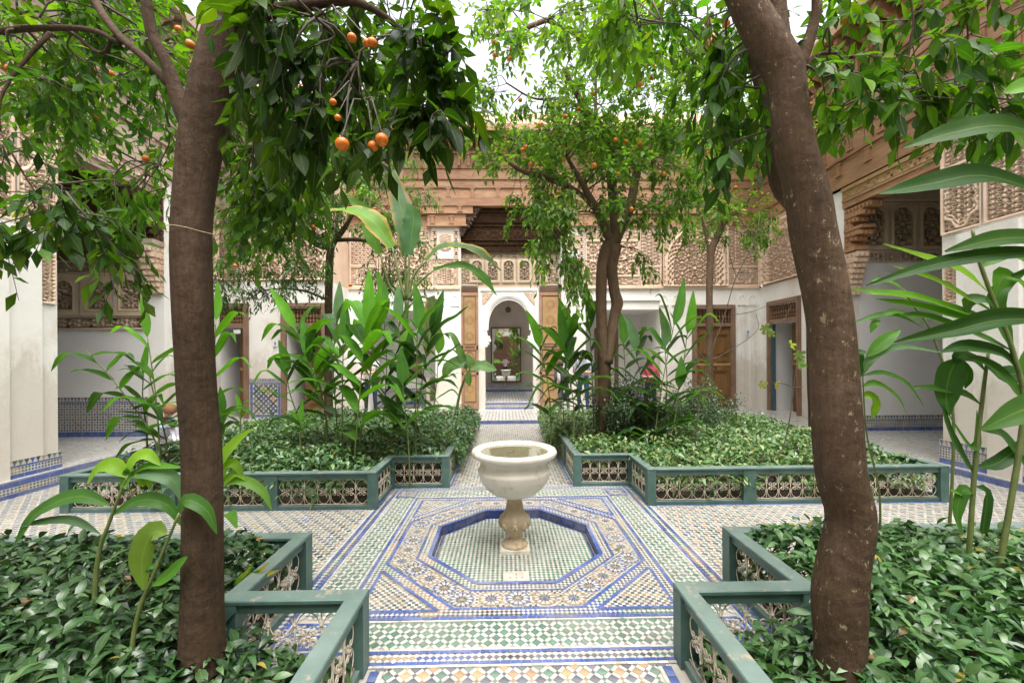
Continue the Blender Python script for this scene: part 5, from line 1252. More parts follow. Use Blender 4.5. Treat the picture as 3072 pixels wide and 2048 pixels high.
# middle right tree
tc = Tree('orange tree full of fruit with a double stem behind the bed corner', P(1813, 1356, 6.4), GLT, .10, .055)
tc.limb([(1815, 1400, 6.4, 47), (1813, 1330, 6.4, 39), (1812, 1200, 6.4, 36), (1812, 1080, 6.4, 40), (1806, 1000, 6.4, 34), (1804, 900, 6.4, 33), (1806, 810, 6.4, 35), (1822, 750, 6.4, 44), (1845, 715, 6.4, 45)], sides=20)
tc.limb([(1822, 1090, 6.36, 34), (1833, 1010, 6.36, 30), (1845, 940, 6.36, 32), (1852, 908, 6.36, 37), (1843, 870, 6.36, 32), (1836, 800, 6.36, 34), (1846, 735, 6.36, 42)], sides=16)
tc.limb([(1845, 740, 6.4, 34), (1842, 640, 6.4, 30), (1828, 500, 6.3, 29), (1790, 400, 6.2, 24), (1757, 330, 6.2, 25), (1735, 290, 6.1, 18), (1690, 205, 6.0, 12)], sides=12)
tc.limb([(1850, 720, 6.4, 29), (1890, 620, 6.5, 29), (1915, 500, 6.6, 25), (1960, 420, 6.7, 15), (2000, 350, 6.8, 10), (2040, 250, 6.9, 7)], sides=12)
tc.limb([(1835, 730, 6.4, 26), (1800, 650, 6.2, 26), (1740, 540, 6.0, 16), (1700, 470, 5.9, 10)], sides=8)
tc.limb([(1700, 555, 6.1, 24), (1640, 530, 6.0, 24), (1570, 515, 5.9, 14), (1500, 470, 5.8, 8)], sides=8); tc.limb([(1800, 650, 6.2, 14), (1750, 590, 6.1, 14), (1700, 555, 6.1, 16)], sides=8)
tc.limb([(1757, 335, 6.2, 16), (1690, 300, 6.1, 10), (1600, 295, 6.0, 7), (1520, 250, 5.9, 5)], sides=6)
tc.limb([(1785, 400, 6.2, 12), (1787, 250, 6.2, 9), (1780, 120, 6.2, 7), (1790, -20, 6.2, 5)], sides=6)
tc.limb([(1640, 60, 5.6, 16), (1560, 90, 5.5, 14), (1480, 110, 5.4, 9)], sides=6); tc.limb([(1780, 120, 6.2, 8), (1700, 90, 5.8, 12), (1640, 60, 5.6, 14)], sides=6)
tc.limb([(1800, 640, 6.1, 7), (1730, 640, 5.8, 6), (1690, 720, 5.7, 4), (1700, 850, 5.7, 3)], sides=5)
blob = lambda a, b: ((a-.5)/.5)**2+((b-.5)/.5)**2 < 1 and rnd.random() < .95
kc = dict(ntw=7, nl=9, tl=.30)
tc.zone(1090, 1560, 190, 400, 5.2, 7.2, 62, hang=.12, **kc)
tc.zone(1160, 1700, 300, 520, 5.4, 7.2, 50, hang=.3, **kc)
tc.zone(1250, 1740, 60, 320, 5.2, 7.4, 80, hang=.08, **kc)
tc.zone(1080, 1500, -20, 110, 4.2, 5.8, 34, hang=.1, **kc)
tc.zone(1220, 1330, 420, 660, 5.2, 5.8, 24, hang=1.1, ntw=5, nl=8, tl=.28)
tc.zone(1290, 1350, 560, 700, 5.2, 5.6, 5, hang=1.2, ntw=4, nl=8, tl=.25)
tc.zone(1460, 1520, 480, 640, 6.3, 6.8, 5, hang=1.0, ntw=4, nl=7, tl=.25)
tc.zone(1500, 1640, 380, 560, 6.0, 7.0, 9, hang=.9, ntw=5, nl=8, tl=.28)
for q in [(1218, 378), (1200, 345), (1208, 338), (1295, 366), (1175, 113, 5), (1138, 126, 5), (1137, 97, 5), (1170, 135, 5), (1245, 288), (1238, 287), (1437, 325, 5.6), (1298, 268), (1361, 215, 5.8), (1413, 322), (1497, 180, 5.6), (1470, 195), (1377, 97, 5.4), (1080, 296, 5.6), (1090, 296, 5.6), (1380, 95, 5), (1420, 165), (1400, 360), (1470, 330), (1525, 400), (1280, 445), (1450, 480), (1345, 120, 5.4), (1500, 150), (1510, 90), (1545, 240), (1130, 210, 6), (1365, 380), (1420, 400), (1330, 250), (1540, 170), (1330, 600, 5.6), (1195, 230), (1600, 330, 6.6)]:
    tc.orange(*(q if len(q) > 2 else (q[0], q[1], rnd.uniform(5.3, 5.8))), .036)
tc.build(0, bk='bark3')
# far right tree
td = Tree('slim orange tree in front of the panelled wooden double door', P(2129, 1240, 9.0), GLT, .10, .046)
td.limb([(2130, 1290, 8.9, 26), (2129, 1150, 9, 22), (2128, 950, 9, 21), (2130, 800, 9, 22), (2138, 740, 9, 24), (2160, 690, 9, 18), (2162, 620, 9, 14), (2190, 560, 9, 9)], sides=12)
td.limb([(2132, 790, 9, 14), (2120, 720, 9, 10), (2100, 640, 9, 9), (2080, 600, 9, 6)], sides=8)
td.limb([(2155, 700, 9, 12), (2190, 650, 9, 11), (2230, 620, 9, 8), (2260, 580, 9, 5)], sides=8)
td.limb([(2160, 640, 9, 9), (2140, 580, 9, 8), (2140, 500, 9, 5)], sides=6)
td.zone(1560, 1780, 330, 560, 8.6, 9.6, 52, hang=.2, dark=1.1, **kc)
td.zone(1610, 1760, 240, 360, 8.2, 9.2, 24, hang=.2, dark=1.2, **kc)
for q in [(1597, 412), (1637, 435), (1640, 405), (1657, 320), (1700, 350), (1690, 430), (1725, 400), (1625, 350), (1668, 465), (1740, 360), (1745, 420)]: td.orange(q[0], q[1], 8.5, .04)
td.build(0, bk='bark3')
# twigs high on the right, sunlight put into their paler leaf colour
t5 = Tree('orange tree crown with sunlit leaf colour seen past the forked trunk, high at the cedar eave', P(2420, 1240, 8.2), [(.15, .24, .06), (.19, .27, .07)], .095, .045)
t5.limb([(2440, 1290, 8.0, 30), (2430, 1000, 8, 24), (2430, 600, 8, 20), (2440, 420, 8, 10), (2460, 330, 8, 6)], sides=8)
t5.zone(1830, 1950, 190, 330, 7.6, 8.4, 12, hang=.2, **kc)
for q in [(1900, 272), (1880, 300), (1860, 240)]: t5.orange(q[0], q[1], 7.8, .037)
t5.build(0)
# left middle tree
te = Tree('slender leaved citrus tree behind the tall ginger stems at the left doorways', P(988, 1250, 7.8), [(.06, .14, .035), (.08, .17, .04), (.05, .12, .04)], .10, .036)
te.limb([(985, 1330, 7.8, 30), (986, 1000, 7.8, 24), (986, 900, 7.8, 24), (990, 770, 7.8, 24), (1000, 730, 7.8, 20), (1030, 690, 7.8, 16), (1060, 640, 7.8, 9)], sides=12)
te.limb([(994, 745, 7.8, 18), (950, 735, 7.8, 15), (900, 700, 7.7, 12), (840, 690, 7.6, 9), (780, 720, 7.5, 6)], sides=8)
te.limb([(1010, 720, 7.8, 14), (1080, 720, 7.8, 12), (1160, 740, 7.8, 8)], sides=8)
te.limb([(950, 735, 7.8, 10), (930, 640, 7.8, 8), (900, 560, 7.7, 6)], sides=6)
te.limb([(985, 900, 7.8, 8), (900, 870, 7.6, 7), (800, 870, 7.4, 5), (740, 900, 7.3, 4)], sides=6)
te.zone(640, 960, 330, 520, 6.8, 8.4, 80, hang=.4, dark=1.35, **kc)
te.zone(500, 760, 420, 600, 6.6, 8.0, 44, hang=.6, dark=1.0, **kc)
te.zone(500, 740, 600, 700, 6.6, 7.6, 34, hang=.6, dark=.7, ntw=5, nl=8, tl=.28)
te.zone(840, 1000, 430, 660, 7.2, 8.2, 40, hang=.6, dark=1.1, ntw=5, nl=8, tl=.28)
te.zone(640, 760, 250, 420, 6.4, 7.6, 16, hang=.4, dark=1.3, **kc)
for q in [(805, 655), (688, 600), (600, 575), (540, 610), (740, 470), (860, 480), (720, 520), (700, 420), (770, 300), (640, 560)]: te.orange(q[0], q[1], 7.0, .036)
te.build(0)
# twine round the left trunk
mb = MB(); pts = []
for i in range(25):
    a = 2*PI*i/24; c = P(574, 700, 1.86); pts.append((c.x+.104*math.cos(a), c.y+.104*math.sin(a), c.z-.006*math.cos(a)+.004*math.sin(3*a)))
mb.tube(pts, .0018, 4); c = P(655, 160, 1.86)
tag(mb.build('twine', simple('twine_tan', (.42, .33, .2), .9)), 'thin pale twine tied round the thick straight trunk', 'twine')

# ---- ground cover
def cover(name, label, region, area, N_, H, Lm, Wm, cols, n=2, depth=.16, lean=None):
    x0, x1, y0, y1 = area; pts = rng.uniform((x0, y0), (x1, y1), (int(N_*1.8), 2)); pts = np.array([p for p in pts if region(p[0], p[1])])[:N_]
    k = len(pts); hz = np.array([H(p[0], p[1]) for p in pts]); z = .05+(hz-.05)*(1-rng.beta(1.0, 2.6, k)*min(1, depth/.25*1.5))+rng.exponential(.008, k)
    az = rng.uniform(0, 2*PI, k); el = rng.uniform(-.25, 1.15, k); d = np.stack([np.cos(az)*np.cos(el), np.sin(az)*np.cos(el), np.sin(el)], 1)
    if lean is not None: d = d+np.array([lean(p[0], p[1]) for p in pts])
    up = np.stack([rng.normal(0, .5, k), rng.normal(0, .5, k), np.ones(k)], 1)
    L = Lm*rng.uniform(.6, 1.25, k); c = np.array(cols)[rng.integers(0, len(cols), k)]*rng.uniform(.7, 1.3, (k, 1))
    yl = rng.random(k) < .012; c[yl] = np.array([.30, .24, .05])*rng.uniform(.7, 1.1, (yl.sum(), 1)); br = rng.random(k) < .006; c[br] = np.array([.24, .12, .05])
    P3 = np.concatenate([pts, z[:, None]], 1)
    o = leaves_mesh(name, P3, d, up, L, L*(Wm/Lm)*rng.uniform(.75, 1.15, k), rng.uniform(.25, 1.1, k), c, M['cover'], None, n, .18, 1); tag(o, label, 'ground cover', kind='stuff'); return o
from mathutils import noise as NZ
def HN(a, amp=.07, fr=1.3, seed=0): return lambda x, y: a+amp*NZ.noise(Vector((x*fr+seed, y*fr, 0)))*1.6+(amp*.6+.03)*NZ.noise(Vector((x*5+seed, y*5, 3)))+.03*NZ.noise(Vector((x*11+seed, y*11, 3)))
def inbed(x, y, sgn, far, m=.0):
    a = x*sgn
    if far: return .87-m < a < 4.68+m and 4.44-m < y < 9.05 and not (a < 1.52-m and y < 5.12-m)
    return .88 < a < 4.66 and .15 < y < 2.80 and not (a < 1.53 and y > 2.06)
def nearH(sg):
    h = HN(.46 if sg < 0 else .45, .07, 1.6, 5*sg)
    def f(x, y):
        a = abs(x); t = min(1, max(0, (a-1.0)/.85)); t2 = min(1, max(0, (2.85-y)/.3))
        return .12+(h(x, y)-.12)*(t*t*(3-2*t)) if sg < 0 else .08+(h(x, y)-.08)*min(1, max(.25, (a-.95)/.8))
    return f
CDK = [(.032, .082, .026), (.042, .105, .034), (.022, .058, .022), (.070, .135, .048)]
CMD = [(.065, .15, .050), (.085, .18, .060), (.045, .11, .042), (.13, .22, .08)]
CLT = [(.11, .22, .07), (.15, .26, .085), (.07, .16, .055), (.10, .20, .07), (.25, .30, .12)]
cover('ground_cover_leaves', 'glossy dark leaves covering the bed round the straight trunk', lambda x, y: inbed(x, y, -1, False), (-4.66, -.88, .15, 2.8), 21000, nearH(-1), .096, .037, CDK, 4)
cover('ground_cover_leaves', 'glossy bluish leaves covering the bed round the curved trunk', lambda x, y: inbed(x, y, 1, False), (.88, 4.66, .15, 2.8), 21000, nearH(1), .098, .038, [(.062, .155, .052), (.085, .185, .062), (.045, .115, .042), (.11, .21, .08)], 4)
cover('ground_cover_leaves', 'dark green leaves covering the bed under the banana plant', lambda x, y: inbed(x, y, -1, True), (-4.68, -.87, 4.44, 9.05), 19000, lambda x, y, h=HN(.50, .09, 1.3, 2): h(x, y)-.16*max(0, 1-(y-4.4)/.8), .098, .042, CMD, 2)
cover('ground_cover_leaves', 'light green and yellowish leaves covering the bed of the forked orange tree', lambda x, y: inbed(x, y, 1, True), (.87, 4.68, 4.44, 9.05), 19000, lambda x, y, h=HN(.49, .09, 1.3, 9): h(x, y)-.14*max(0, 1-(y-4.4)/.8), .098, .042, CLT, 2)
for sg, cols, lb in ((-1, CMD, 'dark leaves spilling over the fence onto the centre path, banana side'), (1, CLT, 'light leaves spilling over the fence onto the centre path, forked tree side')):
    cover('spilling_leaves', lb, lambda x, y, s=sg: .66+.10*NZ.noise(Vector((y*1.5, s*3, 0))) < x*s < .95 and y > 5.3+(.3 if s < 0 else 1.0), tuple(sorted((sg*.6, sg*.95)))+(5.3, 9.2), 3800, lambda x, y, s=sg: .30+.22*min(1, max(0, (abs(x)-.62)/.25)) + .05*math.sin(y*5), .08, .032, cols, 2, .3)
# leaves poking through the grilles of the far beds
for sg, cols, lb in ((-1, CMD, 'leaves poking through the scroll grilles below the banana bed'), (1, CLT, 'leaves poking through the scroll grilles below the forked tree')):
    cover('fence_leaves', lb, lambda x, y: NZ.noise(Vector((x*2.2, 1, 7))) > -.05, tuple(sorted((sg*1.55, sg*4.6)))+(4.36, 4.50), 420, lambda x, y: .30, .075, .03, cols, 2, .3, lambda x, y: (0, -.7, 0))

# ---- large leaved plants
def blade(parent, pts, width, col, up=(0, 0, 1), fold=.25, nseg=10, roll=0, name='leaf', mat=None, wave=.02, edge=None, torn=0, base_w=.12, pw=.8):
    sp = [Vector(p) for p in spline(pts, nseg+1)]; o0 = sp[0].copy(); V = []; C = []; cr = (-1, -.55, 0, .55, 1); up = Vector(up); ph = rnd.uniform(0, 6)
    col = Vector(col)*rnd.uniform(.85, 1.15)
    for i, p in enumerate(sp):
        t = i/nseg; tg = (sp[min(i+1, nseg)]-sp[max(i-1, 0)]).normalized(); sd = tg.cross(up); sd = sd.normalized() if sd.length > .05 else RV.copy()
        nn = sd.cross(tg); w = width*.5*max(.02, math.sin(PI*min(1, (t*.96+.02)**pw))**.8)
        if t < .12: w = max(width*.5*base_w, w*t/.12)
        for c in cr:
            a = c; lift = fold*abs(c)*w+wave*width*math.sin(t*17+ph+c*2)*abs(c)
            if roll: an = c*roll; q = sd*(w/roll*math.sin(an))+nn*(w/roll*(1-math.cos(an)))
            else: q = sd*(a*w)+nn*lift
            if torn and abs(c) == 1: q *= rnd.uniform(1-torn, 1)
            V.append(p-o0+q); e = abs(c)
            cc = col if not edge or e < .9 or rnd.random() > .85 else Vector(edge)
            C.append((cc[0], cc[1], cc[2], e))
    Fq = [(i*5+k, i*5+k+1, i*5+k+6, i*5+k+5) for i in range(nseg) for k in range(4)]
    o = link(name, npmesh(name, np.array([tuple(v) for v in V]), np.array(Fq), np.array(C), mat or M['ginger'], True), parent); o.location = o0; return o
def stalk(root, pts, n=8, L=.6, W_=.115, col=(.09, .24, .03), t0=.35, az=None, top=True, r=.011, erect=.50, extra=()):
    "pts: photo pixels (x, y, D) from low to high; the stem is carried straight down to the soil"
    w = [P(*p) for p in pts]; b = w[0].copy(); b.z = .06; b += Vector((rnd.uniform(-.05, .05), rnd.uniform(-.05, .05), 0)); ctl = ([b]+w) if w[0].z > .15 else w
    m = 26; sp = [Vector(q) for q in spline(ctl, m)]; mb = MB(); mb.tube(sp, [r*(1-.55*i/m) for i in range(m)], 7); st = mb.build('stem', M['stem'], root, True); WR_.add(st.name)
    W_ *= 1.65; n = int(n*1.25)
    az = rnd.uniform(-.5, .5) if az is None else az; S = RV*math.cos(az)+F0*math.sin(az)
    for j in range(n):
        t = t0+(1-t0)*(j+.3)/n; k = t*(m-1); i = min(m-2, int(k)); p = sp[i].lerp(sp[i+1], k-i); tg = (sp[i+1]-sp[i]).normalized(); sg = 1 if j % 2 else -1
        l = L*rnd.uniform(.8, 1.12)*(.75+.35*min(1, (j+2)/4)); e = erect+.45*(j/n)+rnd.uniform(-.15, .15)
        d = (tg*e+S*sg*rnd.uniform(.75, 1.05)*(1.15-.5*j/n)+F0.cross(S)*rnd.uniform(-.3, .3)+Vector((rnd.uniform(-.25, .25), rnd.uniform(-.3, .3), 0))).normalized()
        p1 = p+d*l*.35; p2 = p+d*l*.70+Vector((0, 0, -l*rnd.uniform(.02, .12))); p3 = p+d*l+Vector((0, 0, -l*rnd.uniform(.12, .62)))
        br = rnd.choice((1, .8, .6, 1.3)); blade(st, [p, p1, p2, p3], W_*rnd.uniform(.85, 1.15), Vector(col)*br)
    if top:
        p = sp[-1]; tg = (sp[-1]-sp[-3]).normalized(); blade(st, [p, p+tg*L*.4+S*.02, p+tg*L*.95+S*rnd.uniform(-.06, .06)], W_*.8, Vector(col)*1.5, up=F0*-1+Vector((0, 0, .2)))
    return st
WR_ = set()
def plant(name, label, cat, base, group=None):
    r = empty(name, base, label, cat, group); WROOT.add(r.name); return r
GB = (.085, .235, .025); GM = (.060, .165, .030); GD = (.035, .105, .025); GY = (.20, .38, .03); GS = (.10, .19, .10)
g1 = plant('ginger_plant', 'tall clump of bright ginger stems in front of the banana plant', 'plant', (-2.0, 5.6, 0), 'ginger plants')
for pts, kw in [([(1247, 1300, 5.2), (1250, 1120, 5.2), (1252, 985, 5.2)], dict(n=8, L=.62, col=GM)), ([(1066, 1340, 5.0), (1085, 1120, 5.0), (1099, 968, 5.0)], dict(n=9, L=.70, col=GB)), ([(1171, 1335, 5.4), (1200, 1200, 5.4), (1218, 1095, 5.4)], dict(n=7, L=.5, col=GD)),
    ([(1245, 1300, 5.3), (1270, 1120, 5.3), (1295, 1000, 5.3)], dict(n=8, L=.6, col=GD)), ([(980, 1260, 5.6), (950, 1170, 5.6), (927, 1075, 5.6)], dict(n=8, L=.62, col=GM)), ([(975, 1240, 5.7), (935, 1080, 5.7), (885, 985, 5.7)], dict(n=8, L=.70, col=GB)),
    ([(1027, 1230, 5.3), (1028, 1130, 5.3), (1030, 1030, 5.3)], dict(n=8, L=.6, col=GM)), ([(1080, 1330, 5.3), (1110, 1130, 5.3), (1122, 990, 5.3)], dict(n=7, L=.6, col=GB)), ([(1010, 1260, 6.0), (1000, 1100, 6.0), (1010, 960, 6.0)], dict(n=8, L=.6, col=GS)), ([(1150, 1270, 6.0), (1160, 1100, 6.0), (1150, 930, 6.0)], dict(n=9, L=.6, col=GM)), ([(1200, 1270, 5.9), (1200, 1100, 5.9), (1195, 960, 5.9)], dict(n=7, L=.55, col=GS)), ([(900, 1280, 5.8), (870, 1180, 5.8), (860, 1120, 5.8)], dict(n=6, L=.5, col=GM)), ([(1300, 1240, 6.4), (1310, 1150, 6.4), (1315, 1060, 6.4)], dict(n=6, L=.5, col=GB)), ([(1225, 1330, 4.9), (1215, 1230, 4.9), (1208, 1150, 4.9)], dict(n=5, L=.45, col=GM))]: stalk(g1, pts, **kw)
g2 = plant('ginger_plant', 'arching ginger stems left of the straight trunk, before the seated child', 'plant', (-4.2, 4.9, 0), 'ginger plants')
for pts, kw in [([(478, 1335, 4.8), (466, 1180, 4.8), (442, 1010, 4.8)], dict(n=6, L=.50, W_=.085, col=GB, az=.2)), ([(470, 1335, 4.8), (370, 1180, 4.8), (258, 1050, 4.8)], dict(n=8, L=.48, W_=.10, col=GM, top=False, erect=.2)), ([(500, 1330, 4.9), (470, 1220, 4.9), (445, 1110, 4.9)], dict(n=7, L=.45, W_=.08, col=GS, erect=.3, top=False)), ([(440, 1300, 4.9), (428, 1200, 4.9), (430, 1120, 4.9)], dict(n=4, L=.4, W_=.07, col=GB))]: stalk(g2, pts, **kw)
g3 = plant('ginger_plant', 'ginger stems seen just right of the straight trunk, halfway up', 'plant', (-3.4, 4.9, 0), 'ginger plants')
for pts, kw in [([(640, 1330, 4.8), (640, 1150, 4.8), (648, 960, 4.8)], dict(n=9, L=.48, W_=.08, col=GB, t0=.4)), ([(720, 1310, 5.6), (722, 1270, 5.6), (718, 1240, 5.6)], dict(n=5, L=.3, W_=.06, col=GB, t0=.5)), ([(900, 1310, 5.2), (905, 1290, 5.2), (903, 1265, 5.2)], dict(n=4, L=.32, W_=.055, col=GB, t0=.6)), ([(660, 1350, 5.0), (670, 1280, 5.0), (668, 1240, 5.0)], dict(n=4, L=.35, W_=.08, col=GM, t0=.5))]: stalk(g3, pts, **kw)
g4 = plant('ginger_plant', 'ginger stems beside the visitor with the backpack', 'plant', (1.2, 6.4, 0), 'ginger plants')
for pts, kw in [([(1722, 1235, 6.0), (1706, 1120, 6.0), (1692, 1030, 6.0)], dict(n=8, L=.6, col=GM)), ([(1652, 1245, 6.3), (1640, 1130, 6.3), (1618, 1040, 6.3)], dict(n=8, L=.62, col=GB, t0=.3)), ([(1750, 1240, 6.1), (1725, 1130, 6.1), (1705, 1010, 6.1)], dict(n=8, L=.62, col=GB)), ([(1780, 1240, 6.7), (1775, 1100, 6.7), (1768, 965, 6.7)], dict(n=7, L=.6, col=GD)), ([(1690, 1240, 6.5), (1690, 1150, 6.5), (1700, 1080, 6.5)], dict(n=6, L=.5, col=GS))]: stalk(g4, pts, **kw)
g5 = plant('ginger_plant', 'tall ginger clump among the small leaved shrub right of the double stemmed tree', 'plant', (2.2, 6.0, 0), 'ginger plants')
for pts, kw in [([(1961, 1340, 5.8), (1985, 1160, 5.8), (2022, 975, 5.8)], dict(n=9, L=.72, W_=.11, col=GM)), ([(1975, 1340, 5.9), (2000, 1180, 5.9), (1995, 1040, 5.9)], dict(n=7, L=.6, col=GS)), ([(1950, 1330, 6.0), (1930, 1170, 6.0), (1905, 1050, 6.0)], dict(n=7, L=.55, col=GS)), ([(1985, 1330, 5.9), (2040, 1150, 5.9), (2062, 1000, 5.9)], dict(n=8, L=.65, W_=.11, col=GB)), ([(1900, 1280, 6.4), (1880, 1150, 6.4), (1870, 1030, 6.4)], dict(n=7, L=.55, col=GM)), ([(2010, 1330, 5.7), (2030, 1230, 5.7), (2035, 1160, 5.7)], dict(n=5, L=.45, col=GM))]: stalk(g5, pts, **kw)
def leafpx(root, pts, D, Wd, col, **k):
    k.setdefault('up', (rnd.uniform(-.3, .3), -.75, .65))
    D2 = D if hasattr(D, '__len__') else [D]*len(pts); return blade(root, [P(x, y, d) for (x, y), d in zip(pts, D2)], Wd, col, **k)
# near left front plant
g6 = plant('ginger_plant', 'young ginger with bright yellow green leaves in the dark bed in front', 'plant', (-2.0, 1.95, 0), 'ginger plants')
s1 = stalk(g6, [(290, 1700, 1.95), (330, 1560, 1.95), (383, 1426, 1.95)], n=0, top=False, r=.012)
for pts, w, c in [([(380, 1430), (345, 1398), (300, 1402), (262, 1452)], .075, GY), ([(384, 1428), (400, 1385), (440, 1362), (482, 1395)], .07, GY), ([(386, 1425), (440, 1398), (500, 1398), (548, 1402)], .035, GB), ([(388, 1428), (450, 1415), (520, 1440), (545, 1500)], .08, GS), ([(375, 1440), (390, 1410), (372, 1450), (360, 1462)], .05, GB), ([(330, 1515), (230, 1488), (110, 1540), (40, 1640)], .075, GM), ([(335, 1545), (420, 1500), (500, 1512), (550, 1580)], .07, GM), ([(300, 1600), (220, 1560), (120, 1565), (60, 1580)], .04, GS), ([(450, 1460), (440, 1420), (425, 1425), (430, 1460)], .07, GY)]: leafpx(s1, pts, 1.95, w, c)
s2 = stalk(g6, [(405, 1880, 1.75), (470, 1700, 1.75), (538, 1538, 1.75)], n=0, top=False, r=.011)
for pts, w, c in [([(500, 1600), (455, 1600), (425, 1680), (432, 1768)], .105, (.12, .20, .03)), ([(455, 1755), (500, 1730), (540, 1690), (562, 1668)], .05, GB), ([(536, 1545), (560, 1500), (620, 1530), (650, 1600)], .06, GM), ([(470, 1700), (450, 1700), (435, 1712)], .02, GM)]: leafpx(s2, pts, 1.75, w, c)
g7 = plant('ginger_plant', 'ginger with lime leaves folding out from behind the straight trunk', 'plant', (-1.75, 2.25, 0), 'ginger plants')
s3 = stalk(g7, [(640, 1750, 2.25), (632, 1560, 2.25), (640, 1400, 2.25)], n=3, L=.25, W_=.06, top=False)
for pts, w, c in [([(655, 1400), (672, 1368), (710, 1325), (758, 1284)], .075, GY), ([(660, 1450), (675, 1400), (705, 1392), (728, 1432)], .06, GY), ([(655, 1455), (720, 1440), (785, 1470), (815, 1528)], .055, (.16, .33, .06)), ([(640, 1480), (690, 1430), (715, 1420), (738, 1440)], .05, GY)]: leafpx(s3, pts, 2.2, w, c)
g8 = plant('ginger_plant', 'small yellowing plant behind the brass tap in the fence corner', 'plant', (-1.75, 2.45, 0))
s4 = stalk(g8, [(700, 1800, 2.3), (705, 1760, 2.3), (700, 1720, 2.3)], n=0, top=False, r=.006)
for k in range(9):
    a = rnd.uniform(-1.2, 1.2); leafpx(s4, [(700+k*3, 1780), (715+k*6+18*math.sin(a), 1735), (740+k*8+40*math.sin(a), 1690+rnd.uniform(-10, 40))], 2.3, .035, (GY, GB, (.34, .28, .05))[k % 3])
# right front plants
g9 = plant('ginger_plant', 'tall leaning ginger growing from the pale bed right of the curved trunk', 'plant', (2.65, 2.4, 0), 'ginger plants')
sA = stalk(g9, [(2905, 1720, 2.4), (2925, 1400, 2.4), (2950, 1173, 2.4), (2965, 1060, 2.4)], n=0, top=False, r=.016)
for pts, w, c in [([(2930, 1230), (2928, 1330), (2900, 1330), (2828, 1214)][::-1][::-1], .05, GM), ([(2920, 1420), (2880, 1360), (2845, 1290), (2826, 1212)], .09, GD), ([(2945, 1215), (2890, 1180), (2810, 1165), (2733, 1160)], .06, GM), ([(2875, 1075), (2850, 1120), (2838, 1190), (2846, 1245)], .13, GD), ([(2885, 1080), (2900, 1120), (2895, 1165)], .08, GD), ([(2925, 1480), (2890, 1470), (2870, 1540), (2885, 1600)], .07, GM), ([(2930, 1460), (2960, 1480), (2950, 1580), (2945, 1600)], .07, GD), ([(2935, 1400), (2990, 1390), (3060, 1340), (3140, 1290)], .08, GD), ([(2850, 1470), (2880, 1480), (2905, 1505)], .03, GB), ([(2945, 1290), (3000, 1300), (3080, 1400), (3120, 1450)], .09, GD), ([(2960, 1100), (3000, 1130), (3060, 1120), (3130, 1150)], .12, GD), ([(2960, 1120), (2920, 1080), (2880, 1070), (2860, 1090)], .10, GD)]: leafpx(sA, pts, 2.4, w, c)
sB = stalk(g9, [(3000, 1700, 2.3), (3070, 1250, 2.3), (3040, 1060, 2.3), (2980, 900, 2.3), (2930, 760, 2.3), (2918, 690, 2.3)], n=0, top=False, r=.016)
for pts, w, c in [([(2963, 876), (2880, 812), (2780, 775), (2650, 732)], .085, GY), ([(2987, 940), (2890, 890), (2790, 835), (2677, 798)], .095, GY), ([(3000, 970), (2860, 925), (2720, 885), (2543, 868)], .075, (.12, .30, .03)), ([(3025, 950), (2890, 950), (2760, 920), (2624, 896)], .085, GB), ([(3050, 1060), (2920, 1000), (2780, 950), (2700, 945)], .08, GM), ([(2980, 900), (3010, 830), (3060, 850), (3140, 960)], .12, GB), ([(3040, 1060), (3000, 960), (2990, 880), (3090, 800)], .10, GM), ([(2945, 800), (3000, 760), (3080, 790), (3150, 850)], .12, GB), ([(3060, 1120), (3000, 1060), (2900, 1040), (2826, 1055)], .11, GD), ([(3070, 1200), (3020, 1140), (2960, 1090), (2900, 1070)], .10, GM), ([(2985, 930), (2950, 900), (2905, 905), (2900, 945)], .08, (.11, .2, .09)), ([(3070, 1160), (3090, 1090), (3130, 1040), (3200, 1000)], .1, GM)]: leafpx(sB, pts, 2.3, w, c)
g10 = plant('ginger_plant', 'thin arching ginger leaves against the white hall wall, beside the curved trunk', 'plant', (2.5, 2.75, 0), 'ginger plants')
sC = stalk(g10, [(2640, 1500, 2.7), (2600, 1300, 2.7), (2588, 1130, 2.7)], n=0, top=False, r=.008)
for pts, w, c in [([(2582, 1130), (2620, 1068), (2700, 1040), (2830, 1058)], .06, GS), ([(2588, 1126), (2650, 1118), (2720, 1150), (2770, 1216)], .04, GM), ([(2585, 1160), (2630, 1150), (2690, 1190), (2720, 1242)], .055, GB), ([(2590, 1190), (2612, 1188), (2626, 1215), (2616, 1256)], .08, GY), ([(2600, 1070), (2640, 1035), (2670, 1010), (2702, 990)], .085, GB), ([(2590, 1130), (2570, 1090), (2575, 1060), (2600, 1055)], .08, GD)]: leafpx(sC, pts, 2.7, w, c)
sD = stalk(g10, [(2860, 1250, 2.9), (2800, 1010, 2.9), (2735, 910, 2.9), (2715, 870, 2.9)], n=0, top=False, r=.010)
for pts, w, c in [([(2771, 985), (2700, 950), (2640, 945), (2562, 968)], .06, GM), ([(2775, 975), (2700, 935), (2650, 945), (2610, 960)], .05, GB), ([(2718, 875), (2680, 850), (2640, 840), (2612, 842)], .05, GB), ([(2735, 905), (2690, 885), (2600, 880)], .05, GY), ([(2640, 960), (2620, 975), (2611, 998)], .05, GB)]: leafpx(sD, pts, 2.9, w, c)
g11 = plant('ginger_plant', 'nearest ginger whose long dark blades reach in from the right edge', 'plant', (1.75, 1.25, 0), 'ginger plants')
sE = stalk(g11, [(3260, 1900, 1.25), (3230, 1300, 1.25), (3200, 800, 1.25), (3180, 300, 1.25), (3170, 180, 1.25)], n=0, top=False, r=.013)
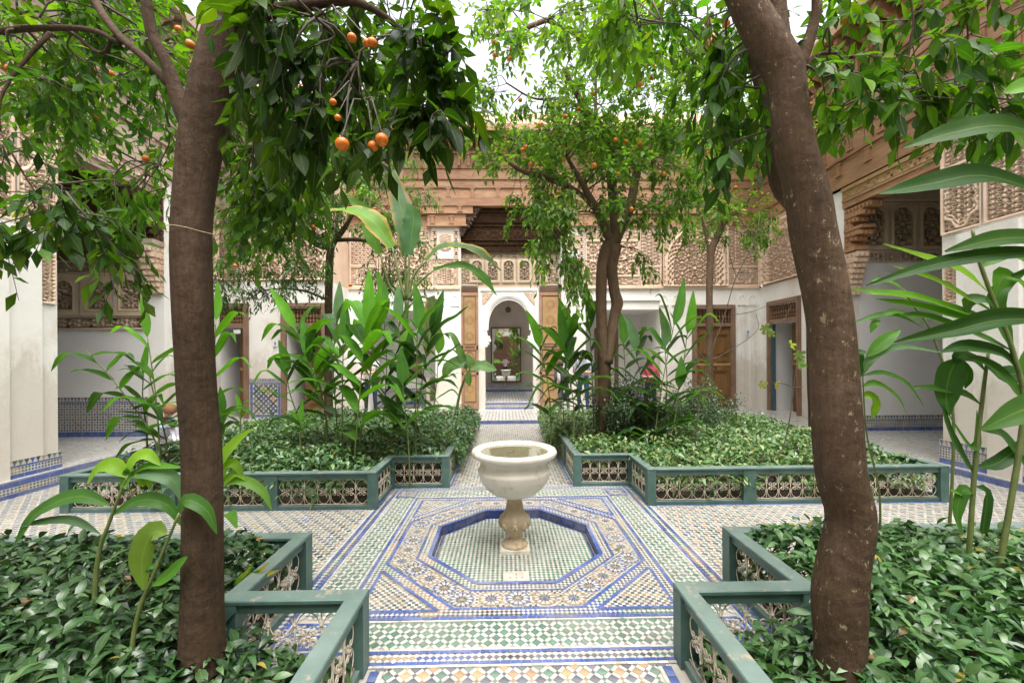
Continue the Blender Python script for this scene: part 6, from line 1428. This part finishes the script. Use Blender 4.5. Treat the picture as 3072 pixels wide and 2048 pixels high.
for pts, w, c, ro in [([(3185, 420), (3010, 378), (2860, 398), (2713, 443)], .085, (.035, .105, .010), 0), ([(3190, 600), (2960, 528), (2790, 552), (2637, 582)], .082, (.018, .065, .008), 0), ([(3195, 760), (3000, 762), (2800, 795), (2597, 858)], .050, (.02, .065, .012), 0), ([(3190, 720), (3010, 715), (2834, 755)], .062, (.035, .10, .012), 0), ([(3205, 960), (3000, 960), (2850, 995), (2682, 1028)], .085, (.03, .085, .02), 1.3), ([(3215, 1200), (3080, 1225), (2945, 1287)], .085, (.06, .15, .03), 0), ([(3175, 280), (3090, 262), (3010, 280)], .075, (.10, .26, .02), 0)]: leafpx(sE, pts, 1.25, w, c, roll=ro, up=(.0, -.9, .45), nseg=14)
# banana plants
bn = plant('banana_plant', 'banana plant with torn leaves browning at the edges', 'plant', P(1190, 1290, 6.3), None)
bst = stalk(bn, [(1190, 1290, 6.3), (1205, 1100, 6.3), (1222, 900, 6.3)], n=0, top=False, r=.075)
def ban(parent, stem, leaf, D, w, col, edge=None, **k):
    mb = MB(); ps = [P(x, y, D) for x, y in stem]; mb.tube([Vector(q) for q in spline(ps, 10)], [.028-.0017*i for i in range(10)], 7); st = mb.build('leaf_stalk', M['stem'], parent, True)
    leafpx(st, leaf, D, w, col, edge=edge, nseg=26, torn=.16, wave=.035, base_w=.5, pw=.85, **k)
ban(bn, [(1222, 900), (1217, 820), (1216, 764)], [(1216, 770), (1214, 680), (1195, 590), (1180, 512)], 6.3, .36, (.13, .22, .13), (.42, .28, .14), up=(.3, -1, .1))
ban(bn, [(1222, 900), (1226, 820), (1228, 764)], [(1228, 766), (1236, 700), (1240, 650), (1225, 612)], 6.2, .34, (.09, .20, .09), None, up=(-.2, -1, .1))
ban(bn, [(1215, 900), (1195, 820), (1177, 742)], [(1177, 742), (1120, 665), (1060, 635), (983, 632)], 6.2, .40, (.13, .27, .03), (.50, .30, .10), up=(-.4, -.7, 1))
ban(bn, [(1225, 900), (1240, 830), (1279, 782)], [(1279, 782), (1330, 745), (1420, 752), (1503, 812)], 6.1, .44, (.12, .20, .10), (.52, .38, .08), up=(0, -.5, 1))
ban(bn, [(1225, 900), (1255, 850), (1300, 812)], [(1300, 812), (1365, 800), (1430, 820), (1490, 886)], 6.0, .36, (.09, .22, .05), None, up=(0, -.5, 1))
ban(bn, [(1215, 900), (1170, 860), (1140, 760)], [(1140, 760), (1115, 700), (1100, 640), (1040, 590)], 6.8, .3, (.12, .26, .05), None, up=(-.3, -1, .4))
ban(bn, [(1230, 900), (1270, 890), (1290, 900)], [(1290, 890), (1300, 930), (1290, 1010), (1280, 1070)], 6.4, .32, (.16, .22, .12), (.5, .35, .08), up=(0, -1, .3))
b2 = plant('banana_plant', 'young banana plant with drooping leaves beside the painted portal door', 'plant', P(1368, 1222, 8.6), None)
b2s = stalk(b2, [(1370, 1235, 8.6), (1385, 1160, 8.6), (1410, 1105, 8.6)], n=0, top=False, r=.04)
for pts, w in [([(1410, 1105), (1395, 1085), (1350, 1100), (1330, 1135)], .38), ([(1410, 1105), (1440, 1098), (1470, 1105), (1490, 1110)], .30), ([(1408, 1108), (1405, 1140), (1410, 1158)], .16), ([(1400, 1110), (1390, 1080), (1360, 1010), (1330, 1000)], .16)]: leafpx(b2s, pts, 8.5, w, (.10, .20, .07), nseg=14, torn=.2, up=(0, -.8, .6))
# small leaved shrubs
def shrub(label, cx, cy, D, rx, ry, n, cols, LL=.042):
    c = P(cx, cy, D); r = plant('shrub', label, 'shrub', (c.x, c.y, 0)); mb = MB(); pos = []; dr = []
    for k in range(60):
        v = Vector(rnd.gauss(0, 1) for _ in range(3)).normalized()*rnd.uniform(.5, 1); e = c+Vector((v.x*rx, v.y*rx, v.z*ry)); b = Vector((c.x+rnd.uniform(-.2, .2), c.y, .05)); sp = [Vector(q) for q in spline([b, b.lerp(e, .5)+Vector((v.x*.1, 0, .1)), e], 12)]
        mb.tube(sp, [.006-.0004*i for i in range(12)], 3, cap=False)
        for i in range(4, 12):
            for q in range(n): pos.append(sp[i]+Vector((rnd.gauss(0, .05), rnd.gauss(0, .05), rnd.gauss(0, .05)))); 
    mb.build('stems', M['twig'], r, True)['kind'] = 'stuff'; k = len(pos); d = rvec(k)*.8+np.array([0, 0, .5]); cl = np.array(cols)[rng.integers(0, len(cols), k)]*rng.uniform(.7, 1.3, (k, 1))
    leaves_mesh('foliage', np.array([tuple(p) for p in pos]), d, rvec(k)+np.array([0, 0, .8]), np.full(k, LL)*rng.uniform(.7, 1.2, k), np.full(k, LL*.55), np.full(k, .2), cl, M['cover'], r, 2)['kind'] = 'stuff'
SG = [(.10, .16, .085), (.13, .19, .105), (.07, .12, .06)]
shrub('fine leaved grey green shrub right of the double stemmed tree', 1900, 1200, 6.4, .75, .46, 26, SG); shrub('fine leaved shrub below the panelled wooden double door', 2080, 1215, 7.2, .9, .46, 24, SG)
# bare fig sapling and a yellowing one
def sapling(label, D, lines, leaves, w=.0085):
    r = plant('fig_sapling', label, 'sapling', P(lines[0][0][0], lines[0][0][1], D)); mb = MB()
    for i, ln in enumerate(lines):
        ps = [P(x, y, D) for x, y in ln]
        if i == 0: q = ps[0].copy(); q.z = .06; ps = [q]+ps
        sp = [Vector(q) for q in spline(ps, 14)]; mb.tube(sp, [(w if i == 0 else w*.6)*(1-.5*k/14) for k in range(14)], 6)
    mb.build('stem', M['twig'], r, True)
    for x, y, s, col in leaves:
        c = P(x, y, D); V = []; mbl = MB(); n = 40; pts = []
        for k in range(n):
            a = 2*PI*k/n; rr = s*.8*(.30+.70*abs(math.cos(2.5*a))**.7)*(.75+.25*math.cos(a)); pts.append(Vector((rr*math.cos(a), rnd.uniform(-.2, .2)*rr, rr*math.sin(a))))
        mbl.add([Vector((0, 0, 0))]+pts, [(0, 1+k, 1+(k+1) % n) for k in range(n)], tuple(col)+(.5,)); o = mbl.build('leaf', M['ginger'], r); o.location = c; o.rotation_euler = (rnd.uniform(-.6, .6), rnd.uniform(-1, 1), rnd.uniform(-.8, .8))
sapling('bare fig sapling with one pale lobed leaf standing between the two wooden doors', 5.4, [[(2085, 1390), (2092, 1240), (2122, 1085), (2168, 965), (2208, 830), (2262, 730), (2280, 640)], [(2122, 1085), (2200, 1045), (2272, 990), (2268, 942)], [(2195, 945), (2255, 935), (2298, 918)], [(2208, 830), (2190, 770), (2186, 730)], [(2122, 1085), (2090, 1050), (2076, 1045)], [(2205, 818), (2260, 818), (2295, 805)], [(2310, 975), (2350, 960), (2374, 915)]], [(2292, 985, .13, (.22, .30, .12)), (2312, 1000, .09, (.22, .30, .12))])
sapling('spindly sapling with a few yellow lobed leaves just left of the curved trunk', 4.7, [[(2325, 1385), (2350, 1340), (2372, 1240), (2380, 1160), (2395, 1075)], [(2380, 1162), (2340, 1148), (2300, 1150)], [(2382, 1162), (2410, 1160)]], [(2375, 1035, .10, (.34, .44, .04)), (2330, 1152, .08, (.45, .38, .03)), (2285, 1155, .09, (.28, .32, .10)), (2395, 1062, .12, (.20, .30, .14)), (2400, 1090, .10, (.14, .28, .06))])
# fallen leaves
def fallen(x, y, s, col, label):
    D = 1.6*FPX/(y-1075); p = P(x, y, D); mb = MB(); n = 11
    mb.add([Vector((0, 0, .012))]+[Vector((s*(1 if k % 2 else .6)*math.cos(2*PI*k/n)*1.3, s*(1 if k % 2 else .6)*math.sin(2*PI*k/n), rnd.uniform(.0, .012))) for k in range(n)], [(0, 1+k, 1+(k+1) % n) for k in range(n)], tuple(col)+(.5,))
    o = mb.build('fallen_leaf', M['ginger']); o.location = (p.x, p.y, .009); tag(o, label, 'leaf')
fallen(2380, 1583, .05, (.38, .40, .10), 'yellow green fallen leaf on the paving near the curved trunk'); fallen(2412, 1588, .035, (.40, .40, .12), 'smaller yellow leaf touching the larger one by the curved trunk'); fallen(2105, 1508, .022, (.45, .45, .14), 'small yellow leaf at the foot of the green fence')

fallen(1852, 1652, .02, (.20, .34, .12), 'small green fallen leaf on the rosette band by the pool'); fallen(1093, 1950, .03, (.22, .38, .08), 'green fallen leaf at the foot of the front left fence post')
# ---------------------------------------------------------------- people
SKIN = simple('skin', (.55, .33, .24), .55)
def cloth(n, c): return mottled(n, [x*.8 for x in c], [min(1, x*1.15) for x in c], 6, .85, 60, .4, .004)
def figure(label, joints, edges, rad, tags, mats, hair=None, group=None, face=None):
    "one continuous skinned body; tags give the material index of each limb"
    names = list(joints); me = bpy.data.meshes.new('person'); o0 = joints['pelvis']
    me.from_pydata([tuple(joints[n]-o0) for n in names], [(names.index(a), names.index(b)) for a, b in edges], [])
    o = bpy.data.objects.new('person', me); COL.objects.link(o); sm = o.modifiers.new('s', 'SKIN'); sm.use_smooth_shade = True
    for i, n in enumerate(names):
        v = me.skin_vertices[0].data[i]; v.radius = (rad[n],)*2 if not hasattr(rad[n], '__len__') else rad[n]; v.use_root = n == 'pelvis'
    ss = o.modifiers.new('u', 'SUBSURF'); ss.levels = ss.render_levels = 1
    dg = bpy.context.evaluated_depsgraph_get(); ev = o.evaluated_get(dg); m2 = bpy.data.meshes.new_from_object(ev)
    o.modifiers.clear(); o.data = m2; m2.name = 'person'; m2.materials.clear()
    for m in mats: m2.materials.append(m)
    J = {n: joints[n]-o0 for n in names}
    for p in m2.polygons:
        c = p.center; best = None
        for (a, b), t in zip(edges, tags):
            A, B = J[a], J[b]; AB = B-A; u = max(0, min(1, (c-A).dot(AB)/max(AB.length_squared, 1e-9))); d = (A+AB*u-c).length-.5*(rad[a] if not hasattr(rad[a], '__len__') else rad[a][0])
            if best is None or d < best[0]: best = (d, t)
        p.material_index = best[1]; p.use_smooth = True
    o.location = o0; tag(o, label, 'person', group)
    h = J['head']; r = rad['head']; r = r if not hasattr(r, '__len__') else r[0]; fd = (face or Vector((0, -1, 0))).normalized(); up = (J['head']-J['neck']).normalized(); sd = fd.cross(up).normalized(); fu = sd.cross(fd)
    R = Matrix((sd, -fd, fu)).transposed() if sd.length else Matrix.Identity(3)
    mb = MB(); mb.ball(h+fd*r*1.02-fu*r*.12, r*.16, 6, 5); mb.build('nose', SKIN, o, True)
    for s in (-1, 1): mb = MB(); mb.ball(h+sd*s*r*1.0, (r*.12, r*.2, r*.3), 6, 5, R=R); mb.build('ear', SKIN, o, True)
    DF = bpy.data.materials.get('dark_feature') or simple('dark_feature', (.10, .03, .025))
    for s in (-1, 1): mb = MB(); mb.ball(h+fd*r*.93+sd*s*r*.36+fu*r*.10, r*.10, 6, 5); mb.build('eye', DF, o, True)
    mb = MB(); mb.tube([h+fd*r*.93-sd*r*.25-fu*r*.45, h+fd*r*.99-fu*r*.47, h+fd*r*.93+sd*r*.25-fu*r*.45], r*.05, 5); mb.build('mouth', DF, o, True)
    if hair is not None:
        mb = MB(); n = 14
        mb.ball(h-fd*r*.16+fu*r*.22, (r*1.12, r*1.12, r*1.05), 14, 9, R=R)
        for k in range(40):
            a = rnd.uniform(0, 2*PI); q = Vector((math.cos(a), math.sin(a), rnd.uniform(-.1, .9))).normalized(); w = R @ Vector((q.x*r*1.1, q.y*r*1.1+r*.14, q.z*r*1.1+r*.15)); mb.tube([h+w, h+w*1.05-fu*r*.35, h+w*1.0-fu*r*.6], [r*.12, r*.1, r*.03], 4)
        mb.build('hair', hair, o, True)
    return o
def fingers(J, E, Rr, Tg, side, hand, dirv, spread, s, t):
    dv = dirv.normalized(); sp = spread.normalized()
    for k, (off, ln) in enumerate(((-.9, .62), (-.45, .9), (0, 1), (.42, .92), (.85, .72))):
        a, b, c = (f'f{side}{k}{q}' for q in 'abc'); q = hand+dv*.030*s+sp*off*.020*s
        if k == 0: q = hand+dv*.008*s+sp*off*.030*s; dd = (dv*.6-sp*.8).normalized()
        else: dd = dv
        J[a] = q; J[b] = q+dd*.030*s*ln; J[c] = q+dd*.052*s*ln+Vector((0, 0, -.014*s)); E += [('hand'+side, a), (a, b), (b, c)]; Tg += [t]*3
        Rr[a] = .0085*s; Rr[b] = .0075*s; Rr[c] = .006*s
def seated_child():
    J = {}; p = lambda x, y, D: P(x, y, D)
    J['pelvis'] = p(486, 1302, 7.05); J['waist'] = p(489, 1286, 7.06); J['chest'] = p(496, 1268, 7.03); J['neck'] = p(503, 1250, 6.99); J['head'] = p(508, 1231, 6.93)
    J['shL'] = p(482, 1259, 7.02); J['elL'] = p(487, 1284, 6.88); J['handL'] = p(511, 1273, 6.76); J['shR'] = p(517, 1258, 7.04); J['elR'] = p(533, 1280, 6.92); J['handR'] = p(523, 1269, 6.76)
    J['hipL'] = p(481, 1307, 7.0); J['knL'] = p(512, 1272, 6.78); J['anL'] = p(521, 1311, 6.72); J['toL'] = p(524, 1322, 6.60); J['hipR'] = p(494, 1308, 7.04); J['knR'] = p(527, 1267, 6.80); J['anR'] = p(535, 1312, 6.76); J['toR'] = p(541, 1322, 6.64)
    E = [('pelvis', 'waist'), ('waist', 'chest'), ('chest', 'neck'), ('neck', 'head'), ('chest', 'shL'), ('shL', 'elL'), ('elL', 'handL'), ('chest', 'shR'), ('shR', 'elR'), ('elR', 'handR'), ('pelvis', 'hipL'), ('hipL', 'knL'), ('knL', 'anL'), ('anL', 'toL'), ('pelvis', 'hipR'), ('hipR', 'knR'), ('knR', 'anR'), ('anR', 'toR')]
    T_ = [1, 1, 1, 0, 1, 1, 1, 1, 1, 1, 2, 2, 2, 3, 2, 2, 2, 3]
    Rr = dict(pelvis=.10, waist=.095, chest=.095, neck=.038, head=.088, shL=.05, elL=.036, handL=.022, shR=.05, elR=.036, handR=.022, hipL=.07, knL=.048, anL=.032, toL=.026, hipR=.07, knR=.048, anR=.032, toR=.026)
    fingers(J, E, Rr, T_, 'L', J['handL'], RV*.8-F0*.4, UV, .8, 0); fingers(J, E, Rr, T_, 'R', J['handR'], -RV*.8-F0*.4, UV, .8, 0)
    o = figure('seated child in a pale blue jacket and red scarf looking down at a phone', J, E, Rr, T_, [SKIN, cloth('pale_blue_jacket', (.42, .58, .64)), cloth('grey_trousers', (.40, .38, .43)), cloth('white_shoes', (.6, .6, .62))], cloth('ginger_hair', (.24, .12, .05)), face=(-F0*.8+Vector((0, 0, -.6))+RV*.15))
    o0 = J['pelvis']; mb = MB(); n = J['neck']-o0; mb.tube([n+Vector((.055*math.cos(a), .05*math.sin(a), -.02-.012*math.sin(a))) for a in np.linspace(0, 2*PI, 14)], .018, 6); mb.tube([n+Vector((.0, -.06, -.03)), n+Vector((.03, -.10, -.10)), n+Vector((.035, -.11, -.15))], [.016, .014, .010], 5); mb.build('scarf', cloth('red_scarf', (.28, .02, .03)), o, True)
    c = p(517, 1268, 6.72); mb = MB(); mb.box((-.035, -.005, -.06), (.035, .005, .06)); q = mb.build('phone', simple('phone_black', (.02, .02, .02), .2)); q.location = c; q.rotation_euler = (-.7, 0, .1); tag(q, 'black phone held in the hands of the seated child', 'phone')
def standing(label, loc, h, ang, mats, hair, arms='down', bend=0.0, group=None):
    s = h/1.7; c, sn = math.cos(ang), math.sin(ang)
    def w(x, y, z):
        if z > .95 and bend: dz = z-.95; y, z = y+dz*math.sin(bend), .95+dz*math.cos(bend)
        return Vector((loc[0]+s*(x*c-y*sn), loc[1]+s*(x*sn+y*c), loc[2]+s*z))
    J = dict(pelvis=w(0, 0, .95), waist=w(0, 0, 1.08), chest=w(0, 0, 1.30), neck=w(0, .01, 1.47), head=w(0, .03, 1.60), shL=w(-.17, 0, 1.38), shR=w(.17, 0, 1.38), hipL=w(-.09, 0, .90), knL=w(-.11, .03, .50), anL=w(-.12, 0, .09), toL=w(-.13, .14, .035), hipR=w(.09, 0, .90), knR=w(.12, .02, .50), anR=w(.14, -.02, .09), toR=w(.16, .12, .035))
    if arms == 'down': J.update(elL=w(-.23, -.02, 1.12), handL=w(-.23, .06, .87), elR=w(.23, -.02, 1.12), handR=w(.23, .06, .87)); dvL = dvR = Vector((0, 0, -1)); sp = w(1, 0, 0)-w(0, 0, 0)
    elif arms == 'camera': J.update(elL=w(-.27, .14, 1.22), handL=w(-.08, .24, 1.55), elR=w(.27, .14, 1.22), handR=w(.08, .24, 1.55)); dvL = dvR = Vector((0, 0, 1)); sp = w(1, 0, 0)-w(0, 0, 0)
    else: J.update(elL=w(-.25, .05, 1.12), handL=w(.02, .22, 1.14), elR=w(.25, .05, 1.12), handR=w(-.02, .24, 1.10)); dvL = w(1, 0, 0)-w(0, 0, 0); dvR = -dvL; sp = Vector((0, 0, 1))
    E = [('pelvis', 'waist'), ('waist', 'chest'), ('chest', 'neck'), ('neck', 'head'), ('chest', 'shL'), ('shL', 'elL'), ('elL', 'handL'), ('chest', 'shR'), ('shR', 'elR'), ('elR', 'handR'), ('pelvis', 'hipL'), ('hipL', 'knL'), ('knL', 'anL'), ('anL', 'toL'), ('pelvis', 'hipR'), ('hipR', 'knR'), ('knR', 'anR'), ('anR', 'toR')]
    fa = 0 if arms == 'folded' else 1; T_ = [1, 1, 1, 0, 1, 1, fa, 1, 1, fa, 2, 2, 2, 3, 2, 2, 2, 3]
    Rr = dict(pelvis=.13, waist=.12, chest=.135, neck=.05, head=.098, shL=.065, elL=.045, handL=.028, shR=.065, elR=.045, handR=.028, hipL=.095, knL=.06, anL=.042, toL=.035, hipR=.095, knR=.06, anR=.042, toR=.035); Rr = {k: v*s for k, v in Rr.items()}
    fingers(J, E, Rr, T_, 'L', J['handL'], dvL, sp, 1, 0); fingers(J, E, Rr, T_, 'R', J['handR'], dvR, -sp, 1, 0)
    fd = w(0, 1, 0)-w(0, 0, 0)
    if bend: fd = fd+Vector((0, 0, -bend))
    return figure(label, J, E, Rr, T_, mats, hair, group, fd), w
seated_child()
shoe = cloth('dark_shoes', (.03, .03, .03))
a = P(1693, 1230, 10.5); pb, wb = standing('visitor in grey trousers and dark top bending forward under a backpack', (a.x, 10.55, ZF+.006), 1.5, .15, [SKIN, cloth('dark_top', (.03, .03, .05)), cloth('grey_jeans', (.10, .12, .13)), shoe], cloth('dark_hair', (.04, .025, .02)), 'down', .55)
mb = MB(); mb.ball((0, 0, 0), (.17, .10, .25), 14, 10); mb.box((-.12, -.13, -.17), (.12, -.08, .02)); r_ = mb.build('backpack', cloth('backpack_black', (.035, .04, .042)), None, True)
r_.location = wb(0, -.16, 1.22); r_.rotation_euler = (-.50, 0, .15); tag(r_, 'black and grey backpack on the bent visitor by the right portal door', 'backpack')
for sx in (-1, 1):
    mb = MB(); mb.ball((sx*.145, -.02, -.02), (.045, .085, .17), 10, 8); mb.build('side_pocket', cloth('light_grey_pocket', (.42, .42, .40)), r_, True)
a = P(1752, 1200, 10.9); standing('visitor in blue jeans and a grey top with sunglasses on dark hair', (a.x, 10.95, ZF+.006), 1.72, 2.6, [SKIN, cloth('grey_top', (.30, .30, .36)), cloth('blue_jeans', (.03, .07, .16)), shoe], bpy.data.materials['dark_hair'], 'folded')
a = P(1962, 1150, 11.0); standing('visitor with a pink sleeve half hidden behind the ginger clump', (a.x, 11.2, ZF+.006), 1.5, 2.8, [SKIN, cloth('pink_top', (.42, .06, .10)), cloth('dark_blue_trousers', (.02, .03, .07)), shoe], bpy.data.materials['dark_hair'], 'folded')
a = P(1112, 1150, 10.8); standing('visitor in a white shirt with folded bare arms behind the ginger stems', (a.x, 10.9, ZF+.006), 1.75, 3.1, [SKIN, cloth('white_shirt', (.62, .62, .60)), bpy.data.materials['dark_blue_trousers'], shoe], bpy.data.materials['dark_hair'], 'folded')
standing('photographer in a pale pink shirt and black trousers, seen in the mirror', (-.04, -.62, .008), 1.7, 0, [SKIN, cloth('pale_pink_shirt', (.58, .42, .48)), cloth('black_trousers', (.02, .02, .025)), shoe], bpy.data.materials['dark_hair'], 'camera')
